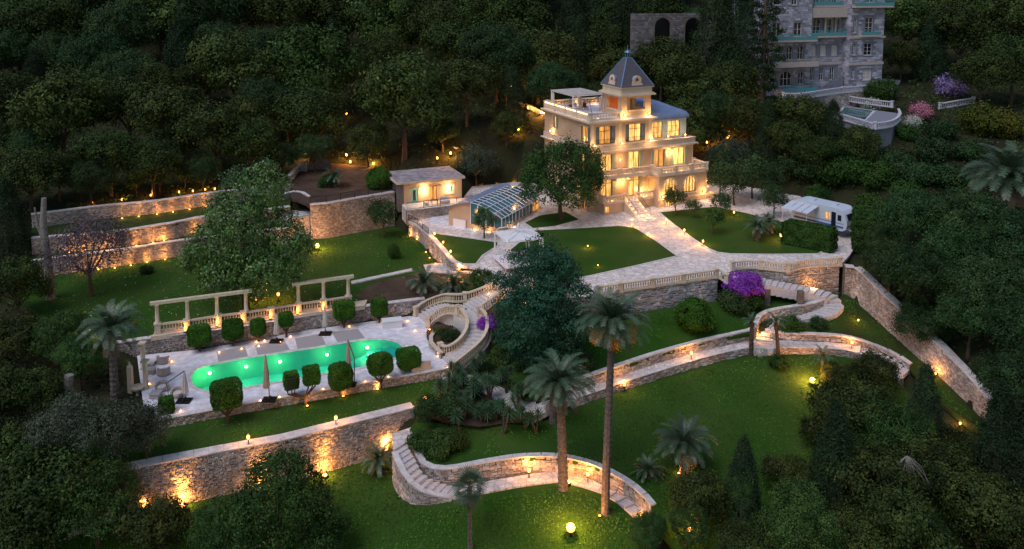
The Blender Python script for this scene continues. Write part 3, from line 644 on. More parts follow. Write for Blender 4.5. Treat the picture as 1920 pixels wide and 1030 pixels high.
# left flight
LL = [P(852, 572, -2.35), P(836, 571, -2.8), P(812, 577, -3.5), P(783, 592, -4.45)]
LR = [P(856, 588, -2.35), P(838, 586, -2.8), P(820, 592, -3.5), P(800, 608, -4.45)]
steps(spline(LL, 4), spline(LR, 4), 11, parent=gs, down=1.4)
def gb(line, peds, z=.0, h=.95): balustrade('', '', wz(line, z), peds=peds, smooth=5, root=gs, ped_w=.42, h=h)
gb([P(933, 545, -1.0), P(908, 560, -1.5), P(878, 570, -2.3)][::1], [0, 2]) if False else None
gb([P(928, 543, -1.1), P(906, 554, -1.5), P(872, 566, -2.2), P(852, 567, -2.3), P(830, 567, -2.9), P(800, 578, -3.9), P(780, 592, -4.45)], [0, 2, 6])
gb([P(858, 591, -2.3), P(838, 589, -2.75), P(820, 597, -3.5), P(803, 612, -4.45)], [0, 3])
gb([P(862, 592, -2.3), P(874, 608, -2.35), P(876, 626, -2.95), P(869, 643, -3.5), P(856, 657, -3.95), P(838, 666, -4.3), P(826, 662, -4.5)], [0, 6])
gb([P(899, 592, -2.3), P(911, 606, -2.4), P(914, 626, -2.95), P(908, 645, -3.5), P(895, 661, -3.95), P(873, 680, -4.3), P(852, 697, -4.5)], [0, 6])
gb([P(941, 560, -1.15), P(924, 573, -1.6), P(900, 590, -2.3)], [0])
stone_wall('retaining_wall', 'rounded stone wall carrying the outer side of the grand staircase', [P(937, 560, -1.2), P(922, 574, -1.7), P(903, 590, -2.35), P(913, 608, -2.4), P(916, 627, -2.95), P(910, 646, -3.5), P(897, 662, -3.95), P(875, 681, -4.3), P(856, 698, -4.6)], -5.4, thick=.35, smooth=4, coping=False, back=False)
stone_wall('retaining_wall', 'stone planter wall inside the curve of the grand staircase', [P(826, 664, -4.0), P(804, 640, -4.0), P(812, 622, -4.0)], -4.6, thick=.25, smooth=4, cop_m='cream')
tag(MB().prism([(p.x, p.y) for p in spline([P(805, 612, -4), P(838, 590, -4), P(858, 592, -4), P(870, 610, -4), P(868, 640, -4), P(828, 663, -4), P(810, 640, -4), P(800, 625, -4)], 4, True)], -4.6, -4.15).build('planter_soil', M['earth']), kind='structure')
# ------------------------------------------------------------------ pool deck with the pool cut out
PO = [(358, 710), (362, 699), (376, 690), (396, 685), (430, 678.5), (464, 672), (520, 664), (580, 655), (615, 649), (650, 643), (680, 638.5), (702, 637), (724, 638), (742, 642), (754, 650), (756, 660), (746, 669), (716, 680), (683, 688), (640, 695), (606, 701), (560, 709), (520, 716), (462, 726), (425, 731), (395, 734), (375, 730), (363, 722)]
pool = spline([P(a, b, -4.5) for a, b in PO], 2, True)
deck = [P(273, 794, -4.5), P(257, 667, -4.5), P(380, 655, -4.5), P(580, 619, -4.5), P(767, 593, -4.5), P(800, 594, -4.5), P(828, 606, -4.5), P(872, 640, -4.5), P(868, 680, -4.5), P(852, 689, -4.5), P(811, 697, -4.5), P(706, 715, -4.5), P(583, 737, -4.5), P(454, 759, -4.5), P(329, 783, -4.5)]
def holed(outer, inner, z, name, m):
    pts = [Vector((p.x, p.y)) for p in outer + inner]; no = len(outer)
    e = [(i, (i + 1) % no) for i in range(no)] + [(no + i, no + (i + 1) % len(inner)) for i in range(len(inner))]
    v, _, f, _, _, _ = delaunay_2d_cdt(pts, e, [], 0, 1e-4)
    po = Terr.__new__(Terr); po.poly = np.array([(p.x, p.y) for p in outer]); pi = Terr.__new__(Terr); pi.poly = np.array([(p.x, p.y) for p in inner])
    keep = []
    for q in f:
        c = (v[q[0]] + v[q[1]] + v[q[2]]) / 3
        if po.inside(c.x, c.y)[0] and not pi.inside(c.x, c.y)[0]: keep.append(tuple(q))
    o = MB().add([(q.x, q.y, z) for q in v], keep).build(name, m)
    if o.data.polygons[0].normal.z < 0: o.data.flip_normals()
    return o
cx = sum((p for p in pool), Vector()) / len(pool)
def grow(p, d):
    out = []; n = len(pool)
    for i in range(n):
        t = pool[(i + 1) % n] - pool[i - 1]; q = Vector((-t.y, t.x, 0)).normalized()
        if q.dot(pool[i] - cx) < 0: q = -q
        out.append(pool[i] + q * d)
    return out
tag(holed(deck, grow(pool, .30), -4.498, 'pool_deck', M['deck']), kind='structure')
# coping: one stone after another round the rim
pr = thing('swimming_pool', 'long green lit swimming pool with rounded ends and steps', 'swimming pool')
ring_i, ring_o = grow(pool, -.02), grow(pool, .32); n = len(pool)
cm = MB()
for i in range(n):
    j = (i + 1) % n; a, b, c, d = ring_i[i], ring_i[j], ring_o[j], ring_o[i]; u = Vector((0, 0, .05))
    o = MB().add([a, b, c, d, a + u, b + u, c + u, d + u], [(3, 2, 1, 0), (4, 5, 6, 7), (0, 1, 5, 4), (1, 2, 6, 5), (2, 3, 7, 6), (3, 0, 4, 7)]).build('coping_stone', M['coping'], pr)
mp = mat('pool_plaster', (.04, .46, .44), .6, var=.05, vscale=2)
bs = MB(); vs = []; fs = []
for p in pool: vs += [p, p - Vector((0, 0, 2.0))]
for i in range(n): j = (i + 1) % n; fs.append((2 * i, 2 * j, 2 * j + 1, 2 * i + 1))
bs.add(vs, fs).add([p - Vector((0, 0, 2.0)) for p in pool], [tuple(range(n))]); bs.build('basin', mp, pr)
wm = bpy.data.materials.new('pool_water'); wm.use_nodes = True; t = wm.node_tree; t.nodes.clear()
o_ = t.nodes.new('ShaderNodeOutputMaterial'); tr = t.nodes.new('ShaderNodeBsdfTransparent'); tr.inputs[0].default_value = (.62, .95, .86, 1)
gl = t.nodes.new('ShaderNodeBsdfGlossy'); gl.inputs['Roughness'].default_value = .04; mx = t.nodes.new('ShaderNodeMixShader'); fr = t.nodes.new('ShaderNodeFresnel'); fr.inputs[0].default_value = 1.12
nz = t.nodes.new('ShaderNodeTexNoise'); nz.inputs['Scale'].default_value = 3; bp = t.nodes.new('ShaderNodeBump'); bp.inputs['Distance'].default_value = .01
g_ = t.nodes.new('ShaderNodeNewGeometry'); t.links.new(g_.outputs['Position'], nz.inputs['Vector']); t.links.new(nz.outputs[0], bp.inputs['Height']); t.links.new(bp.outputs[0], gl.inputs['Normal'])
for a, b in ((fr.outputs[0], mx.inputs[0]), (tr.outputs[0], mx.inputs[1]), (gl.outputs[0], mx.inputs[2]), (mx.outputs[0], o_.inputs[0])): t.links.new(a, b)
wo = MB().add([p - Vector((0, 0, .12)) for p in pool], [tuple(range(n))]).build('water', wm, pr)
if wo.data.polygons[0].normal.z < 0: wo.data.flip_normals()
# underwater steps at the right end
def pq(a, b, z): return P(a, b, z)
for (l, z) in (([(663, 650), (690, 682), (740, 672), (760, 655), (738, 638), (700, 634)], -5.9), ([(688, 645), (715, 676), (745, 670), (758, 655), (738, 640), (700, 636)], -5.5), ([(712, 642), (734, 670), (748, 666), (756, 655), (740, 642)], -5.1)):
    pts = [P(a, b, -4.5) for a, b in l]; pts = [cx + (p - cx) * .985 for p in pts]
    MB().prism([(p.x, p.y) for p in pts], -6.49, z).build('pool_step', mp, pr)
gl_m = mat('pool_lamp_glow', (1, 1, .8), .5, emit=(1, .9, .45), estr=8)
for px, py in ((396, 688), (464, 676), (527, 667), (615, 654), (690, 641)):
    q = P(px, py, -4.5) + Vector((0, -.42, -.42))
    MB().lathe([(.02, -.1), (.12, -.06), (.13, .06), (.02, .1)], 8, q).build('underwater_lamp', gl_m, pr)
    L = bpy.data.lights.new('underwater_light', 'POINT'); L.energy = 27; L.color = (1.0, 1.0, .28); L.shadow_soft_size = .15
    o = bpy.data.objects.new('underwater_light', L); COL.objects.link(o); o.location = q + Vector((0, -.35, -.2))
# grey stone panels in the deck
for i, (qd, lb) in enumerate((([(406, 660), (459, 650), (466, 671), (410, 680)], 'grey stone panel in the deck behind the left end of the pool'), ([(478, 648), (532, 637), (543, 656), (484, 668)], 'grey stone panel'), ([(553, 635), (601, 626), (611, 646), (558, 656)], ''), ([(622, 623), (671, 617), (684, 634), (633, 642)], ''), ([(505, 748), (530, 744), (540, 730), (500, 736)], ''))):
    if i == 4: continue
    MB().prism([(P(a, b, -4.5).x, P(a, b, -4.5).y) for a, b in qd], -4.52, -4.485).build('deck_panel', M['mat_stone'], tag(bpy.data.objects['pool_deck']))
# ------------------------------------------------------------------ building kit
M['stucco'] = mat('warm_stucco', (.50, .36, .235), .85, var=.10, vscale=.8, bump=.004, bscale=25)
M['trim'] = mat('pale_trim', (.62, .51, .39), .8, var=.08, vscale=1.5)
M['skylit_wall'] = mat('sky_tinted_wall', (.42, .50, .50), .8, var=.08, vscale=1.5)  # blue cast of the skylight is put into this wall colour
M['slate'] = mat('slate_roof', (.11, .10, .12), .6, var=.25, vscale=6, bump=.01, bscale=12)
M['zinc'] = mat('zinc_roof', (.19, .26, .42), .42, .15, var=.12, vscale=1.2)
M['zincblue'] = mat('blue_zinc', (.16, .28, .45), .4, .5)
M['winframe'] = mat('dark_window_frame', (.05, .055, .06), .5)
M['shut_blue'] = mat('grey_blue_shutter', (.10, .16, .20), .6)
M['shut_green'] = mat('pale_green_shutter', (.28, .36, .28), .6)
M['shut_teal'] = mat('teal_shutter', (.16, .42, .38), .6)
M['darkglass'] = mat('dark_glass', (.015, .02, .03), .08, spec=.8)
M['orange'] = mat('orange_curtain', (.60, .20, .07), .9)
def glow_mat(name, c1, c2, s):                     # a lit room seen through curtains
    m = bpy.data.materials.new(name); m.use_nodes = True; t = m.node_tree; b = t.nodes['Principled BSDF']
    tc = t.nodes.new('ShaderNodeTexCoord'); mp = t.nodes.new('ShaderNodeMapping'); mp.inputs['Scale'].default_value = (5, 5, .9)
    nz = t.nodes.new('ShaderNodeTexNoise'); nz.inputs['Scale'].default_value = 1.0; nz.inputs['Detail'].default_value = 3
    oi = t.nodes.new('ShaderNodeObjectInfo'); va = t.nodes.new('ShaderNodeVectorMath'); va.operation = 'ADD'
    t.links.new(tc.outputs['Object'], mp.inputs[0]); t.links.new(mp.outputs[0], va.inputs[0]); t.links.new(oi.outputs['Location'], va.inputs[1]); t.links.new(va.outputs[0], nz.inputs['Vector'])
    cr = t.nodes.new('ShaderNodeValToRGB'); cr.color_ramp.elements[0].position = .40; cr.color_ramp.elements[1].position = .60
    cr.color_ramp.elements[0].color = (*c1, 1); cr.color_ramp.elements[1].color = (*c2, 1); t.links.new(nz.outputs[0], cr.inputs[0])
    b.inputs['Base Color'].default_value = (.3, .22, .12, 1); b.inputs['Roughness'].default_value = .15
    t.links.new(cr.outputs[0], b.inputs['Emission Color']); mr = t.nodes.new('ShaderNodeMapRange'); mr.inputs[3].default_value = s * .45; mr.inputs[4].default_value = s * 1.25
    t.links.new(oi.outputs['Random'], mr.inputs[0]); t.links.new(mr.outputs[0], b.inputs['Emission Strength'])
    return m
M['glow'] = glow_mat('lit_window', (.50, .17, .02), (1.0, .60, .17), .62)
M['glow_dim'] = glow_mat('softly_lit_window', (.35, .11, .015), (.85, .36, .06), .40)
def panel(w0, w1, z0, z1, holes, thick, name, m, parent, y=0.0, axis='x', at_=0.0, inward=1):
    """wall in the local x-z (axis x) or y-z plane with holes; front surface at y (or at_), thickness inward"""
    pts = [Vector((w0, z0)), Vector((w1, z0)), Vector((w1, z1)), Vector((w0, z1))]; edges = [(0, 1), (1, 2), (2, 3), (3, 0)]; hp = []
    for h in holes:
        k = len(pts); q = hole_poly(h); hp.append(q); pts += [Vector(a) for a in q]; edges += [(k + i, k + (i + 1) % len(q)) for i in range(len(q))]
    v, _, f, _, _, _ = delaunay_2d_cdt(pts, edges, [], 0, 1e-5)
    T_ = []
    for q in hp:
        o = Terr.__new__(Terr); o.poly = np.array(q); T_.append(o)
    keep = []
    for q in f:
        c = sum((v[i] for i in q), Vector((0, 0))) / len(q)
        if w0 < c.x < w1 and z0 < c.y < z1 and not any(o.inside(c.x, c.y)[0] for o in T_): keep.append(tuple(q))
    def mp(a, d): return (a.x, y + d * inward, a.y) if axis == 'x' else (at_ + d * inward, a.x, a.y)
    mb = MB(); mb.add([mp(a, 0) for a in v], keep); mb.add([mp(a, thick) for a in v], [q[::-1] for q in keep])
    for q in [[(w0, z0), (w1, z0), (w1, z1), (w0, z1)]] + hp:
        for i in range(len(q)):
            a, b = Vector(q[i]), Vector(q[(i + 1) % len(q)]); mb.add([mp(a, 0), mp(b, 0), mp(b, thick), mp(a, thick)], [(0, 1, 2, 3)])
    return mb.build(name, m, parent)
def hole_poly(h):
    x0, x1, z0, z1 = h[:4]
    if len(h) > 4 and h[4] == 'arch':
        r = (x1 - x0) / 2; c = (x0 + x1) / 2; k = 10
        return [(x0, z0), (x1, z0)] + [(c + r * math.cos(math.pi * i / k), z1 - r + r * math.sin(math.pi * i / k)) for i in range(0, k + 1)]
    if len(h) > 4 and h[4] == 'round':
        r = (x1 - x0) / 2; c = (x0 + x1) / 2; cz = (z0 + z1) / 2
        return [(c + r * math.cos(2 * math.pi * i / 14), cz + r * math.sin(2 * math.pi * i / 14)) for i in range(14)]
    return [(x0, z0), (x1, z0), (x1, z1), (x0, z1)]
def window(parent, h, y=0.0, axis='x', at_=0.0, inward=1, pane='glow', nv=2, nh=1, frame='winframe', shutters=None, fw=.06, rec=.18, sill=True, trim=True, openw=.45, transom=None, tm='trim'):
    x0, x1, z0, z1 = h[:4]; arch = len(h) > 4 and h[4] == 'arch'
    def B(mb, a0, a1, d0, d1, c0, c1):
        if axis == 'x':
            ys = sorted((y + d0 * inward, y + d1 * inward)); mb.b2(a0, a1, ys[0], ys[1], c0, c1)
        else:
            xs = sorted((at_ + d0 * inward, at_ + d1 * inward)); mb.b2(xs[0], xs[1], a0, a1, c0, c1)
    mb = MB()
    B(mb, x0, x0 + fw, rec - .03, rec + .05, z0, z1 - (0 if not arch else (x1 - x0) / 2)); B(mb, x1 - fw, x1, rec - .03, rec + .05, z0, z1 - (0 if not arch else (x1 - x0) / 2))
    B(mb, x0 + fw, x1 - fw, rec - .03, rec + .05, z0, z0 + fw)
    if not arch: B(mb, x0 + fw, x1 - fw, rec - .03, rec + .05, z1 - fw, z1)
    for i in range(1, nv):
        c = x0 + (x1 - x0) * i / nv; B(mb, c - fw * .5, c + fw * .5, rec - .025, rec + .04, z0 + fw, z1 - fw)
    for i in range(1, nh):
        c = z0 + (z1 - z0) * i / nh; B(mb, x0 + fw, x1 - fw, rec - .02, rec + .03, c - fw * .35, c + fw * .35)
    if transom: B(mb, x0 + fw, x1 - fw, rec - .028, rec + .045, z0 + (z1 - z0) * transom - .03, z0 + (z1 - z0) * transom + .03)
    win = mb.build('window', M[frame], parent)
    pq_ = hole_poly(h)
    def mp(a, d): return (a[0], y + d * inward, a[1]) if axis == 'x' else (at_ + d * inward, a[0], a[1])
    MB().add([mp(a, rec + .055) for a in pq_], [tuple(range(len(pq_)))]).build('pane', M[pane], win)
    if sill:
        s = MB(); B(s, x0 - .12, x1 + .12, -.10, .16, z0 - .12, z0 - .002); s.build('sill', M[tm], win)
    if trim and not arch:
        s = MB(); B(s, x0 - .14, x0 - .002, -.05, .1, z0, z1); B(s, x1 + .002, x1 + .14, -.05, .1, z0, z1); B(s, x0 - .18, x1 + .18, -.07, .1, z1 + .002, z1 + .2); s.build('surround', M[tm], win)
    if shutters:
        for side in (shutters[1] if isinstance(shutters, tuple) else 'lr'):
            s = MB(); c0, c1 = (x0 - openw - .03, x0 - .03) if side == 'l' else (x1 + .03, x1 + openw + .03)
            B(s, c0, c1, -.12, -.06, z0 + .02, z1 - .02); k = max(3, int((z1 - z0) / .28))
            for i in range(k):
                zz = z0 + .08 + (z1 - z0 - .16) * i / k; B(s, c0 + .05, c1 - .05, -.145, -.121, zz, zz + (z1 - z0) / k * .55)
            s.build('shutter', M[shutters[0] if isinstance(shutters, tuple) else shutters], win)
    return win
LB = []                                              # lamps on the house: local position, power
def frame_at(p, ang): return Matrix.Translation(p) @ Matrix.Rotation(ang, 4, 'Z')
TH = R(25.2)
C0 = P(1105, 400, 0); HM = frame_at(C0, TH)
hs = thing('villa', 'illuminated cream villa with slate tower roof and rooftop terrace', 'villa', C0, TH)
RR = 12.7; BV = 12.8
# left block front, z 0..12.4
g1 = [(1.8, 3.5, 1.65, 4.35), (6.2, 7.9, 1.65, 4.35)]; g2 = [(1.75, 3.45, 5.25, 7.75), (6.1, 7.85, 5.25, 7.75), (10.2, 12.0, 5.25, 7.7), (13.45, 15.35, 5.25, 7.7)]
g3 = [(.85, 3.9, 9.2, 11.6), (5.55, 8.7, 9.2, 11.6)]
archd = (8.35, 8.8, 1.65, 4.1)
panel(0, 9.75, 0, 12.2, g1 + g2[:2] + g3, .35, 'wall', M['stucco'], hs)
panel(9.75, 16.8, 0, 8.6, g2[2:], .35, 'wall', M['stucco'], hs)
# left side wall (x = 0)
sd = [(.5, 2.45, 9.3, 11.55), (9.4, 10.4, 10.0, 11.6), (1.2, 2.4, 5.4, 7.7), (5.5, 6.7, 5.4, 7.7), (9.3, 10.4, 5.4, 7.7), (.9, 1.9, 0.1, 3.4), (5.5, 6.7, 1.6, 3.8)]
panel(.36, BV, 0, 12.2, sd, .35, 'wall', M['stucco'], hs, axis='y', at_=0)
MB().b2(0, 16.8, BV, BV + .3, 0, 12.2).build('wall', M['stucco'], hs)
MB().b2(16.45, 16.8, .36, BV, 0, 8.6).build('wall', M['stucco'], hs)
MB().b2(.4, 16.4, .5, BV - .1, 4.9, 5.1).b2(.4, 16.4, .5, BV - .1, 8.5, 8.7).build('floor_slab', M['trim'], hs)
for h in g1: window(hs, h, nv=2, shutters=('shut_green', 'r'), openw=.4, tm='trim', transom=.78)
for h in g2[:2]: window(hs, h, nv=2, shutters=('shut_green', 'r'), openw=.4)
for i, h in enumerate(g2[2:]): window(hs, h, nv=2, pane='glow_dim' if i == 0 else 'glow', shutters=('shut_green', 'lr'), openw=.42)
for h in g3:
    w_ = window(hs, (h[0] + .62, h[1] - .62, h[2], h[3]), nv=2, transom=.72, pane='glow_dim' if h[0] < 2 else 'glow', trim=False, sill=False, rec=.2)
    for a in (h[0], h[1] - .58): MB().b2(a, a + .58, .12, .2, h[2] + .04, h[3] - .04).b2(a + .08, a + .5, .09, .12, h[2] + .2, (h[2] + h[3]) / 2 - .05).b2(a + .08, a + .5, .09, .12, (h[2] + h[3]) / 2 + .05, h[3] - .2).build('shutter', M['shut_blue'], w_)
    r_ = MB(); r_.b2(h[0] + .02, h[1] - .02, -.04, -.01, h[2] + .62, h[2] + .66).b2(h[0] + .02, h[1] - .02, -.04, -.01, h[2] + .06, h[2] + .09)
    for i in range(18): x = h[0] + .05 + (h[1] - h[0] - .1) * i / 17; r_.b2(x - .01, x + .01, -.035, -.015, h[2] + .09, h[2] + .62)
    r_.build('window_railing', M['iron'], hs)
for i, h in enumerate(sd): window(hs, h, axis='y', at_=0, pane='glow_dim' if i in (0, 5) else 'glow', nv=2, shutters=('shut_blue' if i == 0 else 'shut_green', 'l') if i < 5 else None, openw=.4)
# string courses, cornices
def course(z0, z1, out, u0=0.0, u1=16.8, vb=BV, name='cornice', m='trim', v0=0.0):
    MB().b2(u0 - out, u1 + out, v0 - out, v0 - .002, z0, z1).b2(u0 - out, u0 - .002, v0, vb + out, z0, z1).b2(u1 + .002, u1 + out, v0, vb + out, z0, z1).build(name, M[m], hs)
course(8.15, 8.3, .55); course(8.3, 9.02, .22, name='frieze'); course(7.95, 8.15, .18, name='cornice')
course(12.0, 12.2, .25, u1=9.75); course(12.2, 12.42, .55, u1=9.75)
MB().b2(-.18, 16.98, -.45, .15, 9.03, 9.1).build('ledge', M['trim'], hs)
course(1.4, 1.6, .08, name='plinth_course'); course(4.85, 5.0, .1, name='string_course')
for u in (.0, 4.35, 9.2): MB().b2(u + .02, u + .55, -.06, -.002, 9.1, 12.0).build('pilaster', M['trim'], hs)
for z_ in (.5, 1.0): pass
# roof terrace
MB().b2(-.15, 9.75, -.15, BV + .2, 12.421, 12.55).build('roof_terrace', M['deck'], hs)
def parapet_panels(): # left side: solid panels between short posts, lit from a hidden strip under the rail
    for k in range(4):
        a, b = .25 + k * 3.15, .25 + (k + 1) * 3.15
        MB().b2(-.12, .12, a + .2, b - .2, 12.55, 13.2).build('parapet_panel', M['trim'], hs)
        MB().b2(-.2, .2, a - .2, a + .2, 12.55, 13.4).build('parapet_post', M['trim'], hs)
    MB().b2(-.2, .2, 12.65, 13.05, 12.55, 13.4).build('parapet_post', M['trim'], hs)
    MB().b2(-.24, .24, -.2, 13.1, 13.405, 13.52).build('parapet_rail', M['trim'], hs)
    MB().b2(-.19, -.13, .3, 12.7, 13.3, 13.36).build('light_strip', M['bulb_strip'], hs)
M['bulb_strip'] = mat('strip_glow', (1, .7, .3), .5, emit=(1, .62, .22), estr=4)
parapet_panels()
def hbal(line, peds=None, z=None, root=hs, h=.95, gap=.24, ped_w=.4): balustrade('', '', [Vector(p) for p in line], peds=peds, root=root, h=h, m='trim', gap=gap, ped_w=ped_w)
hbal([(.1, 0, 12.55), (4.7, 0, 12.55)]); hbal([(.3, 12.85, 12.55), (5, 12.85, 12.55), (9.6, 12.85, 12.55)])
hbal([(5.75, .1, 12.56), (8.65, .1, 12.56)], peds=[]); hbal([(4.95, .9, 12.56), (4.95, 3.7, 12.56)], peds=[])
# ground-floor wing with arched windows and the balcony over it
ah = [(9.75, 11.75, 2.1, 4.35, 'arch'), (13.1, 15.1, 2.1, 4.35, 'arch'), (10.2, 11.6, .25, 1.1)]
panel(8.95, 16.9, 0, 4.75, ah, .35, 'wall', M['stucco'], hs, y=-3.1)
for h in ah[:2]: window(hs, h, y=-3.1, nv=4, frame='winframe', fw=.07)
window(hs, ah[2], y=-3.1, nv=4, trim=False)
for h in ah[:2]:
    r0, c = 1.0, (h[0] + h[1]) / 2; mb = MB(); zc = h[3] - r0
    for i in range(14):
        a, b = math.pi * i / 14, math.pi * (i + 1) / 14
        mb.add([(c + q * math.cos(t_), yy, zc + q * math.sin(t_)) for yy in (-3.17, -3.101) for t_ in (a, b) for q in (1.0, 1.22)], [(0, 1, 3, 2), (4, 6, 7, 5), (1, 5, 7, 3), (0, 2, 6, 4)])
    mb.build('arch_moulding', M['trim'], hs)
MB().b2(8.95, 9.3, -2.75, 0, 0, 1.6).b2(8.95, 9.3, -2.75, -2.3, 1.6, 4.75).b2(8.95, 9.3, -.5, 0, 1.6, 4.75).b2(8.95, 9.3, -2.3, -.5, 4.1, 4.75).build('wall', M['stucco'], hs)
MB().b2(16.55, 16.9, -2.75, 0, 0, 4.75).build('wall', M['stucco'], hs)
MB().b2(9.3, 16.55, -2.75, 0, 0, 1.5).build('floor_slab', M['trim'], hs)
MB().b2(8.98, 9.25, -2.2, -.6, 1.62, 4.05).build('arch_door', M['glow_dim'], hs)
MB().b2(8.75, 17.1, -3.35, -.0, 4.75, 5.0).b2(.75, 8.75, -1.7, -.0, 4.75, 5.0).build('balcony_slab', M['trim'], hs)
MB().b2(8.8, 17.0, -3.2, -3.105, 1.45, 1.6).build('plinth_course', M['trim'], hs)
hbal([(.95, -.1, 5.0), (.95, -1.5, 5.0), (3.6, -1.5, 5.0), (5.9, -1.5, 5.0), (8.95, -1.5, 5.0), (8.95, -3.15, 5.0), (11.6, -3.15, 5.0), (14.2, -3.15, 5.0), (16.85, -3.15, 5.0), (16.85, -.1, 5.0)])
for u in (1.2, 3.2, 5.6, 8.0): MB().b2(u - .15, u + .15, -1.5, -.002, 4.3, 4.749).build('bracket', M['trim'], hs)
# raised entrance terrace and its stair
MB().b2(1.0, 8.94, -2.1, -.002, 0, 1.58).build('terrace_base', M['stucco'], hs)
MB().b2(.95, 8.94, -2.18, -.002, 1.58, 1.66).build('terrace_floor', M['step'], hs)
MB().b2(1.25, 1.75, -2.13, -2.101, .5, 1.2).build('basement_window', M['glow'], hs)
hbal([(1.15, -.1, 1.66), (1.15, -2.0, 1.66), (4.3, -2.0, 1.66)]); hbal([(6.15, -2.0, 1.66), (8.85, -2.0, 1.66)])
for i in range(9): MB().b2(4.4 - i * .04, 6.0 + i * .04, -2.18 - (i + 1) * .34, -2.181 - i * .34, 0, 1.64 - i * .17).build('step', M['step'], hs)
for s_ in (4.2, 6.2):
    MB().add([(s_ - .1, -2.2, 0), (s_ + .1, -2.2, 0), (s_ + .1, -2.2, 1.7), (s_ - .1, -2.2, 1.7), (s_ - .1, -5.3, 0), (s_ + .1, -5.3, 0), (s_ + .1, -5.3, .2), (s_ - .1, -5.3, .2)], [(0, 1, 2, 3), (4, 7, 6, 5), (0, 4, 5, 1), (3, 2, 6, 7), (0, 3, 7, 4), (1, 5, 6, 2)]).build('stair_cheek', M['trim'], hs)
    rb = MB().tube([(s_, -2.2, 2.6), (s_, -3.8, 1.9), (s_, -5.3, 1.1)], .03, 5)
    for i in range(12): y_ = -2.3 - i * .27; rb.tube([(s_, y_, .3 + 1.4 * (1 - (i + .0) / 12)), (s_, y_, 2.6 - (-2.2 - y_) * .48)], .012, 4)
    rb.build('handrail', M['iron'], hs)
MB().prism([(1.8, -2.2), (3.9, -2.2), (3.5, -3.3), (2.2, -3.3)], 0, .14).build('round_step', M['step'], hs)
# third-floor set-back wing with zinc roof
wh = [(10.05, 12.1, 9.15, 11.45), (12.95, 15.05, 9.15, 11.45)]
panel(9.76, 16.05, 8.7, 11.75, wh, .3, 'wall', M['skylit_wall'], hs, y=.7)
MB().b2(15.75, 16.05, 1.0, 11.6, 8.7, 11.75).build('wall', M['skylit_wall'], hs)
for h in wh: window(hs, h, y=.7, nv=3, nh=3, pane='glow', tm='trim', trim=False)
MB().b2(9.76, 16.3, .45, 11.9, 11.75, 11.95).build('roof_edge', M['zinc'], hs)
def rows(prof, ny0, ny1): pass
def mansard():
    u0, u1, v0, v1 = 9.6, 16.35, .4, 11.9; mb = MB(); rings = [(0, 11.95), (.08, 12.3), (.35, 12.65), (.75, 12.85), (1.0, 12.92), (3.2, 13.9)]
    vs = []
    for o, z in rings: vs += [(u0, v0 + o, z), (u1 - o, v0 + o, z), (u1 - o, v1 - o, z), (u0, v1 - o, z)]
    fs = []
    for i in range(len(rings) - 1):
        for j in range(3): fs.append((i * 4 + j, i * 4 + j + 1, (i + 1) * 4 + j + 1, (i + 1) * 4 + j))
        fs.append((i * 4 + 3, i * 4, (i + 1) * 4, (i + 1) * 4 + 3))
    e = 4 * (len(rings) - 1); fs.append((e, e + 1, e + 2, e + 3)); mb.add(vs, fs); rf = mb.build('roof', M['zinc'], hs)
    for k in range(12):
        u = u0 + .3 + k * .56; pts = [(u, v0 + o - .01, z + .02) for o, z in rings if u < u1 - o]
        if len(pts) > 1: MB().tube(pts, .022, 4).build('roof_seam', M['zinc'], rf)
    for k in range(14):
        v = v0 + 1.2 + k * .7; pts = [(u1 - o + .01, v, z + .02) for o, z in rings if v0 + o < v < v1 - o]
        if len(pts) > 1: MB().tube(pts, .022, 4).build('roof_seam', M['zinc'], rf)
mansard()
# tower
tu0, tu1, tv0, tv1 = 4.85, 9.55, .02, 4.7
panel(tu0, tu1, 12.43, 15.5, [(5.75, 8.65, 13.45, 15.15)], .4, 'tower_wall', M['stucco'], hs, y=tv0)
panel(tv0 + .41, tv1, 12.56, 15.5, [(1.0, 3.7, 13.45, 15.15)], .4, 'tower_wall', M['stucco'], hs, axis='y', at_=tu0)
panel(tv0 + .41, tv1, 12.56, 15.5, [(1.0, 3.7, 13.45, 15.15)], .4, 'tower_wall', M['stucco'], hs, axis='y', at_=tu1, inward=-1)
panel(tu0 + .41, tu1 - .41, 12.56, 15.5, [(5.75, 8.65, 12.7, 15.15)], .4, 'tower_wall', M['stucco'], hs, y=tv1 - .4)
MB().b2(5.35, 6.9, 4.0, 4.15, 12.6, 15.1).build('curtain', M['orange'], hs); MB().b2(7.9, 8.7, 3.9, 4.05, 12.6, 15.1).build('curtain', M['offwhite'], hs)
MB().b2(5.5, 6.3, 1.2, 1.3, 12.6, 15.1).build('curtain', M['orange'], hs)
MB().b2(tu0 - .5, tu1 + .5, tv0 - .5, tv1 + .5, 15.5, 15.72).b2(tu0 - .3, tu1 + .3, tv0 - .3, tv1 + .3, 15.721, 15.85).b2(tu0 - .1, tu1 + .1, tv0 - .1, tv1 + .1, 15.851, 16.55).b2(tu0 - .28, tu1 + .28, tv0 - .28, tv1 + .28, 16.551, 16.68).build('tower_cornice', M['trim'], hs)
tc = ((tu0 + tu1) / 2, (tv0 + tv1) / 2); hw = 2.62
vs = [(tc[0] - hw, tc[1] - hw, 16.68), (tc[0] + hw, tc[1] - hw, 16.68), (tc[0] + hw, tc[1] + hw, 16.68), (tc[0] - hw, tc[1] + hw, 16.68)]
w2 = .36; vt = [(tc[0] - w2, tc[1] - w2, 20.4), (tc[0] + w2, tc[1] - w2, 20.4), (tc[0] + w2, tc[1] + w2, 20.4), (tc[0] - w2, tc[1] + w2, 20.4)]
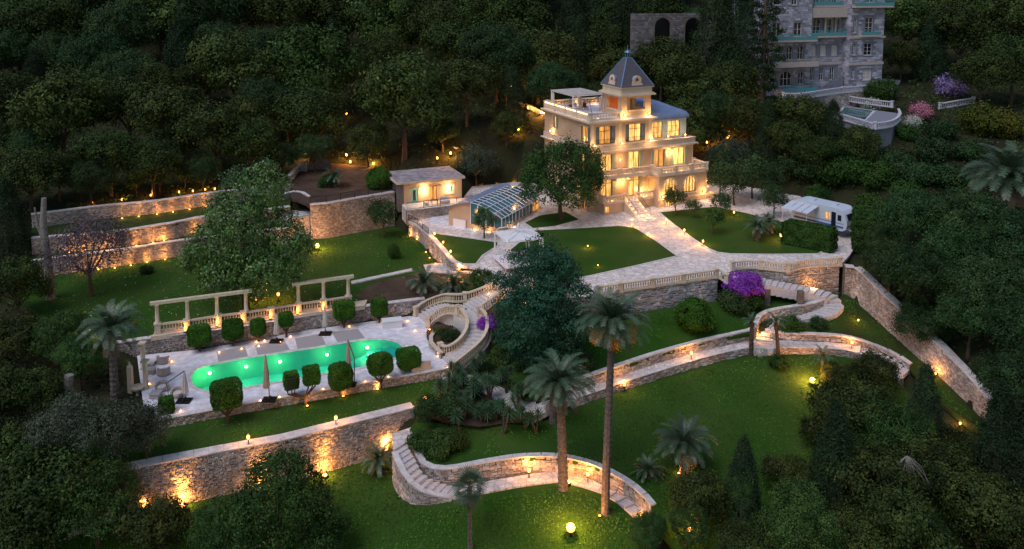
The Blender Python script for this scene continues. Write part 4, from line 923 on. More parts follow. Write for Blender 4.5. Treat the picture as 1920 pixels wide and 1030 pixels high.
rf = MB().add(vs + vt, [(0, 1, 5, 4), (1, 2, 6, 5), (2, 3, 7, 6), (3, 0, 4, 7), (4, 5, 6, 7)]).build('tower_roof', M['slate'], hs)
for i in range(14):                                  # courses of slates
    t0 = i / 14; a = hw + (w2 - hw) * t0 + .02; z = 16.68 + (20.4 - 16.68) * t0
    MB().add([(tc[0] + sx * a, tc[1] + sy * a, z) for sx, sy in ((-1, -1), (1, -1), (1, 1), (-1, 1))] + [(tc[0] + sx * (a - .10), tc[1] + sy * (a - .10), z + .23) for sx, sy in ((-1, -1), (1, -1), (1, 1), (-1, 1))], [(0, 1, 5, 4), (1, 2, 6, 5), (2, 3, 7, 6), (3, 0, 4, 7), (3, 2, 1, 0)]).build('slate_course', M['slate'], rf)
for a, b in zip(vs, vt): MB().tube([Vector(a) + Vector((0, 0, .06)), Vector(b) + Vector((0, 0, .06))], .09, 5).build('hip_flashing', M['zincblue'], rf)
MB().box((tc[0], tc[1], 20.42), (.95, .95, .1)).lathe([(.36, 20.47), (.36, 20.55)], 8, (tc[0], tc[1], 0)).lathe([(.42, 21.1), (.46, 21.16), (.36, 21.32), (.18, 21.45), (.05, 21.55), (.03, 22.15), (.0, 22.2)], 10, (tc[0], tc[1], 0)).build('lantern', M['zincblue'], hs)
for k in range(6): an = k * math.pi / 3; MB().box((tc[0] + .32 * math.cos(an), tc[1] + .32 * math.sin(an), 20.83), (.09, .09, .56), an).build('lantern_post', M['zincblue'], hs)
MB().lathe([(.2, 20.55), (.2, 21.1)], 8, (tc[0], tc[1], 0)).build('lantern_core', M['darkglass'], hs)
def dormer(cxy, rz):
    Mx = Matrix.Translation((cxy[0], cxy[1], 16.68)) @ Matrix.Rotation(rz, 4, 'Z')
    def bb(mb, name, m): mb.v = [tuple(Mx @ Vector(q)) for q in mb.v]; return mb.build(name, m, hs)
    mb = MB().b2(-.85, .85, -.1, .55, 0, .42).b2(-.7, .7, -.02, .9, .42, .7); k = 12; vs = []; fs = []
    for i in range(k + 1):
        a = math.pi * i / k
        for r_ in (.30, .66):
            for y_ in (-.05, .12): vs.append((r_ * math.cos(a), y_, .9 + r_ * math.sin(a)))
    for i in range(k):
        j = 4 * i
        fs += [(j, j + 2, j + 6, j + 4), (j + 2, j + 3, j + 7, j + 6), (j + 3, j + 1, j + 5, j + 7), (j + 1, j, j + 4, j + 5)]
    mb.add(vs, fs).b2(-.66, -.3, -.05, .12, .7, .9).b2(.3, .66, -.05, .12, .7, .9).b2(-.3, .3, -.05, .12, .701, .76)
    d = bb(mb, 'dormer', M['trim'])
    q = [(.3 * math.cos(a), .08, .9 + .3 * math.sin(a)) for a in [2 * math.pi * i / 14 for i in range(14)]]
    bb(MB().add(q, [tuple(range(14))]), 'round_window', mat('amber_glass', (.25, .08, .03), .3)) if not hasattr(dormer, 'm') else bb(MB().add(q, [tuple(range(14))]), 'round_window', dormer.m)
    vs = []; 
    for i in range(9):
        a = math.pi * i / 8
        for y_ in (.12, 1.6): vs.append((.6 * math.cos(a), y_, .9 + .55 * math.sin(a)))
    bb(MB().add(vs, [(2 * i, 2 * i + 1, 2 * i + 3, 2 * i + 2) for i in range(8)]), 'dormer_roof', M['zincblue'])
dormer((tc[0], tc[1] - 2.45), 0); dormer((tc[0] - 2.45, tc[1]), -math.pi / 2); dormer((tc[0] + 2.45, tc[1]), math.pi / 2)
# drain pipes
for u, y_ in ((9.72, -.08), (16.7, -.08), (16.75, -3.18)): MB().tube([(u, y_, .1), (u, y_, 8.0 if y_ > -1 else 4.7)], .05, 6).build('drain_pipe', M['trim'], hs)
MB().b2(16.81, 18.6, -1.0, 2.5, 0, 3.3).build('side_annex', M['stucco'], hs); MB().b2(16.81, 18.8, -1.2, 2.7, 3.3, 3.45).build('annex_roof', M['trim'], hs)
# roof pergola, cantilever parasols and seats on the roof terrace
rp = thing('roof_pergola', 'white slatted pergola standing on the back of the roof terrace', 'pergola', C0, TH)
pc = [(.5, 5.6), (.5, 11.9), (5.2, 5.6), (5.2, 11.9)]
for a, b in pc: MB().b2(a - .07, a + .07, b - .07, b + .07, 12.55, 15.0).build('post', M['white'], rp)
for a in (.5, 5.2): MB().b2(a - .06, a + .06, 5.4, 12.1, 15.0, 15.14).build('beam', M['white'], rp)
for b in (5.55, 11.95): MB().b2(.56, 5.14, b - .06, b + .06, 15.0, 15.12).build('beam', M['white'], rp)
for k in range(13): MB().b2(.3, 5.4, 5.75 + k * .5, 6.0 + k * .5, 15.145, 15.18).build('canopy_slat', M['offwhite'], rp)
for a in (.5, 5.2): MB().lathe([(.02, 0), (.22, .1), (.2, 1.9), (.08, 2.3)], 7, (a + (.2 if a < 1 else -.25), 11.8, 12.6)).build('curtain', M['offwhite'], rp)
# ------------------------------------------------------------------ pool house
A0 = P(753.5, 384, .6); A1 = P(866, 372, .6); angA = math.atan2((A1 - A0).y, (A1 - A0).x); LA = (A1 - A0).length
ph = thing('pool_house', 'long low ochre outbuilding with flat stone roof and two wall sconces', 'outbuilding', A0, angA)
dh = [(1.3, 2.3, .02, 2.1), (4.0, 5.0, .02, 2.1), (LA - 2.3, LA - 1.2, .9, 2.1)]
panel(.3, LA, 0, 2.9, dh, .3, 'wall', M['stucco'], ph)
window(ph, dh[0], nv=1, frame='shut_teal', pane='darkglass', trim=False, sill=False, fw=.3, rec=.1); window(ph, dh[1], nv=2, frame='iron', pane='glow_dim', trim=False, sill=False)
window(ph, dh[2], nv=2, frame='shut_teal', pane='darkglass', fw=.25, rec=.06, tm='stucco')
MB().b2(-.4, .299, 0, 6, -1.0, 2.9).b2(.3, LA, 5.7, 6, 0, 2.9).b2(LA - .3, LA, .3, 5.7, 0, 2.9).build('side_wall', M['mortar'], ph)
MB().b2(-.8, LA + .35, -.45, 6.6, 2.9, 3.2).build('roof_slab', M['trim'], ph)
MB().b2(-.7, LA + .25, -.35, 6.5, 3.2, 3.24).build('roof_covering', mat('flat_roof_stone', (.30, .27, .29), .9, var=.45, vscale=1.4, bump=.05, bscale=5), ph)
for u in (1.8, 4.5):
    fb = MB()
    for s_ in (-.8, .8): fb.tube([(u + s_, -.1, 2.2), (u + s_ * .95, -.7, 2.35)], .03, 4)
    fb.tube([(u - .85, -.7, 2.35), (u + .85, -.7, 2.35)], .03, 4)
    for k in range(6): x = u - .7 + k * .28; fb.tube([(x, -.05, 2.45), (x, -.75, 2.38)], .02, 4)
    fb.build('door_canopy', M['iron'], ph)
tf = [A0 + Matrix.Rotation(angA, 3, 'Z') @ Vector(q) for q in [(0, 0, 0), (LA + .5, 0, 0), (LA + .5, -3.0, 0), (-.2, -3.2, 0)]]
tag(MB().prism([(q.x, q.y) for q in tf], -1.4, .62).build('pool_house_terrace', M['pave']), kind='structure')
stone_wall('retaining_wall', 'stone wall under the iron railing before the ochre outbuilding', [tf[3] + Vector((0, 0, .0)), tf[2]], -1.0, thick=.3, cop_h=.06)
def iron_fence(label, line, h=1.0, gap=.14, post=2.0, m='iron', name='iron_railing'):
    rt = thing(name, label, 'railing'); line = [Vector(p) for p in line]; L = plen(line); n = max(2, int(L / gap)); pp = sample(line, n)
    MB().tube([p + Vector((0, 0, h)) for p in pp[::max(1, n // 20)] + [pp[-1]]], .03, 5).build('top_rail', M[m], rt)
    MB().tube([p + Vector((0, 0, .12)) for p in pp[::max(1, n // 20)] + [pp[-1]]], .02, 4).build('bottom_rail', M[m], rt)
    mb = MB()
    for p in pp: mb.box(p + Vector((0, 0, h / 2)), (.018, .018, h))
    tag(mb.build('bars', M[m], rt), kind='stuff')
    for p in sample(line, max(1, int(L / post))): link('post', _fp, rt, p + Vector((0, 0, h / 2)), None, (1, 1, h))
    return rt
_fp = MB().box((0, 0, 0), (.06, .06, 1.08)).mesh('post', M['iron'])
iron_fence('black iron railing along the terrace of the ochre outbuilding', [tf[3] + Vector((0, .15, .05)), tf[2] + Vector((0, .15, .05))])
iron_fence('black iron railing on the high rubble wall below the brown garden', [p + Vector((0, .3, .1)) for p in wz(B_BASE[1:], z=2.1)], h=.9)
iron_fence('dark iron railing on the small viewing platform', [P(542, 411, .45), P(588, 404, .45)], h=.9)
iron_fence('dark railing on top of the curving uplit wall', [p + Vector((0, .2, .1)) for p in C_TOP[:3]], h=.8)
# ------------------------------------------------------------------ solarium: curved zinc roof, glazed slope
Rr_ = P(941, 440, -.8); gd = Vector((math.cos(R(-27.9)), math.sin(R(-27.9)), 0)); ld = Vector((math.sin(R(27.9)), math.cos(R(27.9)), 0))
SW, SL = 7.9, 10.6; so_ = Rr_ - gd * SW                       # local x along the gable, y into the length
sr = thing('solarium', 'solarium with curved blue zinc roof and sloping glazed front', 'solarium', so_, R(-27.9))
prof = [(0, 2.35), (.8, 2.85), (1.7, 3.2), (2.5, 3.4), (3.3, 3.5)]; gprof = [(3.3, 3.5), (4.4, 3.4), (5.6, 3.05), (6.8, 2.55), (7.9, 2.0)]
y0, y1 = 0, SL
mb = MB(); vs = []; fs = []
for x, z in [(-.35, 2.1)] + prof: vs += [(x, -.3, z + .12), (x, y1 + .3, z + .12), (x, -.3, z), (x, y1 + .3, z)]
for i in range(len(prof)): k = 4 * i; fs += [(k, k + 1, k + 5, k + 4), (k + 2, k + 6, k + 7, k + 3), (k, k + 4, k + 6, k + 2), (k + 1, k + 3, k + 7, k + 5)]
k = 4 * len(prof); fs += [(k, k + 1, k + 3, k + 2), (0, 2, 3, 1)]
mb.add(vs, fs).build('zinc_roof', M['zinc'], sr)
for yy in (.0, y1 - .3):
    g = [(0, 0)] + [(x, z) for x, z in prof] + [(3.3, 0)]
    MB().add([(x, yy, z) for x, z in g] + [(x, yy + .3, z) for x, z in g], [tuple(range(7)), tuple(range(7, 14))[::-1]] + [(i, (i + 1) % 7, 7 + (i + 1) % 7, 7 + i) for i in range(7)]).build('gable_wall', M['stucco'], sr)
MB().b2(0, .3, .3, y1 - .3, 0, 2.35).build('wall', M['stucco'], sr); MB().b2(3.3, SW, 0, .25, 0, .75).b2(SW - .25, SW, .25, y1, 0, .75).b2(3.3, SW - .25, y1 - .25, y1, 0, .75).build('low_wall', M['stucco'], sr)
MB().b2(.3, SW - .25, .3, y1 - .3, 0, .03).build('floor', M['pave_path'], sr)
M['solglass'] = mat('solarium_glass', (.035, .13, .18), .10, spec=.9, var=.3, vscale=1)
for j in range(11):
    ya, yb = y0 + .05 + j * (y1 - .1) / 11, y0 + .05 + (j + 1) * (y1 - .1) / 11
    for i in range(4):
        (xa, za), (xb, zb) = gprof[i], gprof[i + 1]
        MB().add([(xa, ya + .04, za), (xb, ya + .04, zb), (xb, yb - .04, zb), (xa, yb - .04, za)], [(0, 1, 2, 3)]).build('roof_pane', M['solglass'], sr)
for j in range(12): yy = y0 + .05 + j * (y1 - .1) / 11; MB().tube([(x, yy, z + .03) for x, z in gprof], .045, 4).build('rafter', M['white'], sr)
for i in range(5): x, z = gprof[i]; MB().tube([(x, y0, z + .04), (x, y1, z + .04)], .05, 4).build('purlin', M['white'], sr)
for j in range(12):
    yy = y0 + .05 + j * (y1 - .1) / 11; MB().b2(SW - .1, SW, yy - .05, yy + .05, .75, 2.0).build('mullion', M['white'], sr)
    if j < 11: MB().add([(SW - .05, yy + .05, .76), (SW - .05, yy + (y1 - .1) / 11 - .05, .76), (SW - .05, yy + (y1 - .1) / 11 - .05, 1.97), (SW - .05, yy + .05, 1.97)], [(0, 1, 2, 3)]).build('side_pane', M['glow_dim'] if j > 8 else M['solglass'], sr)
for i in range(4):
    (xa, za), (xb, zb) = gprof[i], gprof[i + 1]
    MB().add([(xa, .05, .76), (xb, .05, .76), (xb, .05, zb), (xa, .05, za)], [(0, 1, 2, 3)]).build('gable_pane', M['solglass'], sr)
    MB().b2(xa - .05, xa + .05, 0, .1, .75, za).build('mullion', M['white'], sr)
MB().b2(.9, 2.7, -.35, -.05, .05, 1.15).build('white_hatch', M['white'], sr)
# patio before the solarium, table
pt = [so_ + Matrix.Rotation(R(-27.9), 3, 'Z') @ Vector(q) for q in [(0, -.9, 0), (SW, -.8, 0), (SW + .1, 0, 0), (0, 4, 0), (-3.2, 5.5, 0), (-4.2, 3.0, 0), (-3.3, .0, 0)]]
tag(MB().prism([(q.x, q.y) for q in pt], -1.2, -.66).build('solarium_patio', M['deck']), kind='structure')
def table(label, p, m='white', r=.5, h=.72):
    t_ = thing('garden_table', label, 'table', p)
    MB().box((0, 0, h), (r * 2, r * 1.4, .05)).build('tabletop', M[m], t_)
    for sx in (-1, 1):
        for sy in (-1, 1): MB().box((sx * r * .8, sy * r * .5, h / 2), (.05, .05, h)).build('leg', M[m], t_)
table('small white table on the patio behind the solarium gable', so_ + Matrix.Rotation(R(-27.9), 3, 'Z') @ Vector((-1.0, 3.6, .15)))
tb = A0 + Matrix.Rotation(angA, 3, 'Z') @ Vector((4.1, -1.9, .03)); table('small dark table on the railed terrace of the ochre outbuilding', tb, 'darkwood')
for k, (dx, s_) in enumerate(((5.6, 'grey cushioned bench on the railed terrace of the ochre outbuilding'), (3.0, 'pale stool on the railed terrace of the ochre outbuilding'))):
    q = A0 + Matrix.Rotation(angA, 3, 'Z') @ Vector((dx, -1.6, .03)); t_ = thing('garden_bench' if k == 0 else 'garden_stool', s_, 'bench' if k == 0 else 'stool', q, angA); w_ = .7 if k == 0 else .25
    MB().b2(-w_, w_, -.3, .3, .1, .42).build('seat', M['offwhite'], t_)
    if k == 0: MB().b2(-w_, w_, .31, .42, .1, .85).build('backrest', M['offwhite'], t_)
# ------------------------------------------------------------------ gazebo
gp = P(972, 486, -.25); gz = thing('gazebo', 'white iron gazebo with ornate open roof and fabric canopy', 'gazebo', gp, R(20))
w_ = 2.1
for sx in (-1, 1):
    for sy in (-1, 1):
        MB().box((sx * w_, sy * w_, 1.35), (.16, .16, 2.7)).box((sx * (w_ - .35), sy * w_, 1.35), (.07, .07, 2.7)).build('post', M['white'], gz)
        MB().tube([(sx * w_, sy * w_, 2.7), (sx * 1.7, sy * 1.7, 3.35), (sx * .9, sy * .9, 3.6), (sx * .25, sy * .25, 3.5), (0, 0, 3.9)], .05, 5).build('roof_rib', M['white'], gz)
for s_ in (-1, 1): MB().b2(-w_, w_, s_ * w_ - .06, s_ * w_ + .06, 2.7, 2.84).b2(s_ * w_ - .06, s_ * w_ + .06, -w_ + .07, w_ - .07, 2.702, 2.842).build('beam', M['white'], gz)
for s_ in (-1, 1):
    MB().tube([(0, s_ * w_, 2.84), (0, s_ * 1.6, 3.4), (0, s_ * .8, 3.55), (0, s_ * .2, 3.5)], .04, 5).tube([(s_ * w_, 0, 2.84), (s_ * 1.6, 0, 3.4), (s_ * .8, 0, 3.55), (s_ * .2, 0, 3.5)], .04, 5).build('roof_rib', M['white'], gz)
MB().lathe([(.05, 3.85), (.16, 3.95), (.12, 4.1), (.03, 4.2), (.02, 4.4)], 8).build('finial', M['white'], gz)
MB().add([(-w_, -w_, 2.86), (w_, -w_, 2.86), (w_, w_, 2.86), (-w_, w_, 2.86), (0, 0, 3.2)], [(0, 1, 4), (1, 2, 4), (2, 3, 4), (3, 0, 4)]).build('canopy', M['white'], gz)
MB().b2(-2.4, 2.4, -2.4, 2.4, -.1, .08).build('floor', M['deck'], gz)
for an in (45, 225): MB().box((math.cos(R(an)) * .9, math.sin(R(an)) * .9, .3), (.5, .5, .45)).build('seat', M['white'], gz)
# ------------------------------------------------------------------ caravan with awning
cp = P(1548, 428, .9); cv = thing('caravan', 'white touring caravan with pale awning parked behind the hedge', 'caravan', cp, R(-50)); cv.scale = (1.15,) * 3
M['cwhite'] = mat('caravan_white', (.55, .60, .68), .4)
def rbox(x0, x1, y0, y1, z0, z1, r=.3):
    pr = [(x0 + .15, z0), (x1 - .5, z0), (x1 - .1, z0 + .25), (x1, z0 + .7), (x1 - .05, z0 + 1.2), (x1 - .3, z1 - .5), (x1 - .6, z1 - .2), (x1 - 1.0, z1 - .04), (x1 - 1.5, z1), (x0 + .7, z1), (x0 + .25, z1 - .12), (x0 + .05, z1 - .45), (x0, z0 + .3)]
    n_ = len(pr); return MB().add([(x, y0, z) for x, z in pr] + [(x, y1, z) for x, z in pr], [tuple(range(n_)), tuple(range(n_, 2 * n_))[::-1]] + [(i, n_ + i, n_ + (i + 1) % n_, (i + 1) % n_) for i in range(n_)])
rbox(-3.4, 3.0, -1.15, 1.15, .45, 2.75).build('body', M['cwhite'], cv)
MB().b2(-3.1, 2.6, -1.17, -1.152, .75, .95).b2(-3.1, 2.6, -1.17, -1.152, 1.2, 1.25).build('stripe', mat('blue_stripe', (.05, .12, .35), .5), cv)
for x0, x1, z0, z1, m in ((.5, 1.1, 1.45, 2.1, 'glow'), (1.25, 1.75, .7, 2.3, 'darkglass'), (1.95, 2.35, 1.5, 2.1, 'darkglass')): MB().b2(x0, x1, -1.18, -1.156, z0, z1).build('window', M[m], cv)
MB().add([(2.98, -.85, 1.6), (2.98, .85, 1.6), (2.76, .85, 2.2), (2.76, -.85, 2.2)], [(0, 1, 2, 3)]).build('front_window', M['darkglass'], cv)
for x in (-1.6, 1.0): MB().b2(x - .3, x + .3, -.3, .3, 2.76, 2.9).build('roof_vent', M['cwhite'], cv)
for s_ in (-1, 1):
    wv = MB().lathe([(.1, -.1), (.33, -.1), (.35, -.03), (.35, .03), (.33, .1), (.1, .1)], 14); wv.v = [(a, c + s_ * 1.02, b + .35) for a, b, c in wv.v]; wv.build('wheel', M['iron'], cv)
MB().tube([(2.9, -.5, .5), (4.2, 0, .5), (2.9, .5, .5)], .05, 5).tube([(4.2, 0, .5), (4.2, 0, 0)], .04, 5).build('drawbar', M['white'], cv)
MB().b2(3.3, 3.9, -.5, .5, .5, 1.3).build('gas_locker', M['darkwood'], cv)
aw = thing('caravan_awning', 'pale striped fabric awning stretched beside the caravan', 'awning', cp, R(-50)); aw.scale = (1.15,) * 3
for k in range(4):
    x0 = -3.3 + k * .8; MB().add([(x0, -1.25, 2.6), (x0 + .72, -1.25, 2.6), (x0 + .72, -3.4, 2.15), (x0, -3.4, 2.15)], [(0, 1, 2, 3)]).build('fabric_panel', M['cwhite'], aw)
for x in (-3.1, -.3): MB().tube([(x, -3.35, 2.15), (x, -3.35, .0)], .03, 5).build('pole', M['white'], aw)
# ------------------------------------------------------------------ the apartment mansion up the slope
M['ash'] = mat('grey_ashlar', (.40, .40, .47), .9, attr='shade', var=.2, vscale=.7)
M['ash2'] = mat('arcade_stone', (.17, .16, .165), .9, attr='shade', var=.2)
M['ashcore'] = mat('ashlar_joint', (.22, .22, .26), .95)
M['tealrail'] = mat('teal_rail', (.10, .30, .33), .6)
M['tan'] = mat('tan_render', (.50, .42, .37), .85, var=.1)
Yb = 147; ap0 = D(1652, 160, Yb); ap0.z = ZV(Yb, 163); TA = R(16)
am = thing('mansion', 'grey stone apartment mansion with turquoise balconies on the hillside', 'mansion', ap0, TA); am.scale = (1.05,) * 3
def ashlar(x0, x1, y0, y1, z0, z1, holes=(), left=True, right=True):
    """block with coursed stones on its faces"""
    MB().b2(x0 + .0, x1, y0 + .35, y1, z0, z1).build('wall', M['ashcore'], am)
    panel(x0, x1, z0, z1, holes, .34, 'front_wall', M['ashcore'], am, y=y0)
    mb = MB(); C = []
    def face(a0, a1, put, hl):
        z = z0 + .02
        while z < z1 - .1:
            h_ = min(.36, z1 - z); a = a0 - random.uniform(0, .5)
            while a < a1:
                l = random.uniform(.45, .95); p, q = max(a, a0), min(a + l, a1) - .03
                if q - p > .12 and not any(hh[0] - .12 < q and hh[1] + .12 > p and hh[2] - .1 < z + h_ and hh[3] + .1 > z for hh in hl):
                    put(p, q, z, z + h_ - .035); t_ = random.uniform(.6, 1.3); C.extend([(t_ * 1.02, t_, t_ * random.uniform(.94, 1.06), 1)] * 8)
                a += l
            z += h_
    face(x0, x1, lambda p, q, a, b: mb.b2(p, q, y0 - random.uniform(.03, .08), y0 + .01, a, b), holes)
    if right: face(y0, y1, lambda p, q, a, b: mb.b2(x1 - .01, x1 + random.uniform(.03, .08), p, q, a, b), ())
    if left: face(y0, y1, lambda p, q, a, b: mb.b2(x0 - random.uniform(.03, .08), x0 + .01, p, q, a, b), ())
    o = mb.build('ashlar_stones', M['ash'], am); ca = o.data.color_attributes.new('shade', 'FLOAT_COLOR', 'POINT'); ca.data.foreach_set('color', np.array(C, np.float32).ravel()); o['kind'] = 'stuff'
top = 21
# tower block (right), local x -6.2..0
hr = [(-3.6, -2.1, 9.0, 11.4), (-3.6, -2.1, 5.3, 7.2), (-3.7, -2.0, 1.2, 3.0), (-3.6, -2.1, 13.9, 16.4), (-5.8, -5.2, 5.4, 7.2), (-5.8, -5.2, 1.4, 3.2), (-5.8, -5.2, 9.0, 11.4), (-5.8, -5.2, 13.9, 16.2)]
ashlar(-6.3, 0, 0, 9, -1.5, top, hr)
for h in hr: window(am, h, y=0, nv=2, nh=3, frame='white', pane='darkglass' if h[2] != 1.2 else 'offwhite', tm='tan', trim=False)
hm = [(-12.0, -10.6, 8.8, 11.2, 'arch'), (-9.7, -8.4, 8.8, 11.2), (-7.7, -6.9, 8.9, 11.2), (-12.2, -11.2, 5.2, 6.9), (-10.4, -9.3, 5.2, 6.9), (-8.3, -7.2, 5.2, 6.9), (-12.2, -11.5, 1.2, 3.3), (-10.4, -9.6, 1.2, 3.3), (-8.4, -7.6, 1.2, 3.3), (-12.0, -11.0, 13.8, 16), (-8.6, -7.6, 13.8, 16)]
ashlar(-13.2, -6.3, 2.0, 9, -1.5, top, hm, right=False)
for h in hm: window(am, h, y=2.0, nv=2, nh=2, frame='white', pane='darkglass' if h[2] != 5.2 else 'offwhite', tm='tan', trim=h[2] > 8)
hl = [(-18.6, -16.6, .7, 3.0, 'arch'), (-15.3, -14.4, .9, 2.8, 'arch'), (-20.4, -19.6, 1.2, 2.8, 'arch'), (-20.2, -18.8, 8.6, 10.8), (-16.4, -15.0, 8.6, 10.8), (-15.6, -14.6, 4.9, 7.0, 'arch'), (-17.6, -16.6, 4.9, 7.0, 'arch'), (-19.6, -18.6, 4.9, 7.0, 'arch'), (-20, -19, 13.6, 15.6), (-17, -16, 13.6, 15.6)]
ashlar(-22.6, -13.2, .6, 9, -1.5, top, hl, right=False)
for h in hl: window(am, h, y=.6, nv=3 if h[1] - h[0] > 1.5 else 2, nh=2, frame='white', pane='darkglass', tm='tan', trim=False)
def slab(x0, x1, y0, y1, z, rail=True, m='tan', rm='tealrail'):
    MB().b2(x0, x1, y0, y1, z - .25, z).build('balcony', M[m], am)
    if rail:
        rb = MB().b2(x0, x1, y0, y0 + .05, z + .9, z + .96)
        n_ = int((x1 - x0) / .16)
        for i in range(n_ + 1): x = x0 + (x1 - x0) * i / n_; rb.b2(x - .015, x + .015, y0 + .01, y0 + .04, z, z + .9)
        rb.b2(x0, x0 + .05, y0 + .06, y1, z + .9, z + .95).b2(x1 - .05, x1, y0 + .06, y1, z + .9, z + .95).b2(x0, x1, y0 + .015, y0 + .035, z + .04, z + .55).build('balcony_rail', M[rm], am)
slab(-13.0, -6.35, .8, 1.95, 8.5); slab(-12.6, -7.2, .9, 1.95, 13.4); slab(-22, -13.3, -1.2, .55, 8.1, True); slab(-4.6, -1.2, -.8, -.06, 8.6); slab(-6.3, 1.0, -1.0, -.09, 13.3); slab(-21, -13.3, -1.8, .55, 4.2, True, 'tan', 'tan')
slab(-19.8, -13.6, -2.2, .5, .1, True)
MB().b2(-19.8, -13.6, -2.1, .5, -3, -.16).build('terrace_base', M['tan'], am)
for z0, z1, o in ((3.75, 4.15, .12), (8.1, 8.4, .2)): MB().b2(-6.4 - o, o, -o - .09, -.085, z0, z1).b2(-13.2, -6.4 - o, 1.8, 1.93, z0, z1).build('string_course', M['tan'], am)
for x in (-12.4, -10.0, -9.85, -8.0): MB().lathe([(.16, 8.5), (.13, 8.7), (.12, 11.3), (.2, 11.5)], 8, (x, 1.6, 0)).build('column', M['tan'], am, True)
MB().b2(-13.0, -6.4, .8, 1.9, 11.5, 13.1).build('loggia_lintel', M['tan'], am)
MB().b2(-7.4, -6.7, 1.75, 1.93, -.4, 1.9).build('door', mat('turquoise_door', (.05, .38, .45), .5), am)
st_ = MB()
for i in range(12): st_.b2(-10.6 + i * .32, -10.2 + i * .32, .9, 1.85, -.6, -.4 + i * .22)
st_.build('outer_stair', M['ashcore'], am)
for k in range(4):
    zz = 1 + k * 4.2; cpt = (.35, 4.5, 0); MB().lathe([(1.1, zz), (1.1, zz + 3.6), (1.3, zz + 3.8), (1.3, zz + 4.0)], 12, cpt).build('bay', M['tan'], am)
# arcaded wall left of the mansion
vd = thing('arcade_wall', 'old stone arcade wall with dark arches left of the hillside mansion', 'wall', D(1215, 62, 150), R(4))
vz = ZV(150, 26) - vd.location.z
ho = [(1.2 + k * 5.4, 4.0 + k * 5.4, -1, 2.6, 'arch') for k in range(5)]
panel(-3, 28, -5, vz, [(h[0], h[1], -4.9, h[3], 'arch') for h in ho], .7, 'arcade', M['mortar'], vd)
MB().b2(-3, 28, 1.6, 1.8, -5, vz - .5).build('back_wall', M['iron'], vd)
tmp = MB(); C = []; z = -5
while z < vz - .2:
    a = -3
    while a < 28:
        l = random.uniform(.4, .9)
        if not any(h[0] - .1 < a + l and h[1] + .1 > a and z < h[3] + .1 for h in ho): tmp.b2(a, a + l - .04, -random.uniform(.03, .09), .0, z, z + .31); t_ = random.uniform(.6, 1.3); C += [(t_, t_, t_, 1)] * 8
        a += l
    z += .35
o = tmp.build('arcade_stones', M['ash2'], vd); o.data.color_attributes.new('shade', 'FLOAT_COLOR', 'POINT').data.foreach_set('color', np.array(C, np.float32).ravel()); o['kind'] = 'stuff'
# its terraces, balustrades and small pool
M['whitebal'] = mat('white_balustrade', (.55, .53, .58), .8)
t1 = [P(1468, 186, 12.4), P(1500, 187, 12.4), P(1545, 180, 12.4), P(1580, 175, 12.4), P(1622, 172, 12.4), P(1660, 170, 12.4), P(1672, 176, 12.4)]
tag(MB().prism([(p.x, p.y) for p in t1] + [(p.x, p.y) for p in [P(1690, 150, 12.4), P(1560, 140, 12.4), P(1460, 165, 12.4)]], 4, 12.4).build('mansion_terrace', M['ashcore']), kind='structure')
balustrade('balustrade', 'pale balustrade along the upper terrace of the hillside mansion', t1, peds=[0, 3, 5, 6], m='whitebal', gap=.36, ped_w=.35, smooth=3, h=1.0)
stone_wall('retaining_wall', 'reddish stone wall between the two terraces of the hillside mansion', t1[:5], 9.4, thick=.3, coping=False)
t2 = [P(1565, 222, 10.3), P(1600, 232, 10.3), P(1625, 240, 10.3), P(1640, 243, 10.3), P(1672, 238, 10.3), P(1687, 226, 10.3), P(1684, 215, 10.3)]
t2b = [P(1580, 197, 10.3), P(1620, 204, 10.3), P(1650, 208, 10.3), P(1680, 212, 10.3)]
tag(MB().prism([(p.x, p.y) for p in t2 + t2b[::-1]], 6, 10.3).build('mansion_pool_terrace', M['ashcore']), kind='structure')
balustrade('balustrade', 'white balustrade curving round the front of the hillside pool', t2, peds=[0, 3, 5], m='whitebal', gap=.36, ped_w=.35, smooth=3)
balustrade('balustrade', 'white balustrade behind the small hillside pool', [Vector((p.x, p.y + 1.5, p.z + .6)) for p in t2b], peds=[0, 3], m='whitebal', gap=.36, ped_w=.35)
pl2 = thing('hillside_pool', 'small dark turquoise pool on the terrace below the hillside mansion', 'swimming pool')
q = [P(1584, 201, 10.36), P(1636, 208, 10.36), P(1622, 224, 10.36), P(1572, 214, 10.36)]
MB().add(q, [(0, 1, 2, 3)]).build('water', mat('dark_pool_water', (.01, .10, .11), .05, spec=.8), pl2)
MB().prism([(p.x, p.y) for p in [q[0] + Vector((0, .4, 0)), q[1] + Vector((.5, 0, 0)), q[2] - Vector((0, .4, 0)), q[3] - Vector((.5, 0, 0))]], 10.2, 10.33).build('rim', M['whitebal'], pl2)
balustrade('balustrade', 'white balustrade beside the track right of the hillside mansion', [G(1762, 205), G(1790, 200), G(1825, 194)], peds=[0, 2], m='whitebal', gap=.4, ped_w=.35)
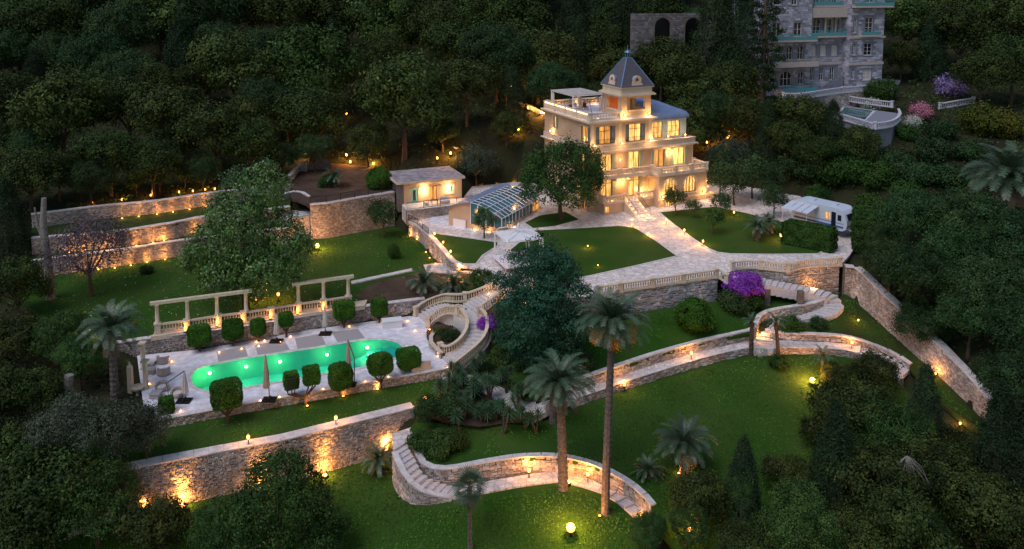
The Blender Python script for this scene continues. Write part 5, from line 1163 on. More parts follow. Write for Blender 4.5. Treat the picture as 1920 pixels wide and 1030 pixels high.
# ------------------------------------------------------------------ foliage
def leaf_m(name, c1, c2, rough=.6, objrand=.25, spec=.08, vs=.6):
    m = mat(name, c1, rough, col2=c2, vscale=vs, attr='shade', objrand=objrand, spec=spec, detail=3)
    return m
M['oak'] = leaf_m('oak_leaves', (.016, .030, .008), (.058, .080, .020))
M['leaf'] = leaf_m('green_leaves', (.026, .062, .014), (.062, .112, .028))
M['leaf2'] = leaf_m('deep_green_leaves', (.020, .046, .015), (.046, .086, .030))
M['oakgreen'] = leaf_m('bright_oak_leaves', (.024, .050, .012), (.076, .112, .028))
M['magnolia'] = leaf_m('magnolia_leaves', (.030, .094, .018), (.068, .150, .030), rough=.4, spec=.5)
M['olive'] = leaf_m('olive_leaves', (.045, .062, .038), (.085, .100, .062))
M['cedar'] = leaf_m('cedar_needles', (.018, .068, .038), (.042, .115, .066), objrand=.05)
M['cypress'] = leaf_m('cypress_needles', (.014, .030, .014), (.030, .052, .020))
M['topi'] = leaf_m('topiary_leaves', (.030, .085, .010), (.060, .150, .018), objrand=.12)
M['hedge'] = leaf_m('hedge_leaves', (.022, .060, .012), (.045, .095, .018), objrand=.15)
M['palm'] = leaf_m('palm_frond', (.045, .085, .040), (.075, .115, .060), rough=.4, spec=.5, objrand=.25)
M['palmdry'] = leaf_m('dry_palm_frond', (.10, .075, .045), (.15, .11, .07), objrand=.2)
M['dates'] = leaf_m('orange_dates', (.75, .27, .02), (.9, .38, .04), objrand=.1)
M['purple'] = leaf_m('purple_bougainvillea', (.18, .03, .31), (.34, .07, .50), objrand=.05)
M['plum'] = leaf_m('plum_leaves', (.085, .065, .075), (.14, .11, .12), objrand=.05)
M['pink'] = leaf_m('pink_blossom', (.35, .12, .16), (.55, .22, .30), objrand=.1)
M['lilac'] = leaf_m('lilac_blossom', (.17, .12, .25), (.30, .22, .40), objrand=.1)
M['pale'] = leaf_m('white_blossom', (.35, .37, .28), (.6, .6, .52), objrand=.1)
M['yucca'] = leaf_m('yucca_leaves', (.034, .085, .034), (.075, .14, .06), rough=.4, spec=.5, objrand=.2)
M['yellow'] = leaf_m('yellow_green_leaves', (.05, .07, .012), (.13, .13, .02))
def quads(name, m, C, Nn, size, asp=.45, shade=None, droop=0.0, wob=.8):
    """leaf-sized faces at centres C with outward normals Nn"""
    n = len(C); size = np.broadcast_to(np.asarray(size, float), (n,))[:, None] * rng.uniform(.6, 1.35, (n, 1))
    nn = Nn + rng.normal(0, wob, (n, 3)); nn /= np.linalg.norm(nn, axis=1)[:, None] + 1e-9
    t = rng.normal(0, 1, (n, 3)) - np.array([0, 0, droop]); t -= (t * nn).sum(1)[:, None] * nn; t /= np.linalg.norm(t, axis=1)[:, None] + 1e-9
    b = np.cross(nn, t)
    V = np.stack([C - t * size * .5, C + b * size * asp * .5, C + t * size * .5, C - b * size * asp * .5], 1).reshape(-1, 3)
    me = bpy.data.meshes.new(name); me.vertices.add(4 * n); me.vertices.foreach_set('co', V.astype(np.float32).ravel())
    me.loops.add(4 * n); me.loops.foreach_set('vertex_index', np.arange(4 * n, dtype=np.int32)); me.polygons.add(n)
    me.polygons.foreach_set('loop_start', np.arange(0, 4 * n, 4, dtype=np.int32)); me.polygons.foreach_set('loop_total', np.full(n, 4, np.int32)); me.update(calc_edges=True)
    if shade is None: shade = np.ones((n, 3))
    sc = np.c_[shade, np.ones(n)]; ca = me.color_attributes.new('shade', 'FLOAT_COLOR', 'POINT'); ca.data.foreach_set('color', np.repeat(sc, 4, 0).astype(np.float32).ravel())
    me.materials.append(m); return me
def sph(n): v = rng.normal(0, 1, (n, 3)); return v / np.linalg.norm(v, axis=1)[:, None]
def crown(name, m, lobes, nclump, nleaf, leaf, sig=.4, asp=.5, low=-.55, flat=1.0, tone=.5, fill=.12):
    """lobes: (centre, radii). Clumps of leaves sit on the lobes' skins, a few inside."""
    Cc = []; Nn = []; w_ = np.array([max(l[1]) ** 2 for l in lobes]); w_ = w_ / w_.sum(); k = rng.choice(len(lobes), nclump * 3, p=w_); d = sph(nclump * 3)
    for i, q in zip(k, d):
        if q[2] < low: continue
        c, r = np.array(lobes[i][0], float), np.array(lobes[i][1], float); rr = 1 - abs(rng.normal(0, .10)) if rng.random() > fill else rng.uniform(.3, .85)
        p = c + q * r * rr; ok = True
        for j, (c2, r2) in enumerate(lobes):
            if j != i and (((p - np.array(c2)) / np.array(r2)) ** 2).sum() < .62: ok = rng.random() < .12; break
        if ok: Cc.append(p); Nn.append(q)
        if len(Cc) >= nclump: break
    Cc = np.array(Cc); Nn = np.array(Nn); n = len(Cc); t = rng.uniform(1 - tone, 1 + tone, n); h = rng.uniform(-.12, .12, n)
    sh = np.stack([t * (1 + h), t, t * (1 - h)], 1)
    sg = sig * rng.uniform(.6, 1.3, (n, 1, 1)); off = rng.normal(0, 1, (n, nleaf, 3)) * sg * np.array([1, 1, flat])
    P_ = (Cc[:, None] + off).reshape(-1, 3); N_ = (Nn[:, None] + off / (sg * 2)).reshape(-1, 3) + np.array([0, 0, .35])
    S_ = np.repeat(sh, nleaf, 0) * rng.uniform(.8, 1.2, (n * nleaf, 1))
    return quads(name, m, P_, N_, leaf, asp, S_)
def limbs(name, m, h, r, tips, rtop=.45):
    mb = MB(); b = Vector((0, 0, 0)); top = Vector((random.uniform(-.2, .2), random.uniform(-.2, .2), h))
    mb.tube([b - Vector((0, 0, .6)), b + Vector((0, 0, .05)), b.lerp(top, .5) + Vector((random.uniform(-.1, .1), 0, 0)), top], [r * 1.35, r * 1.1, r * .8, r * .65], 8)
    for t in tips: t = Vector(t); s = top * random.uniform(.7, 1.0); mb.tube([s, s.lerp(t, .5) + Vector((0, 0, -.2)), t], [r * rtop, r * rtop * .6, r * .12], 5, False)
    return mb.mesh(name, m, True)
PR = {}
def proto(kind, crown_me, trunk_me, W, Hc_, H): PR.setdefault(kind, []).append((crown_me, trunk_me, W, Hc_, H))
def mk_oak(kind, m, nclump, nleaf, leaf, sig, rx=4.3, h=6.2, k=8, tall=1.0, trunk='bark'):
    lobes = [((0, 0, h), (rx * .75, rx * .75, rx * .8 * tall))]
    for i in range(k):
        a = i * 2.4 + random.random(); e = random.uniform(-.35, 1.0); R_ = rx * random.uniform(.45, .62)
        lobes.append(((math.cos(a) * math.cos(e) * rx * .6, math.sin(a) * math.cos(e) * rx * .6, h + math.sin(e) * rx * .68 * tall), (R_, R_, R_ * .82)))
    tips = [l[0] for l in lobes[1:]]
    proto(kind, crown('crown', m, lobes, nclump, nleaf, leaf, sig), limbs('trunk', M[trunk], h * .62, .26 * rx / 4, tips), rx * 2.15, h, h + rx * tall)
for i in range(4): mk_oak('oak', M['oak'], 190, 60, .36, .50, tall=random.uniform(.95, 1.3))
for i in range(2): mk_oak('oakgreen', M['oakgreen'], 190, 60, .36, .50, tall=random.uniform(.95, 1.25))
for i in range(2): mk_oak('nearoak', M['leaf'], 430, 54, .24, .36, k=11)
for i in range(2): mk_oak('midoak', M['leaf2'], 430, 54, .26, .40, k=11)
mk_oak('olive', M['olive'], 300, 42, .22, .34, rx=3.2, h=4.2); mk_oak('olive', M['olive'], 300, 42, .22, .34, rx=3.2, h=4.0)
mk_oak('plum', M['plum'], 300, 22, .24, .5, rx=3.6, h=4.6)
mk_oak('lemon', M['leaf'], 70, 26, .2, .25, rx=1.2, h=2.0, k=5)
mk_oak('balltree', M['magnolia'], 110, 34, .18, .2, rx=1.5, h=2.3, k=5)
mk_oak('smalltree', M['leaf2'], 110, 30, .22, .28, rx=1.7, h=2.6, k=6)
mk_oak('ligustrum', M['leaf'], 620, 34, .28, .34, rx=4.5, h=5.3, k=13, tall=1.2)
# big magnolia: tall uneven crown of several masses
lobes = [((0, 0, 8), (3.2, 3, 4.2)), ((2.6, 0, 13.2), (2.2, 2.2, 2.4)), ((.2, .5, 12.2), (2.6, 2.4, 2.6)), ((-3.6, 0, 7), (2.6, 2.6, 2.2)), ((-5.4, .5, 5.6), (1.7, 1.8, 1.3)), ((3.8, .5, 8.2), (2.4, 2.4, 2.4)), ((5.6, 0, 6.8), (1.9, 2, 1.6)), ((-2.2, -1, 4.2), (2.4, 2.4, 2.2)), ((2.2, -1, 4.6), (2.8, 2.4, 2.4)), ((0, -1.5, 10), (2.4, 2, 2.2)), ((-1.6, 0, 10.6), (2.2, 2.2, 2.2)), ((4.4, 0, 4.6), (2, 2, 1.6)), ((0, 0, 2.9), (2.2, 2.2, 1.6))]
proto('magnolia', crown('crown', M['magnolia'], lobes, 1150, 34, .28, .34, low=-.9, tone=.5), limbs('trunk', M['bark'], 5, .42, [l[0] for l in lobes]), 15, 8, 16)
# blue-green cedar
lobes = []
for i in range(44):
    z = .6 + 9.9 * (i / 44) ** .9; rr = 5.4 * (1 - (z / 12.6) ** 1.7) ** .7; a = i * 2.4; q = rr * random.uniform(.2, .86)
    lobes.append(((q * math.cos(a), q * math.sin(a), z), (rr * .42, rr * .42, random.uniform(.6, 1.3))))
lobes += [((.3, 0, 10.8), (1.5, 1.5, 1.4)), ((2.2, -.3, 9.6), (1.6, 1.5, 1.0)), ((-1.6, 0, 9.2), (1.4, 1.4, 1.1)), ((4.2, -.5, 6.8), (1.6, 1.5, .9))]
proto('cedar', crown('crown', M['cedar'], lobes, 1900, 32, .27, .34, asp=.34, low=-.6, flat=.55, tone=.55), limbs('trunk', M['bark'], 9, .4, [l[0] for l in lobes[::3]], .25), 11, 6.5, 14)
def cone_mesh(m, h, r, n, nleaf, leaf, sig=.22, pw=.75):
    z = rng.uniform(.02, 1, n) ** 1.05 * h; rr = r * (1 - (z / h) ** 1.9) ** pw * rng.uniform(.8, 1.06, n) + .06; a = rng.uniform(0, 2 * np.pi, n)
    C = np.stack([rr * np.cos(a), rr * np.sin(a), z], 1); N_ = np.stack([np.cos(a), np.sin(a), np.full(n, .4)], 1); t = rng.uniform(.6, 1.4, n)
    off = rng.normal(0, sig, (n, nleaf, 3)) * np.array([.8, .8, 1.5])
    return quads('crown', m, (C[:, None] + off).reshape(-1, 3), np.repeat(N_, nleaf, 0), leaf, .3, np.repeat(np.stack([t, t, t], 1), nleaf, 0), droop=0, wob=.6)
for r_ in (1.7, 2.1): proto('cypress', cone_mesh(M['cypress'], 11, r_, 620, 24, .26), limbs('trunk', M['bark'], 4, .22, []), r_ * 2, 5.5, 11)
proto('conifer', cone_mesh(M['cypress'], 13, 3.6, 700, 24, .36, .32), limbs('trunk', M['bark'], 5, .3, []), 7, 6, 13)
# gaunt dark conifer with separate tiers
lobes = []
for i in range(34):
    z = 4 + i * .52; a = i * 2.1; rr = random.uniform(1.2, 4.2) * (1 - i / 60); lobes.append(((rr * math.cos(a), rr * math.sin(a), z), (1.25, 1.25, .5)))
proto('gaunt', crown('crown', M['cypress'], lobes, 460, 22, .36, .38, flat=.5, low=-1), limbs('trunk', M['bark'], 20, .42, [l[0] for l in lobes], .18), 9, 12, 22)
# bushes
def bush(kind, m, r, rz, n, nleaf, leaf, sig=.2, z0=None, k=6, asp=.5, tone=.3, trunk=None):
    lobes = [((0, 0, rz * .8), (r * .8, r * .8, rz * .85))]
    for i in range(k): a = i * 2.4; lobes.append(((math.cos(a) * r * .5, math.sin(a) * r * .5, rz * random.uniform(.4, 1.15)), (r * .5, r * .5, rz * .5)))
    proto(kind, crown('foliage', m, lobes, n, nleaf, leaf, sig, asp, low=-.9, tone=tone), trunk, r * 2.05, rz, rz * 1.7)
bush('bush', M['hedge'], 1.5, 1.3, 170, 24, .20); bush('bush', M['leaf'], 1.5, 1.2, 170, 24, .20)
bush('darkbush', M['leaf2'], 1.8, 1.3, 170, 24, .26, .28); bush('roundbush', M['topi'], 2.3, 2.0, 700, 30, .19, .16, tone=.2)
bush('palebush', M['pale'], 1.2, .9, 90, 20, .18); bush('pinkbush', M['pink'], 1.5, 1.2, 140, 22, .24, .3); bush('lilacbush', M['lilac'], 1.6, 1.4, 160, 22, .26, .3)
bush('purplebush', M['purple'], 2.0, 1.3, 380, 24, .20, .2); bush('yellowbush', M['yellow'], 2.2, 1.6, 260, 24, .28, .3)
def place(kind, name, label, cat, p, sc=1.0, rz=None, group=None, v=None, sxy=None, tilt=0):
    cm, tm, W, hc, H = PR[kind][(random.randrange(len(PR[kind])) if v is None else v)]
    t = thing(name, label, cat, p, random.uniform(0, 6.28) if rz is None else rz, group)
    t.scale = (sc * (sxy or 1), sc * (sxy or 1), sc); t.rotation_euler[0] = tilt
    if tm: link('trunk', tm, t)
    link('crown' if tm else 'foliage', cm, t); return t
def by_crown(kind, cx, cy, w_, vi):
    cm, tm, W, hc, H = PR[kind][vi]; d = np.array(ray(cx, cy)); Ys = np.arange(50, 400, 1.0); s = (w_ / 1610 * Ys) / W
    X = d[0] / d[1] * Ys; Z = HC + d[2] / d[1] * Ys; hz = hill(X, Ys); gap = Z - hz - hc * s
    i = int(np.argmax(gap < 0)) if (gap < 0).any() else len(Ys) - 1
    return Vector((X[i], Ys[i], hz[i])), s[i]
def tree_c(kind, name, label, cx, cy, w_, cat='tree', group=None, rz=None):
    vi = random.randrange(len(PR[kind])); p, s = by_crown(kind, cx, cy, w_, vi); return place(kind, name, label, cat, p, s, rz, group, vi)
def tree_b(kind, name, label, bx, by, w_, cat='tree', group=None, rz=None, g=None, sxy=None, v=None):
    p = g if g is not None else G(bx, by, .05); vi = random.randrange(len(PR[kind])) if v is None else v; s = w_ / 1610 * p.y / PR[kind][vi][2]
    return place(kind, name, label, cat, p, s / (sxy or 1), rz, group, vi, sxy=sxy)
# ------------------------------------------------------------------ palms
def frond_mesh(name, m, L, up, droop, nl=34, ll=.55, w_=.028, fold=.35):
    pts = []; a = up; p = Vector((0, 0, 0)); seg = 12
    for i in range(seg + 1): pts.append(p.copy()); a -= droop / seg * (.4 + 1.2 * i / seg); p = p + Vector((math.cos(a), 0, math.sin(a))) * (L / seg)
    V = []; F = []
    for i in range(nl):
        t = .12 + .88 * i / nl; k = t * seg; j = min(int(k), seg - 1); q = pts[j].lerp(pts[j + 1], k - j); d = (pts[j + 1] - pts[j]).normalized(); up_ = Vector((-d.z, 0, d.x))
        l = ll * (math.sin(math.pi * (.12 + .82 * t)) ** .6)
        for s in (-1, 1):
            o = (Vector((0, s, 0)) * .8 + d * .55 + up_ * (fold - .3 * random.random())).normalized() * l; o2 = o + Vector((0, 0, -.18 * l)); n_ = len(V); wv = d * w_
            V += [q - wv, q + wv, q + o2 * .6 + wv, q + o2, q + o2 * .6 - wv]; F.append((n_, n_ + 1, n_ + 2, n_ + 3, n_ + 4))
    mb = MB(); mb.add(V, F); mb.tube(pts[::2], [.05, .045, .035, .03, .02, .015, .01], 3, False)
    me = bpy.data.meshes.new(name); me.from_pydata(mb.v, [], mb.f); me.materials.append(m); ca = me.color_attributes.new('shade', 'FLOAT_COLOR', 'POINT')
    sh = np.ones((len(mb.v), 4), np.float32); sh[:, :3] *= rng.uniform(.8, 1.2, (len(mb.v), 1)); ca.data.foreach_set('color', sh.ravel()); return me
FM = [frond_mesh('frond', M['palm'], 3.0, R(78), R(75)), frond_mesh('frond', M['palm'], 3.2, R(50), R(95)), frond_mesh('frond', M['palm'], 3.1, R(22), R(80)), frond_mesh('frond', M['palmdry'], 2.6, R(-20), R(55))]
def fan_mesh():
    V = []; F = []
    for i in range(15):
        a = R(-75 + 10.7 * i); d = Vector((math.cos(a), math.sin(a), 0)); s = Vector((-math.sin(a), math.cos(a), 0)) * .03; b = Vector((.55, 0, 0)); n_ = len(V)
        V += [b, b + d * .45 - s, b + d * .95 + Vector((0, 0, -.22)), b + d * .45 + s]; F.append((n_, n_ + 1, n_ + 2, n_ + 3))
    mb = MB().add(V, F); mb.tube([(0, 0, 0), (.55, 0, 0)], .02, 3)
    me = bpy.data.meshes.new('frond'); me.from_pydata(mb.v, [], mb.f); me.materials.append(M['palm']); me.color_attributes.new('shade', 'FLOAT_COLOR', 'POINT').data.foreach_set('color', np.ones(len(mb.v) * 4, np.float32)); return me
FAN = fan_mesh()
def palm(name, label, base, h, r0=.28, n=46, fl=1.0, fan=False, lean=(0, 0), dates=0, dry=6, wide=1.0, group=None, trunk_m='palmbark', skirt=True, bulge=1.0):
    t = thing(name, label, 'palm tree' if h > .8 else 'palm', base, random.uniform(0, 6.28) if not any(lean) else 0, group)
    top = Vector((lean[0], lean[1], h)); k = max(4, int(h / .22)); pts = []; rs = []
    for i in range(k + 1):
        f = i / k; pts.append(Vector((lean[0] * f ** 1.4, lean[1] * f ** 1.4, h * f - (.5 if i == 0 else 0)))); rs.append(r0 * (1.45 if i == 0 else (1.2 - .3 * f + (.09 if i % 2 else -.05) + random.uniform(-.03, .03) + (.35 * bulge if f > .86 and h > 3 else 0))))
    if h > .3: MB().tube(pts, rs, 9).build('trunk', M[trunk_m], t, False)
    if skirt and h > 2: MB().tube([top - Vector((0, 0, .9)), top - Vector((0, 0, .1)), top + Vector((0, 0, .3))], [r0 * 1.25, r0 * 1.7, r0 * .8], 8).build('crown_base', M['palmbark'], t)
    for i in range(n):
        f = i / n; az = i * 2.39996; me = FAN if fan else (FM[0] if f < .22 else FM[1] if f < .6 else FM[2])
        rx = 0
        if fan: el = R(80 - 125 * f); o = link('frond', me, t, top, (0, -el, az), fl * random.uniform(.85, 1.15)); continue
        o = link('frond', me, t, top + Vector((0, 0, .1)), (random.uniform(-.3, .3), random.uniform(-.12, .12), az), fl * random.uniform(.85, 1.1))
    for i in range(dry): o = link('frond', FM[3] if not fan else FAN, t, top - Vector((0, 0, .15)), (0, 0 if not fan else R(65), i * 2.39996 + .7), fl * random.uniform(.7, .95))
    for i in range(dates):
        az = R(-160 + 150 * i / max(1, dates - 1)) if dates > 1 else 0
        c = top + Vector((math.cos(az) * 1.35, math.sin(az) * 1.25, -.8)); lb = [(tuple(c), (.5, .5, .65))]; me = crown('date_cluster', M['dates'], lb, 40, 16, .12, .12, low=-1, fill=.3); tag(link('date_cluster', me, t), kind='stuff')
    return t
# ------------------------------------------------------------------ forest trees, one by one
ORD = ['first', 'second', 'third', 'fourth', 'fifth', 'sixth', 'seventh', 'eighth', 'ninth', 'tenth', 'eleventh', 'twelfth', 'thirteenth', 'fourteenth', 'fifteenth', 'sixteenth', 'seventeenth', 'eighteenth', 'nineteenth', 'twentieth', 'twenty-first', 'twenty-second', 'twenty-third', 'twenty-fourth', 'twenty-fifth', 'twenty-sixth']
forest = [(115, 205, 175, 'oakgreen'), (30, 60, 130), (110, 55, 140), (180, 115, 120), (230, 55, 130), (300, 30, 140, 'oakgreen'), (340, 115, 130), (400, 30, 140), (438, 130, 150, 'oakgreen'), (500, 195, 110), (240, 205, 130), (320, 225, 140), (400, 255, 130), (205, 290, 120), (55, 330, 120), (285, 305, 110), (475, 275, 110), (590, 130, 165, 'oakgreen'), (585, 225, 130), (560, 30, 130), (650, 25, 140), (725, 50, 140, 'oakgreen'), (757, 190, 175, 'oakgreen'), (820, 60, 130), (875, 165, 115), (930, 110, 140), (885, 25, 120), (965, 35, 130), (1010, 110, 130), (1075, 60, 130), (1040, 170, 105), (960, 190, 100), (1240, 120, 110), (1290, 160, 130, 'oakgreen'), (1310, 95, 100), (1290, 235, 105, 'oakgreen'), (1372, 160, 100), (1350, 215, 90), (1405, 225, 95), (1440, 250, 95), (1500, 225, 100), (1560, 255, 90), (1610, 275, 80), (0, 190, 130), (0, 330, 120), (10, 420, 130), (1700, 40, 120), (1745, 100, 100), (1800, 60, 130), (1870, 40, 140), (1900, 120, 120), (1690, 110, 70), (500, 100, 110), (660, 130, 90), (150, 20, 120), (60, 10, 120), (480, 20, 120), (1150, 130, 90), (1130, 190, 80), (1480, 270, 80), (1530, 300, 80), (1330, 290, 60), (1840, 140, 100), (950, 240, 60), (690, 270, 80), (830, 250, 60), (590, 285, 70), (530, 300, 60), (380, 330, 70), (170, 350, 80), (110, 330, 80)]
for gx in range(-30, 1230, 74):
    for gy, w_ in ((-55, 130), (-15, 125), (45, 115), (100, 105), (155, 100), (215, 95), (265, 80)):
        x = gx + random.uniform(-22, 22) + (30 if (gy // 10) % 2 else 0); y = gy + random.uniform(-12, 12)
        if gy >= 150 and x > 1000: continue
        if gy >= 215 and x > 560: continue
        if min(math.hypot(x - q[0], (y - q[1]) * 1.2) for q in forest) > 46: forest.append((x, y, w_ * random.uniform(.85, 1.15)))
for gx in range(1680, 1990, 70):
    for gy, w_ in ((-60, 130), (-10, 120), (60, 110), (120, 90)):
        x = gx + random.uniform(-20, 20); y = gy + random.uniform(-12, 12)
        if min(math.hypot(x - q[0], (y - q[1]) * 1.2) for q in forest) > 46: forest.append((x, y, w_ * random.uniform(.85, 1.15)))
for gx in range(1230, 1700, 75): forest.append((gx, -95 + random.uniform(-10, 10), 130))
bands = [(-999, -25, 'in the hindmost row of the forest'), (-25, 25, 'along the top of the forest'), (25, 75, 'in the upper forest'), (75, 135, 'halfway up the forest'), (135, 200, 'in the lower forest'), (200, 262, 'near the lower forest edge'), (262, 999, 'at the foot of the forest')]
for lo, hi, wd in bands:
    row = sorted([q for q in forest if lo <= q[1] < hi], key=lambda q: q[0])
    for i, q in enumerate(row):
        kd = q[3] if len(q) > 3 else random.choice(['oak', 'oak', 'oak', 'oak', 'midoak', 'oakgreen', 'midoak', 'conifer'])
        side = i; kn = {'conifer': 'dark conifer', 'oakgreen': 'brighter green oak', 'midoak': 'deep green broadleaf tree', 'oak': 'dark oak'}[kd]
        lab = f"{kn} {wd}, {ORD[i] if i < len(ORD) else ORD[len(row) - 1 - i]} from the {'left' if i < len(ORD) else 'right'}"
        tree_c(kd, {'conifer': 'conifer', 'midoak': 'broadleaf_tree'}.get(kd, 'oak_tree'), lab, q[0], q[1], q[2] * (.6 if kd == 'conifer' else 1), group='trees of the forest behind the estate')
tree_b('gaunt', 'conifer', 'tall gaunt dark conifer before the hillside mansion', 1428, 212, 100, g=None)
for i, (x, y, w_) in enumerate([(1238, 102, 80), (1318, 66, 95), (1365, 62, 90), (1375, 130, 90)]): tree_c('midoak', 'leafy_tree', f'green tree before the arcade wall, {ORD[i]} from the left', x, y, w_, group='green trees before the arcade wall')
tree_c('conifer', 'conifer', 'broad dark conifer right of the slate tower roof', 1170, 75, 90); tree_c('conifer', 'conifer', 'dark conifer at the forest edge left of the arcade wall', 1195, 30, 80)
tree_c('conifer', 'conifer', 'dark conifer rising above the roof pergola', 1125, 40, 85)
for x, lb in ((1342, 'dark conifer hiding the right arches of the arcade wall'), (1384, 'dark conifer between the arcade wall and the gaunt conifer')):
    q_ = D(x, 60, 144); q_.z = surf(q_.x, q_.y); place('conifer', 'conifer', lb, 'tree', q_, 1.65, sxy=.72)
# ------------------------------------------------------------------ right-hand hillside
for i, (x, y, w_, k) in enumerate([(1715, 432, 130, 'midoak'), (1815, 425, 140, 'midoak'), (1900, 470, 140, 'midoak'), (1668, 500, 95, 'midoak'), (1728, 530, 140, 'midoak'), (1855, 560, 150, 'midoak'), (1735, 610, 110, 'midoak'), (1930, 620, 150, 'midoak'), (1815, 670, 120, 'midoak'), (1900, 730, 130, 'midoak'), (1655, 455, 60, 'midoak'), (1790, 480, 120, 'midoak')]):
    tree_c(k, 'leafy_tree', f"leafy green tree on the slope above the boundary wall, {ORD[i]} from the top", x, y, w_, group='leafy trees above the boundary wall')
def bshrub(kind, lab, bx, by, w_, cat='shrub', name='shrub', **k): return tree_b(kind, name, lab, bx, by, w_, cat, **k)
sl = [(1720, 345, 70, 'darkbush'), (1780, 350, 70, 'darkbush'), (1680, 320, 60, 'darkbush'), (1750, 300, 70, 'darkbush'), (1700, 380, 60, 'bush'), (1650, 350, 70, 'bush'), (1600, 340, 70, 'bush'), (1560, 345, 70, 'bush'), (1520, 335, 70, 'darkbush'), (1630, 385, 60, 'bush'), (1790, 395, 70, 'darkbush'), (1840, 250, 90, 'yellowbush'), (1880, 255, 80, 'yellowbush'), (1760, 260, 60, 'darkbush'), (1650, 188, 60, 'bush'), (1640, 310, 60, 'darkbush'), (1580, 310, 60, 'darkbush'), (1700, 260, 40, 'bush'), (1660, 410, 50, 'bush'), (1480, 330, 70, 'darkbush'), (1820, 300, 60, 'darkbush'), (1530, 380, 50, 'bush'), (1610, 420, 40, 'bush')]
sl.sort()
for i, (x, y, w_, k) in enumerate(sl): bshrub(k, f"{'yellowish' if k == 'yellowbush' else 'dark' if k == 'darkbush' else 'green'} shrub on the slope between caravan and hillside mansion, {ORD[i]} from the left", x, y, w_, group='shrubs on the slope right of the caravan')
bshrub('lilacbush', 'lilac blossoming bush right of the hillside mansion', 1782, 178, 55); bshrub('pinkbush', 'pink blossoming bush beside the white hillside balustrade', 1726, 222, 42); bshrub('palebush', 'white flowering bush below the hillside pool terrace', 1708, 240, 40); bshrub('palebush', 'white flowering bush beside the mansion terrace', 1632, 195, 40)
bshrub('lilacbush', 'violet flowering bush at the top left of the forest', 22, 62, 30)
palm('palm_tree', 'big drooping palm on the dark slope right of the caravan', G(1885, 400), 4.0, .45, 60, 1.75, dry=22)
M['inner_shade'] = mat('foliage_inner_shade', (.016, .032, .010), .95, var=.4, vscale=6, bump=.1, bscale=8)  # shade deep inside clipped foliage, put into a dark colour
# hedges: rounded leafy blocks
def hedge(name, label, c, w_, d, h, rz, m='hedge', n=3000, leaf=.14, cat='hedge', zoff=0, rnd=0.0):
    C = []; Nn = []
    dims = np.array([w_, d, h]); ar = np.array([d * h, w_ * h, w_ * d]); pr_ = ar / ar.sum(); ax = rng.choice(3, n, p=pr_)
    P_ = rng.uniform(-.5, .5, (n, 3)); s_ = rng.choice([-1, 1], n); N_ = np.zeros((n, 3))
    P_[np.arange(n), ax] = .5 * s_; N_[np.arange(n), ax] = s_
    P_ = P_ * dims; e = np.abs(P_) / (dims / 2); rr = np.maximum(e - .72, 0) / .28; cut = np.minimum(1, 1 - (np.sort(rr, 1)[:, 1] ** 2) * .13)[:, None]; P_ = P_ * cut
    if rnd: l2 = np.linalg.norm(P_ / (dims / 2), axis=1)[:, None]; P_ = P_ * (1 - rnd + rnd / np.maximum(l2, .4) * 1.12)
    P_ = P_ * (1 + .05 * np.sin(P_[:, [1]] * 4.1 + w_ * 9) * np.cos(P_[:, [2]] * 5 + h * 7))
    P_ += rng.normal(0, .035, P_.shape); P_[:, 2] += h / 2
    q = np.sin(P_[:, 0] * 3 + 1) * np.cos(P_[:, 1] * 3.3) * np.sin(P_[:, 2] * 3.7 + 2); sh = (1 + .25 * q)[:, None] * rng.uniform(.7, 1.3, (n, 1)) * np.ones((1, 3))
    me = quads('foliage', M[m], P_, N_, leaf, .55, sh, wob=.55); return me
def hedge_at(label, c, w_, d, h, rz, m='hedge', n=3500, leaf=.2, name='hedge', cat='hedge'):
    t = thing(name, label, cat, c, rz); link('foliage', hedge('', '', c, w_, d, h, 0, m, n, leaf), t)
    MB().b2(-w_ / 2 + .3, w_ / 2 - .3, -d / 2 + .3, d / 2 - .3, 0, h - .3).build('shade_core', M['inner_shade'], t); return t  # solid dark block stands in for the shade behind the leaves
hedge_at('tall clipped hedge between the east lawn and the caravan', G(1516, 463), 6.0, 2.0, 2.7, R(-38), n=18000)
hedge_at('tall dark hedge beside the drive right of the caravan', G(1618, 462), 2.5, 7, 4.2, R(-20), n=18000, m='hedge')
for i, (x, y, w_) in enumerate([(790, 842, 56), (822, 850, 64), (850, 838, 56), (805, 808, 60), (840, 800, 56)]): tree_b('smalltree' if i > 2 else 'bush', 'leafy_bush', f'dense green bush at the head of the curved garden steps, {ORD[i]} counted from the wall', x, y, w_, 'bush', group='bushes at the head of the curved steps')
hedge_at('low dark hedge on the wall behind the solarium', D(925, 316, 134), 9, 2, .8, R(20), n=3500, m='hedge')
# ------------------------------------------------------------------ trees of the garden
tree_b('magnolia', 'magnolia_tree', 'huge bright green magnolia rising over the pergola and upper lawn', 462, 585, 268, rz=R(0), sxy=.93)
tree_b('ligustrum', 'broadleaf_tree', 'round green tree standing close to the left side of the villa', 1052, 413, 152)
tree_b('cedar', 'cedar_tree', 'dense blue-green cedar below the gazebo', 1020, 680, 232)
tree_b('olive', 'olive_tree', 'grey-green olive tree behind the solarium roof', 893, 322, 82)
tree_b('smalltree', 'small_tree', 'small dark tree on the upper lawn before the high rubble wall', 719, 446, 62)
tree_b('plum', 'plum_tree', 'purple-grey leafed tree before the three terrace walls', 172, 555, 150)
bshrub('bush', 'slim dark shrub with pale tips on the upper lawn', 739, 484, 26, sxy=.62); bshrub('darkbush', 'small dark shrub on the upper lawn below the lowest terrace wall', 275, 512, 26)
bshrub('roundbush', 'big round clipped bush before the grey forecourt wall', 1300, 615, 84)
bshrub('roundbush', 'round light green shrub at the roof of the pool house', 711, 352, 56); bshrub('bush', 'dark shrub beside the small palm on the brown upper garden', 612, 350, 34)
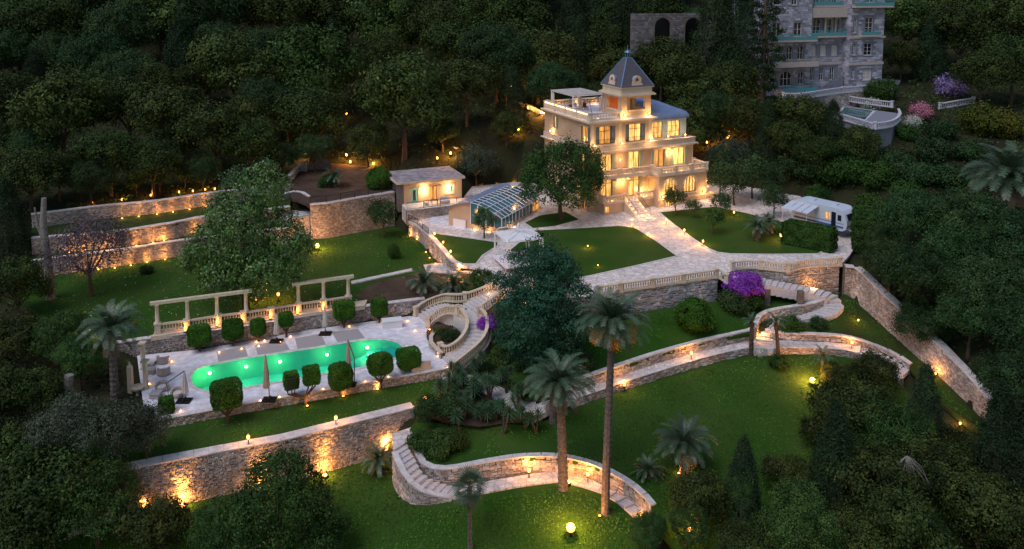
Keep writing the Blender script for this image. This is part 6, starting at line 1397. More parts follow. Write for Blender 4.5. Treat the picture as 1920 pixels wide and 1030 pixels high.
bshrub('darkbush', 'dark shrub under the purple bougainvillea', 1378, 580, 62); bshrub('bush', 'dark shrub under the right half of the bougainvillea', 1410, 578, 45)
bg = G(1395, 572); place('purplebush', 'bougainvillea', 'purple flowering bougainvillea at the corner of the forecourt balustrade', 'bougainvillea', Vector((bg.x, bg.y + .4, -1.5)), .85, R(200), sxy=1.25)
bg = G(920, 640); place('purplebush', 'bougainvillea', 'purple bougainvillea spilling beside the grand staircase', 'bougainvillea', Vector((bg.x - .3, bg.y + .3, bg.z + 1.2)), .52)
bshrub('bush', 'leafy green shrub at the left foot of the cedar beside the terrace', 905, 528, 50); bshrub('bush', 'green shrub below the cedar near the pool path', 945, 685, 60); bshrub('darkbush', 'dark shrub right of the cedar foot', 1085, 690, 60); bshrub('bush', 'leafy shrub behind the cedar foot on the garden lawn', 990, 690, 60)
bshrub('darkbush', 'dark planting filling the curve of the grand staircase', 845, 640, 44); bshrub('bush', 'small green plant at the front of the staircase planter', 822, 632, 28)
el = [(1266, 405, 44, 'lemon'), (1300, 410, 30, 'lemon'), (1336, 440, 42, 'lemon'), (1352, 408, 40, 'smalltree'), (1376, 385, 66, 'smalltree'), (1410, 372, 70, 'smalltree'), (1440, 380, 60, 'smalltree'), (1350, 372, 60, 'smalltree'), (1450, 410, 55, 'smalltree'), (1350, 345, 60, 'smalltree')]
for i, (x, y, w_, k) in enumerate(sorted(el)): tree_b(k, 'small_tree', f"{'small bright citrus tree' if k == 'lemon' else 'leafy small tree'} by the east lawn, {ORD[i]} from the villa", x, y, w_, group='small trees by the east lawn')
tree_b('olive', 'olive_tree', 'pale olive tree right of the villa below the winding track', 1372, 335, 90)
for i, (x, y, w_) in enumerate([(222, 880, 140), (130, 870, 130), (275, 862, 100)]): tree_b('olive', 'olive_tree', f"grey-green olive tree left of the tall retaining wall, {['middle one', 'leftmost', 'nearest the pool deck'][i]}", x, y, w_, group='olive trees left of the pool')
for i, (x, y, w_, k) in enumerate([(90, 930, 210, 'oak'), (180, 960, 160, 'nearoak'), (20, 880, 170, 'oak'), (40, 1010, 180, 'oak'), (290, 1010, 140, 'oak'), (-10, 760, 150, 'oak'), (75, 745, 110, 'oak'), (20, 640, 120, 'oak'), (115, 640, 105, 'nearoak'), (150, 690, 90, 'nearoak'), (30, 540, 120, 'oak')]):
    tree_c(k, 'leafy_tree', f"{'brighter' if k == 'nearoak' else 'dark'} leafy tree in the lower left thicket, {ORD[i]} outward from the corner", x, y, w_, group='trees of the lower left thicket')
tree_c('nearoak', 'leafy_tree', 'bright leafy tree in front of the tall retaining wall', 520, 970, 220); tree_c('nearoak', 'leafy_tree', 'lower leafy tree right of the bright one before the tall wall', 610, 1025, 110); tree_c('nearoak', 'leafy_tree', 'leafy treetop left of the bright one before the tall wall', 420, 1015, 130)
br = [(1600, 780, 150, 'oak'), (1660, 830, 150, 'nearoak'), (1640, 705, 90, 'oak'), (1565, 700, 60, 'oak'), (1480, 905, 100, 'oak'), (1310, 940, 115, 'oak'), (1500, 1010, 170, 'nearoak'), (1640, 930, 170, 'oak'), (1740, 900, 150, 'oak'), (1700, 1000, 170, 'oak'), (1840, 960, 160, 'oak'), (1580, 880, 120, 'oak'), (1910, 1010, 150, 'oak'), (1290, 1010, 90, 'nearoak'), (1800, 860, 100, 'oak'), (1550, 820, 90, 'oak'), (1400, 1040, 110, 'oak'), (1610, 1020, 130, 'oak')]
for i, (x, y, w_, k) in enumerate(sorted(br)): tree_c(k, 'leafy_tree', f"{'greener' if k == 'nearoak' else 'dark'} leafy tree in the lower right thicket, {ORD[i]} from the left", x, y, w_, group='trees of the lower right thicket')
tree_c('nearoak', 'leafy_tree', 'bright leafy shrub tree at the end of the bottom path', 1215, 1000, 80)
tree_c('cypress', 'cypress_tree', 'dark narrow cypress at the right end of the great lawn bottom', 1392, 920, 78); tree_c('cypress', 'cypress_tree', 'dark cypress between thicket and boundary wall', 1732, 800, 84); tree_c('cypress', 'cypress_tree', 'tall dark cypress at the lower end of the boundary wall', 1872, 850, 100); tree_c('cypress', 'cypress_tree', 'dark cypress at the lower right corner', 1920, 880, 90); tree_c('cypress', 'cypress_tree', 'tall dark conifer in the middle of the lower right thicket', 1562, 885, 100)
tree_b('balltree', 'ball_tree', 'small ball-headed tree before the glazed front of the solarium', 908, 447, 52)
# dead branches
def dead(label, p, s):
    mb = MB()
    for i in range(28):
        a = random.uniform(-1.5, .9); pts = [Vector((0, 0, 0))]
        for k in range(4): pts.append(pts[-1] + Vector((math.sin(a) * .6, -.2, -.35 - .1 * k)) * s + Vector((random.uniform(-.2, .2), 0, random.uniform(-.1, .1))))
        mb.tube(pts, [.03, .025, .018, .012, .006], 4, False)
    t = mb.build('dead_branches', M['bark_pale'], None, loc=p); tag(t, label, 'dead branches')
dead('bare grey dead branches hanging in the lower right thicket', D(1700, 855, 60), 1.0)
tk = MB().tube([(0, 0, -.5), (.1, 0, 1.2), (-.1, 0, 2.4), (0, .1, 3.4)], [.5, .42, .4, .38], 9).build('tree_stump', M['bark_pale'], None, loc=G(133, 775)); tag(tk, 'pale sawn trunk standing left of the olive trees', 'tree trunk')
tk = MB().tube([(0, 0, -.5), (0, 0, 4), (-.3, 0, 8), (-.1, .1, 11)], [.55, .42, .36, .25], 9).tube([(-.2, 0, 6), (-.9, 0, 8), (-1.1, 0, 10)], [.2, .15, .08], 6).build('bare_trunk', M['bark_pale'], None, loc=G(95, 560)); tag(tk, 'tall pale bare trunk at the left end of the terrace walls', 'tree trunk')
for i, (x, y) in enumerate([(256, 374), (300, 366), (347, 358), (368, 352), (393, 350)]):
    tree_b('lemon', 'young_tree', f'young tree on the topmost terrace at the forest edge, {ORD[i]} from the left', x, y - 6, 34, group='young trees on the topmost terrace')
# ------------------------------------------------------------------ palms
palm('palm_tree', 'tall slim palm with orange date clusters in front of the cedar', P(1135, 963, -9.1), ZV(P(1135, 963, -9.1).y, 606) + 9.1, .27, 60, 1.02, lean=(.35, 0), dates=3)
palm('palm_tree', 'palm with warm lit trunk beside the bottom path', P(1056, 923, -8.9), ZV(P(1056, 923, -8.9).y, 722) + 8.9, .34, 56, .98, lean=(-.35, 0), dry=8)
palm('palm_tree', 'thin palm trunk standing close behind the warm lit palm', P(1036, 790, -6.3), 3.6, .25, 20, .7, dry=4)
pb3 = G(216, 752); palm('palm_tree', 'palm with arching fronds left of the pool deck', pb3, ZV(pb3.y, 622) - pb3.z, .30, 46, 1.0)
palm('palm_tree', 'short palm with lit orange heart on the great lawn', G(1281, 888), 2.4, .26, 40, .86, dates=2)
palm('fan_palm', 'fan palm with bushy head below the bottom path', P(881, 1026, -9.6), ZV(P(881, 1026, -9.6).y, 915) + 9.6, .14, 26, 1.05, fan=True, dry=12, skirt=False)
palm('small_palm', 'low dark palm against the tall wall left of the curved steps', P(712, 884, -8.9), .9, .2, 30, .62, dry=5, skirt=False)
for i, (x, y, h, s, lb) in enumerate([(795, 548, .9, .72, 'low spreading palm in the bed above the grand staircase, left of two'), (850, 552, .8, .66, 'low spreading palm in the bed above the grand staircase, right of two'), (628, 350, 1.2, .62, 'small tufted palm on the brown upper garden'), (1216, 893, .3, .5, 'small palm seedling on the great lawn near the path end'), (1420, 452, 1.6, .6, 'spiky palm tuft at the corner of the east lawn'), (1440, 440, 1.4, .6, 'spiky palm tuft against the tall clipped hedge')]):
    palm('small_palm', lb, G(x, y), h, .2, 30, s, dry=5, skirt=False)
palm('palm_stump', 'thin dark trunk with small head where the garden paths meet', P(1408, 664, -5.4), 3.2, .2, 12, .4, skirt=False, dry=3, trunk_m='bark'); palm('palm_stump', 'leaning dark trunk beside the meeting of the garden paths', P(1459, 672, -5.5), 3.6, .17, 14, .4, skirt=False, dry=3, lean=(-.35, 0), trunk_m='bark'); palm('palm_stump', 'thin young palm below the eastern path branch', P(1541, 715, -6.6), 2.2, .12, 18, .45, skirt=False, dry=3)
bshrub('bush', 'low leafy shrub where the garden paths meet', 1460, 690, 40); bshrub('bush', 'leafy shrub on the bed inside the hairpin steps', 1480, 625, 50); bshrub('darkbush', 'small shrub at the bend of the hairpin steps', 1535, 614, 34); bshrub('palebush', 'small pale shrub beside the first thin trunk at the path junction', 1425, 668, 26)
# yuccas
def spiky(n, l, w_):
    V = []; F = []
    for i in range(n):
        az = i * 2.39996; el = R(85 - 110 * i / n); d = Vector((math.cos(az) * math.cos(el), math.sin(az) * math.cos(el), math.sin(el))); s = Vector((-math.sin(az), math.cos(az), 0)) * w_; k = len(V)
        V += [-s * .6, d * l * .5 + s, d * l + Vector((0, 0, -.1)), d * l * .5 - s]; F.append((k, k + 1, k + 2, k + 3))
    me = bpy.data.meshes.new('leaf_rosette'); me.from_pydata([tuple(v) for v in V], [], F); me.materials.append(M['yucca']); me.color_attributes.new('shade', 'FLOAT_COLOR', 'POINT').data.foreach_set('color', np.ones(len(V) * 4, np.float32)); return me
SPK = spiky(46, .75, .035)
yl = [(868, 792, 3), (905, 800, 2), (930, 790, 3), (860, 745, 3), (900, 735, 2), (950, 738, 2), (838, 742, 2), (985, 800, 2), (880, 760, 4), (918, 752, 3), (865, 830, 1), (970, 770, 3), (945, 812, 2), (1005, 812, 2), (830, 765, 2), (892, 712, 2), (853, 715, 3)]
for i, (x, y, k) in enumerate(sorted(yl)):
    t = thing('yucca', f'spiky green yucca in the bed beside the great lawn, {ORD[i]} from the left', 'yucca', G(x, y), random.uniform(0, 6), 'yuccas between the pool lawn and the great lawn')
    mb = MB()
    for j in range(k):
        a = j * 2.1 + i; tp = Vector((math.cos(a) * .45, math.sin(a) * .45, random.uniform(.9, 2.4))); mb.tube([(0, 0, -.1), tp * .5, tp], [.1, .08, .07], 5)
        for dz in (0, -.35): link('leaf_rosette', SPK, t, tp + Vector((0, 0, dz)), (0, 0, j), random.uniform(.85, 1.15))
    mb.build('stem', M['bark'], t)
for i, (x, y, w_) in enumerate([(905, 700, 40), (935, 715, 40), (880, 740, 50), (975, 750, 40), (845, 770, 50), (915, 780, 50), (800, 790, 40)]): bshrub('darkbush', f'low dark shrub among the yuccas, {ORD[i]} outward from the staircase', x, y, w_, group='low shrubs among the yuccas')
# ------------------------------------------------------------------ topiary
def topiary(label, c, w_, h, by, fork=False, m='topi', rz=R(24), baseY=None, bx=None):
    """c: pixel of the clipped block's middle; w_,h its size in pixels; by: pixel row of the trunk foot"""
    z0 = -5.28 if by > 700 else -4.49
    p = P(bx or c[0], by, z0) if by < 1000 else None; s = p.y / 1610; W, Hh = w_ * s * .86, h * s * .92; zc = ZV(p.y, c[1]) - z0
    t = thing('topiary_tree', label, 'topiary', p, rz, 'clipped block topiary trees round the pool')
    dx = (c[0] - (bx or c[0])) * s; zb = zc - Hh / 2; me = hedge('', '', None, W, W * .8, Hh, 0, m, int(4200 + 2200 * W), .14, rnd=.55 if 'round' in label else random.uniform(.05, .25))
    link('crown', me, t, Matrix.Rotation(-rz, 3, 'Z') @ Vector((dx, 0, zb)))
    MB().b2(dx - W * .33, dx + W * .33, -W * .26, W * .26, zb + .25, zb + Hh - .25).build('shade_core', M['inner_shade'], t)  # dark filler block: shade inside the crown is in its colour
    tr = MB().tube([(0, 0, -.2), (0, 0, zb * .45)], [.13, .11], 7)
    for a in (-1, 1, .2): tr.tube([(0, 0, zb * .4), (dx + a * W * .22, 0, zb * .8), (dx + a * W * .32, 0, zb + .2)], [.1, .07, .05], 5)
    tr.build('trunk', M['bark'], t)
for a in [('wide block topiary first from the left behind the pool', (374.5, 628), 48, 38, 658), ('flat block topiary second from the left behind the pool', (437.5, 617), 43, 36, 648), ('small round-edged topiary third from the left behind the pool', (484.5, 613), 32, 34, 640), ('small block topiary fourth from the left behind the pool', (537, 599), 29, 26, 632), ('large block topiary behind the right part of the pool', (645.5, 581), 44, 33, 614), ('bright topiary beside the white storage box', (711.5, 576), 34, 34, 605),
          ('biggest block topiary before the left end of the pool', (426.5, 738), 66, 52, 794), ('small block topiary at the edge of the patio with armchairs', (313, 762), 32, 38, 790), ('squarish topiary left of the forked pair', (546, 713), 31, 34, 760), ('squarish topiary right of the forked pair', (586, 704), 35, 36, 760), ('large round-edged topiary before the parasol stand', (639.5, 705), 51, 52, 744), ('round-edged topiary before the pool steps', (713.5, 682), 54, 40, 730), ('rightmost topiary with lit trunk beside the low white wall', (766.5, 671), 50, 36, 711)]:
    bxx = {546: 572, 586: 574}.get(a[1][0]); topiary(a[0], a[1], a[2], a[3], a[4], bx=bxx, m='topi')
# ------------------------------------------------------------------ pool furniture
def parasol(label, base_px, top_px, lean_px=None, col='parasol_cloth', side=0):
    z0 = -4.45; b = P(*base_px, z0); top = ZV(b.y, top_px[1]) - z0; dx = (top_px[0] - base_px[0]) * b.y / 1610
    t = thing('parasol', label, 'parasol', b, 0, 'closed cantilever parasols round the pool')
    MB().b2(-.6, .6, -.5, .5, 0, .06).build('base_plate', M['iron'], t); MB().b2(-.55, .55, -.06, .06, .062, .12).b2(-.06, .06, -.45, .45, .122, .16).build('base_cross', M['iron'], t)
    px_ = .35 * (1 if side >= 0 else -1); MB().tube([(side * .9, 0, .1), (side * .9 + side * .12, 0, top * .62), (dx, 0, top + .1)], .045, 6).build('mast', M['darkwood'], t)
    c = [(.03, top + .05), (.09, top - .1), (.16, top * .72), (.24, top * .42), (.27, top * .3), (.16, top * .27), (.05, top * .26)]
    vs = []; fs = []; n_ = 16
    for r_, z in c:
        for k in range(n_): q = r_ * (1.12 if k % 2 else .82); a = 2 * math.pi * k / n_; vs.append((dx + q * math.cos(a), q * math.sin(a), z))
    for i in range(len(c) - 1):
        for k in range(n_): fs.append((i * n_ + k, i * n_ + (k + 1) % n_, (i + 1) * n_ + (k + 1) % n_, (i + 1) * n_ + k))
    MB().add(vs, fs).build('folded_canopy', M[col], t); return t
M['parasol_cloth'] = mat('taupe_parasol_cloth', (.42, .31, .25), .9, var=.15, vscale=6)
M['parasol_pale'] = mat('pale_parasol_cloth', (.55, .47, .43), .9, var=.15, vscale=6)
parasol('closed taupe parasol standing before the middle of the pool', (505, 750), (500, 668)); parasol('closed taupe parasol right of the large front topiary', (655, 722), (654, 640), side=.5)
parasol('closed pale parasol behind the pool between the small topiaries', (518, 640), (519, 590), col='parasol_pale'); parasol('closed pale parasol behind the pool left of the large topiary', (610, 626), (610, 576), col='parasol_pale')
parasol('closed pale parasol leaning from its dark mast beside the armchairs', (345, 752), (348, 698), col='parasol_pale', side=-1.4)
M['wick'] = mat('pale_wicker', (.40, .34, .32), .9, var=.2, vscale=14, bump=.02, bscale=30)
def armchair(label, px, py, rz):
    t = thing('armchair', label, 'armchair', P(px, py, -4.49), rz, 'round pale armchairs on the pool patio')
    n_ = 14; vs = []; fs = []
    for i in range(n_ + 1):
        a = R(-20 + 220 * i / n_); hh_ = .62 + .12 * math.sin(math.radians(180 * i / n_))
        for r_ in (.58, .42):
            for z in (.08, hh_): vs.append((r_ * math.cos(a), r_ * math.sin(a) * .95, z))
    for i in range(n_): k = 4 * i; fs += [(k, k + 1, k + 5, k + 4), (k + 2, k + 6, k + 7, k + 3), (k + 1, k + 3, k + 7, k + 5), (k, k + 4, k + 6, k + 2)]
    fs += [(0, 2, 3, 1), (4 * n_, 4 * n_ + 1, 4 * n_ + 3, 4 * n_ + 2)]
    MB().add(vs, fs).build('backrest', M['wick'], t); MB().lathe([(.4, .06), (.42, .3), (.38, .36)], 14).build('seat_base', M['wick'], t); MB().lathe([(.38, .361), (.39, .44), (.34, .47)], 14).build('cushion', M['offwhite'], t)
for a in (('armchair at the back of the patio beside the stone column', 306, 680, R(180)), ('second armchair facing the small lit table', 307, 702, R(200)), ('armchair nearest the pale leaning parasol', 333, 745, R(20)), ('armchair beside the grey table at the patio edge', 304, 733, R(0))): armchair(*a)
def cube_table(label, px, py, m, s=.4, h=.42):
    t = thing('side_table', label, 'table', P(px, py, -4.49)); MB().box((0, 0, h), (2 * s, 2 * s, .05)).build('tabletop', M[m], t); MB().box((0, 0, h / 2 - .02), (1.7 * s, 1.7 * s, h - .06)).build('base', M[m], t)
cube_table('small warm lit side table between the armchairs', 283, 700, 'wick'); cube_table('grey square table at the front of the patio', 292, 745, 'mat_stone', .45); cube_table('low pale daybed table left of the rear armchair', 279, 684, 'offwhite', .6, .3)
def stone_column(label, px, py, h):
    t = thing('stone_column', label, 'column', P(px, py, -4.49)); MB().lathe([(.30, 0), (.30, .12), (.22, .2), (.20, h - .25), (.26, h - .15)], 10).build('shaft', M['cream'], t, True); MB().box((0, 0, h - .08), (.62, .62, .14)).build('capital', M['cream'], t)
stone_column('cream stone column at the rear of the patio with armchairs', 269, 692, 2.6); stone_column('cream stone column at the front of the patio with armchairs', 274, 728, 2.6)
MBs = MB().b2(-1.0, 1.0, -.5, .5, 0, .68); t = thing('storage_box', 'white storage box beside the bright topiary on the pool deck', 'storage box', P(735, 612, -4.49), R(15)); MBs.build('body', M['white'], t); MB().b2(-1.05, 1.05, -.55, .55, .68, .76).build('lid', M['white'], t)
t = thing('low_wall', 'low pale wall beside the rightmost topiary at the deck edge', 'low wall', P(790, 695, -4.49), R(24)); MB().b2(-.9, .9, -.12, .12, 0, .8).build('panel', M['trim'], t)
f = thing('stone_fountain', 'stone wall fountain with round basin left of the pool deck', 'fountain', P(243, 745, -5.2)); MB().b2(-.2, .2, .1, .5, 0, 2.6).lathe([(.24, 2.6), (.26, 2.7), (.08, 2.9), (.1, 3.0), (.01, 3.15)], 8, (0, .3, 0)).build('pillar', M['cream'], f); MB().lathe([(.3, 0), (.18, .15), (.18, .5), (.5, .75), (.62, .95), (.6, 1.0), (.5, .9), (.1, .8)], 14, (.75, 0, 0)).build('basin', M['cream'], f)
t = thing('garden_table', 'round stone table seen at the end of the pool stairs landing', 'table', P(1007, 562, -.8)) if False else None
# ------------------------------------------------------------------ roof terrace furniture
def on_roof(u, v, z=12.56): return HM @ Vector((u, v, z))
for i, (u, v, s_) in enumerate([(3.2, 4.2, 'closed dark parasol on the roof terrace beside the tower'), (1.4, 6.6, 'closed dark parasol under the roof pergola')]):
    t = thing('parasol', s_, 'parasol', on_roof(u, v), TH); MB().b2(-.4, .4, -.4, .4, 0, .08).build('base_plate', M['iron'], t); MB().tube([(-.5, 0, .1), (-.9, 0, 1.9), (.9, 0, 2.5)], .05, 5).build('mast', M['iron'], t)
    MB().lathe([(.02, 2.4), (.1, 2.3), (.26, .7), (.2, .5)], 9, (.9, 0, 0)).build('folded_canopy', M['parasol_cloth'], t)
t = thing('roof_sofa', 'pale outdoor sofa under the roof pergola', 'sofa', on_roof(2.4, 9.6), TH); MB().b2(-1.2, 1.2, -.4, .4, .1, .4).build('seat', M['offwhite'], t); MB().b2(-1.2, 1.2, .401, .6, .1, .8).build('backrest', M['offwhite'], t)
for i, (u, v, s_) in enumerate([(4.0, 8.2, 'right'), (1.4, 8.2, 'left')]): t = thing('roof_chair', f'dark chair on the {s_} side of the table under the roof pergola', 'chair', on_roof(u, v), TH + i * 3.14); MB().b2(-.3, .3, -.3, .3, .35, .45).build('seat', M['darkwood'], t); MB().b2(-.3, .3, .25, .3, .451, .95).build('backrest', M['darkwood'], t); [MB().b2(a - .03, a + .03, b - .03, b + .03, 0, .349).build('leg', M['darkwood'], t) for a in (-.27, .27) for b in (-.27, .27)]
t = thing('roof_table', 'low table in the middle of the roof pergola', 'table', on_roof(2.7, 8.2), TH); MB().b2(-.6, .6, -.4, .4, .4, .46).build('tabletop', M['white'], t); [MB().b2(a - .03, a + .03, b - .03, b + .03, 0, .399).build('leg', M['white'], t) for a in (-.5, .5) for b in (-.3, .3)]
# undergrowth over the hillside
def undergrowth():
    n = 16000; X = rng.uniform(-125, 115, n); Y = rng.uniform(46, 210, n); ins = np.zeros(n, bool)
    for t_ in TER.values():
        for dx, dy in ((0, 0), (1.2, 0), (-1.2, 0), (0, 1.2), (0, -1.6)): ins |= t_.inside(X + dx, Y + dy)
    pj = X / Y; ins |= np.abs(pj) > .68
    ins |= (np.abs(X - (HM @ Vector((8, 6, 0))).x) < 14) & (np.abs(Y - (HM @ Vector((8, 6, 0))).y) < 12)
    X, Y = X[~ins], Y[~ins]; m = len(X); Z = hill(X, Y); k = 9; off = rng.normal(0, .5, (m, k, 3)) * np.array([1, 1, .5]); C = np.stack([X, Y, Z + .25], 1)[:, None] + off
    t = np.repeat(rng.uniform(.5, 1.5, m), k)[:, None] * np.ones((1, 3)); N_ = np.tile([0, -.3, 1.0], (m * k, 1))
    me = quads('undergrowth', M['oak'], C.reshape(-1, 3), N_, .42, .6, t); tag(link('undergrowth', me), kind='stuff')
undergrowth()
def petals():                                        # pale fallen petals and daisies on the upper lawn
    t_ = TER['upper_lawn']; n = 700; c = rng.uniform(t_.lo, t_.hi, (n, 2)); c[::2] = rng.normal([P(400, 560, -2.8).x, P(400, 560, -2.8).y], [9, 5], c[::2].shape); m = t_.inside(c[:, 0], c[:, 1]); c = c[m]; z = t_.z(c[:, 0], c[:, 1]) + .06
    me = quads('fallen_petals', M['pale'], np.c_[c, z], np.tile([0, 0, 2.0], (len(c), 1)), .13, .8); tag(link('fallen_petals', me), kind='stuff')
petals()
def tufts():                                         # blades catching the light on the lawns
    V = []
    for key, n in (('great_lawn', 26000), ('bottom_lawn', 26000), ('garden_lawn', 14000), ('pool_lawn', 9000), ('upper_lawn', 16000), ('right_garden', 9000)):
        t_ = TER[key]; c = rng.uniform(t_.lo, t_.hi, (n, 2)); m = t_.inside(c[:, 0], c[:, 1])
        for dx, dy in ((.5, 0), (-.5, 0), (0, .6), (0, -.6)): m &= t_.inside(c[:, 0] + dx, c[:, 1] + dy)
        for o in ('path_bed', 'right_path_bed', 'bottom_path_bed', 'bottom_stair_bed', 'pool_path_bed'): m &= ~TER[o].inside(c[:, 0], c[:, 1])
        c = c[m]; V.append(np.c_[c, t_.z(c[:, 0], c[:, 1]) + .03])
    V = np.concatenate(V); n = len(V); q = rng.uniform(.5, 1.5, n) * (1 + .35 * np.sin(V[:, 0] * .9) * np.cos(V[:, 1] * .7 + 1)); N_ = np.stack([rng.normal(0, .3, n), np.full(n, -.6), np.full(n, .8)], 1)
    me = quads('grass_tufts', M['blade'], V, N_, .17, .55, q[:, None] * np.array([[1.0, 1.0, 1.0]]), wob=.35); tag(link('grass_tufts', me), kind='stuff')
M['blade'] = mat('grass_blades', (.030, .088, .008), .9, attr='shade', spec=.1, col2=(.058, .128, .016), vscale=.2)
tufts()
# ------------------------------------------------------------------ lamps
M['bulb_big'] = mat('globe_glow', (1, .7, .4), .5, emit=(1.0, .27, .04), estr=3.2)
def light(p, e, parent=None, col=WARM, r=.12, kind='POINT', spot=None, aim=None):
    L = bpy.data.lights.new('lamp_light', kind); L.energy = e; L.color = col; L.shadow_soft_size = r
    o = bpy.data.objects.new('lamp_light', L); COL.objects.link(o); o.location = p
    if kind == 'SPOT': L.spot_size = spot; L.spot_blend = 1.0; o.rotation_euler = Vector(aim).to_track_quat('-Z', 'Y').to_euler()
    if parent is not None: o.parent = parent
    return o
_post = MB().lathe([(.045, -.1), (.04, .05), (.035, .5), (.08, .52), (.08, .55)], 8).add([], []).mesh('post', M['iron'])
_lan = MB().lathe([(.07, .552), (.12, .62), (.12, .80), (.06, .88)], 10).mesh('lantern', M['bulb'], True)
_cap = MB().lathe([(.10, .881), (.08, .91), (.02, .95)], 8).mesh('cap', M['iron'])
def foot(px, py, up): # ground point so that a point `up` above it is seen at the pixel
    q = G(px, py + 8)
    for _ in range(3): q = G(px, py + up * 1610 / q.y * .97)
    return q
def bollard(label, px, py, e=60, sc=1.0, group=None, cat='garden lamp'):
    q = foot(px, py, .72 * sc); t = thing('bollard_lamp', label, cat, q, 0, group); t.scale = (sc,) * 3
    link('post', _post, t); link('lantern', _lan, t); link('cap', _cap, t); light((0, 0, 1.05), e * .8, t); return t
_ub = MB().lathe([(.14, -.05), (.14, .06), (.11, .08)], 9).mesh('housing', M['iron']); _ul = MB().lathe([(.10, .081), (.06, .13), (.01, .15)], 9).mesh('lens', M['bulb'], True)
def uplight(label, px, py, e=70, group=None, back=.22, aim=(0, .12, 1), sc=1.0, up=.25, g=None):
    q = g if g is not None else G(px, py + 1); q = q + Vector((0, -back, .0)); q.z = q.z if g is not None else surf(q.x, q.y)
    t = thing('wall_uplight', label, 'uplight', q, 0, group); t.scale = (sc,) * 3; link('housing', _ub, t); link('lens', _ul, t)
    light((0, 0, up), e, t, kind='SPOT', spot=R(78), aim=aim); light((0, 0, .35), e * .14, t); return t
_cb = MB().lathe([(.045, 0), (.055, .02), (.055, .10), (.03, .12)], 8).mesh('candle_glass', M['bulb_soft'], True); _cs = MB().lathe([(.07, -.01), (.07, -.001)], 8).mesh('base', M['iron'])
def candle(label, px, py, e=6, z=-4.49, group='small lights standing on the pool deck', p=None):
    t = thing('deck_lantern', label, 'lantern', p if p is not None else P(px, py + 1, z), 0, group); link('candle_glass', _cb, t, (0, 0, 0)); link('base', _cs, t, (0, 0, 0)); light((0, 0, .3), e * .28, t, col=(1, .52, .2), r=.08); return t
_gs = MB().lathe([(.05, -.1), (.05, .22), (.10, .25)], 8).mesh('post', M['iron']); _gg = MB().lathe([(.08, .251), (.17, .32), (.21, .44), (.17, .56), (.08, .63), (.01, .65)], 14).mesh('globe', M['bulb_big'], True)
def globe(label, px, py, e=200, sc=1.0, group=None):
    q = foot(px, py, .48 * sc); t = thing('globe_lamp', label, 'garden lamp', q, 0, group); t.scale = (sc,) * 3
    link('post', _gs, t); link('globe', _gg, t); light((0, 0, .95), e, t, r=.2); return t
def row(fn, pts, text, group, **k):
    n = len(pts)
    for i, q in enumerate(pts): fn(f"{text}, {ORD[i] if i < n - 1 else 'last'} from the left", q[0], q[1], group=group, **dict(k, **(q[2] if len(q) > 2 else {})))
row(bollard, [(992, 880), (1102, 887)], 'bollard lamp against the curved wall of the bottom path', 'bollard lamps along the bottom path')
row(bollard, [(1171, 702), (1296, 661), (1427, 629), (1597, 641)], 'bollard lamp on the long garden path', 'bollard lamps along the garden path')
row(bollard, [(466, 818), (630, 782), (797, 744)], 'bollard lamp on the lawn strip below the pool', 'bollard lamps on the pool lawn', e=60)
bollard('lamp on a post at the head of the curved garden steps', 724, 803, 110, 1.2); bollard('lamp behind the olive trees at the left end of the wall', 267, 860, 60); bollard('lamp at the lower end of the bottom path steps', 1203, 941, 25, .5)
row(bollard, [(831, 454), (845, 471), (860.5, 488)], 'bollard lamp on the solarium lawn beside the curving wall', 'bollard lamps on the solarium lawn', e=60, sc=.8); bollard('bollard lamp at the upper corner of the solarium lawn', 815, 438, 60, .8)
row(bollard, [(1249, 412), (1283, 431), (1318, 452)], 'bollard lamp along the drive edge of the east lawn', 'bollard lamps on the east lawn', e=75, sc=.8)
bollard('bollard lamp before the tall hedge on the east lawn', 1464, 441, 90); bollard('lamp among the shrubs at the back of the east lawn', 1376, 398, 60, .8)
row(bollard, [(1185, 421), (1216, 438)], 'low lamp at the drive edge of the front lawn', 'lamps at the edge of the front lawn', e=55, sc=.6)
bollard('tiny light at the lower left of the front lawn', 1121, 497, 12, .4); bollard('small light on the front lawn beside the cedar', 1102, 461, 40, .5)
globe('bright lamp on the upper lawn before the high rubble wall', 595, 460, 330, 1.3)
globe('very bright globe lamp in the middle of the bottom lawn', 1070, 986, 420, 1.6)
globe('bright lamp glowing on the great lawn by the lower right trees', 1523, 712, 330, 1.2)
row(bollard, [(1478, 537), (1524, 545)], 'bollard lamp on the ramp below the curved balustrade', 'lamps on the ramp', e=70); bollard('lamp on the grass inside the eastern garden', 1609, 600, 35, .6)
globe('glaring round lamp at the foot of the boundary wall', 1672, 611, 260, 1.2); bollard('lamp lighting the wide terraced steps left of the pool', 168, 618, 90); bollard('small lamp low on the grass strip beside the boundary wall', 1754, 700, 50, .6); bollard('small lamp near the lower end of the boundary wall', 1800, 788, 50, .7); bollard('lamp half hidden behind a cypress at the right', 1852, 786, 40, .8)
bollard('lamp glimmering among the trees before the great lawn', 1292, 990, 120, 1.0)
uplight('uplight washing the boundary wall under the overhanging tree', 1763, 698, 120)
uplight('ground spotlight lighting the trunk of the warm lit palm', 1066, 905, 240, back=.1, aim=(-.25, .05, 1), sc=1.6); uplight('small spotlight at the foot of the slim palm', 1124, 966, 30, back=.1, aim=(.3, .2, 1))
uplight('small lamp in the heart of the short palm', 1272, 885, 40, back=.2, aim=(.2, .1, 1))
row(uplight, [(345, 945), (490, 906), (611, 889)], 'strong uplight at the foot of the tall retaining wall', 'uplights along the tall retaining wall', e=620, sc=2.0, back=.35, up=.4)
row(uplight, [(769, 440), (782, 449), (799, 472), (806, 483), (817, 494)], 'uplight at the foot of the curving solarium wall', 'uplights along the curving wall', e=70)
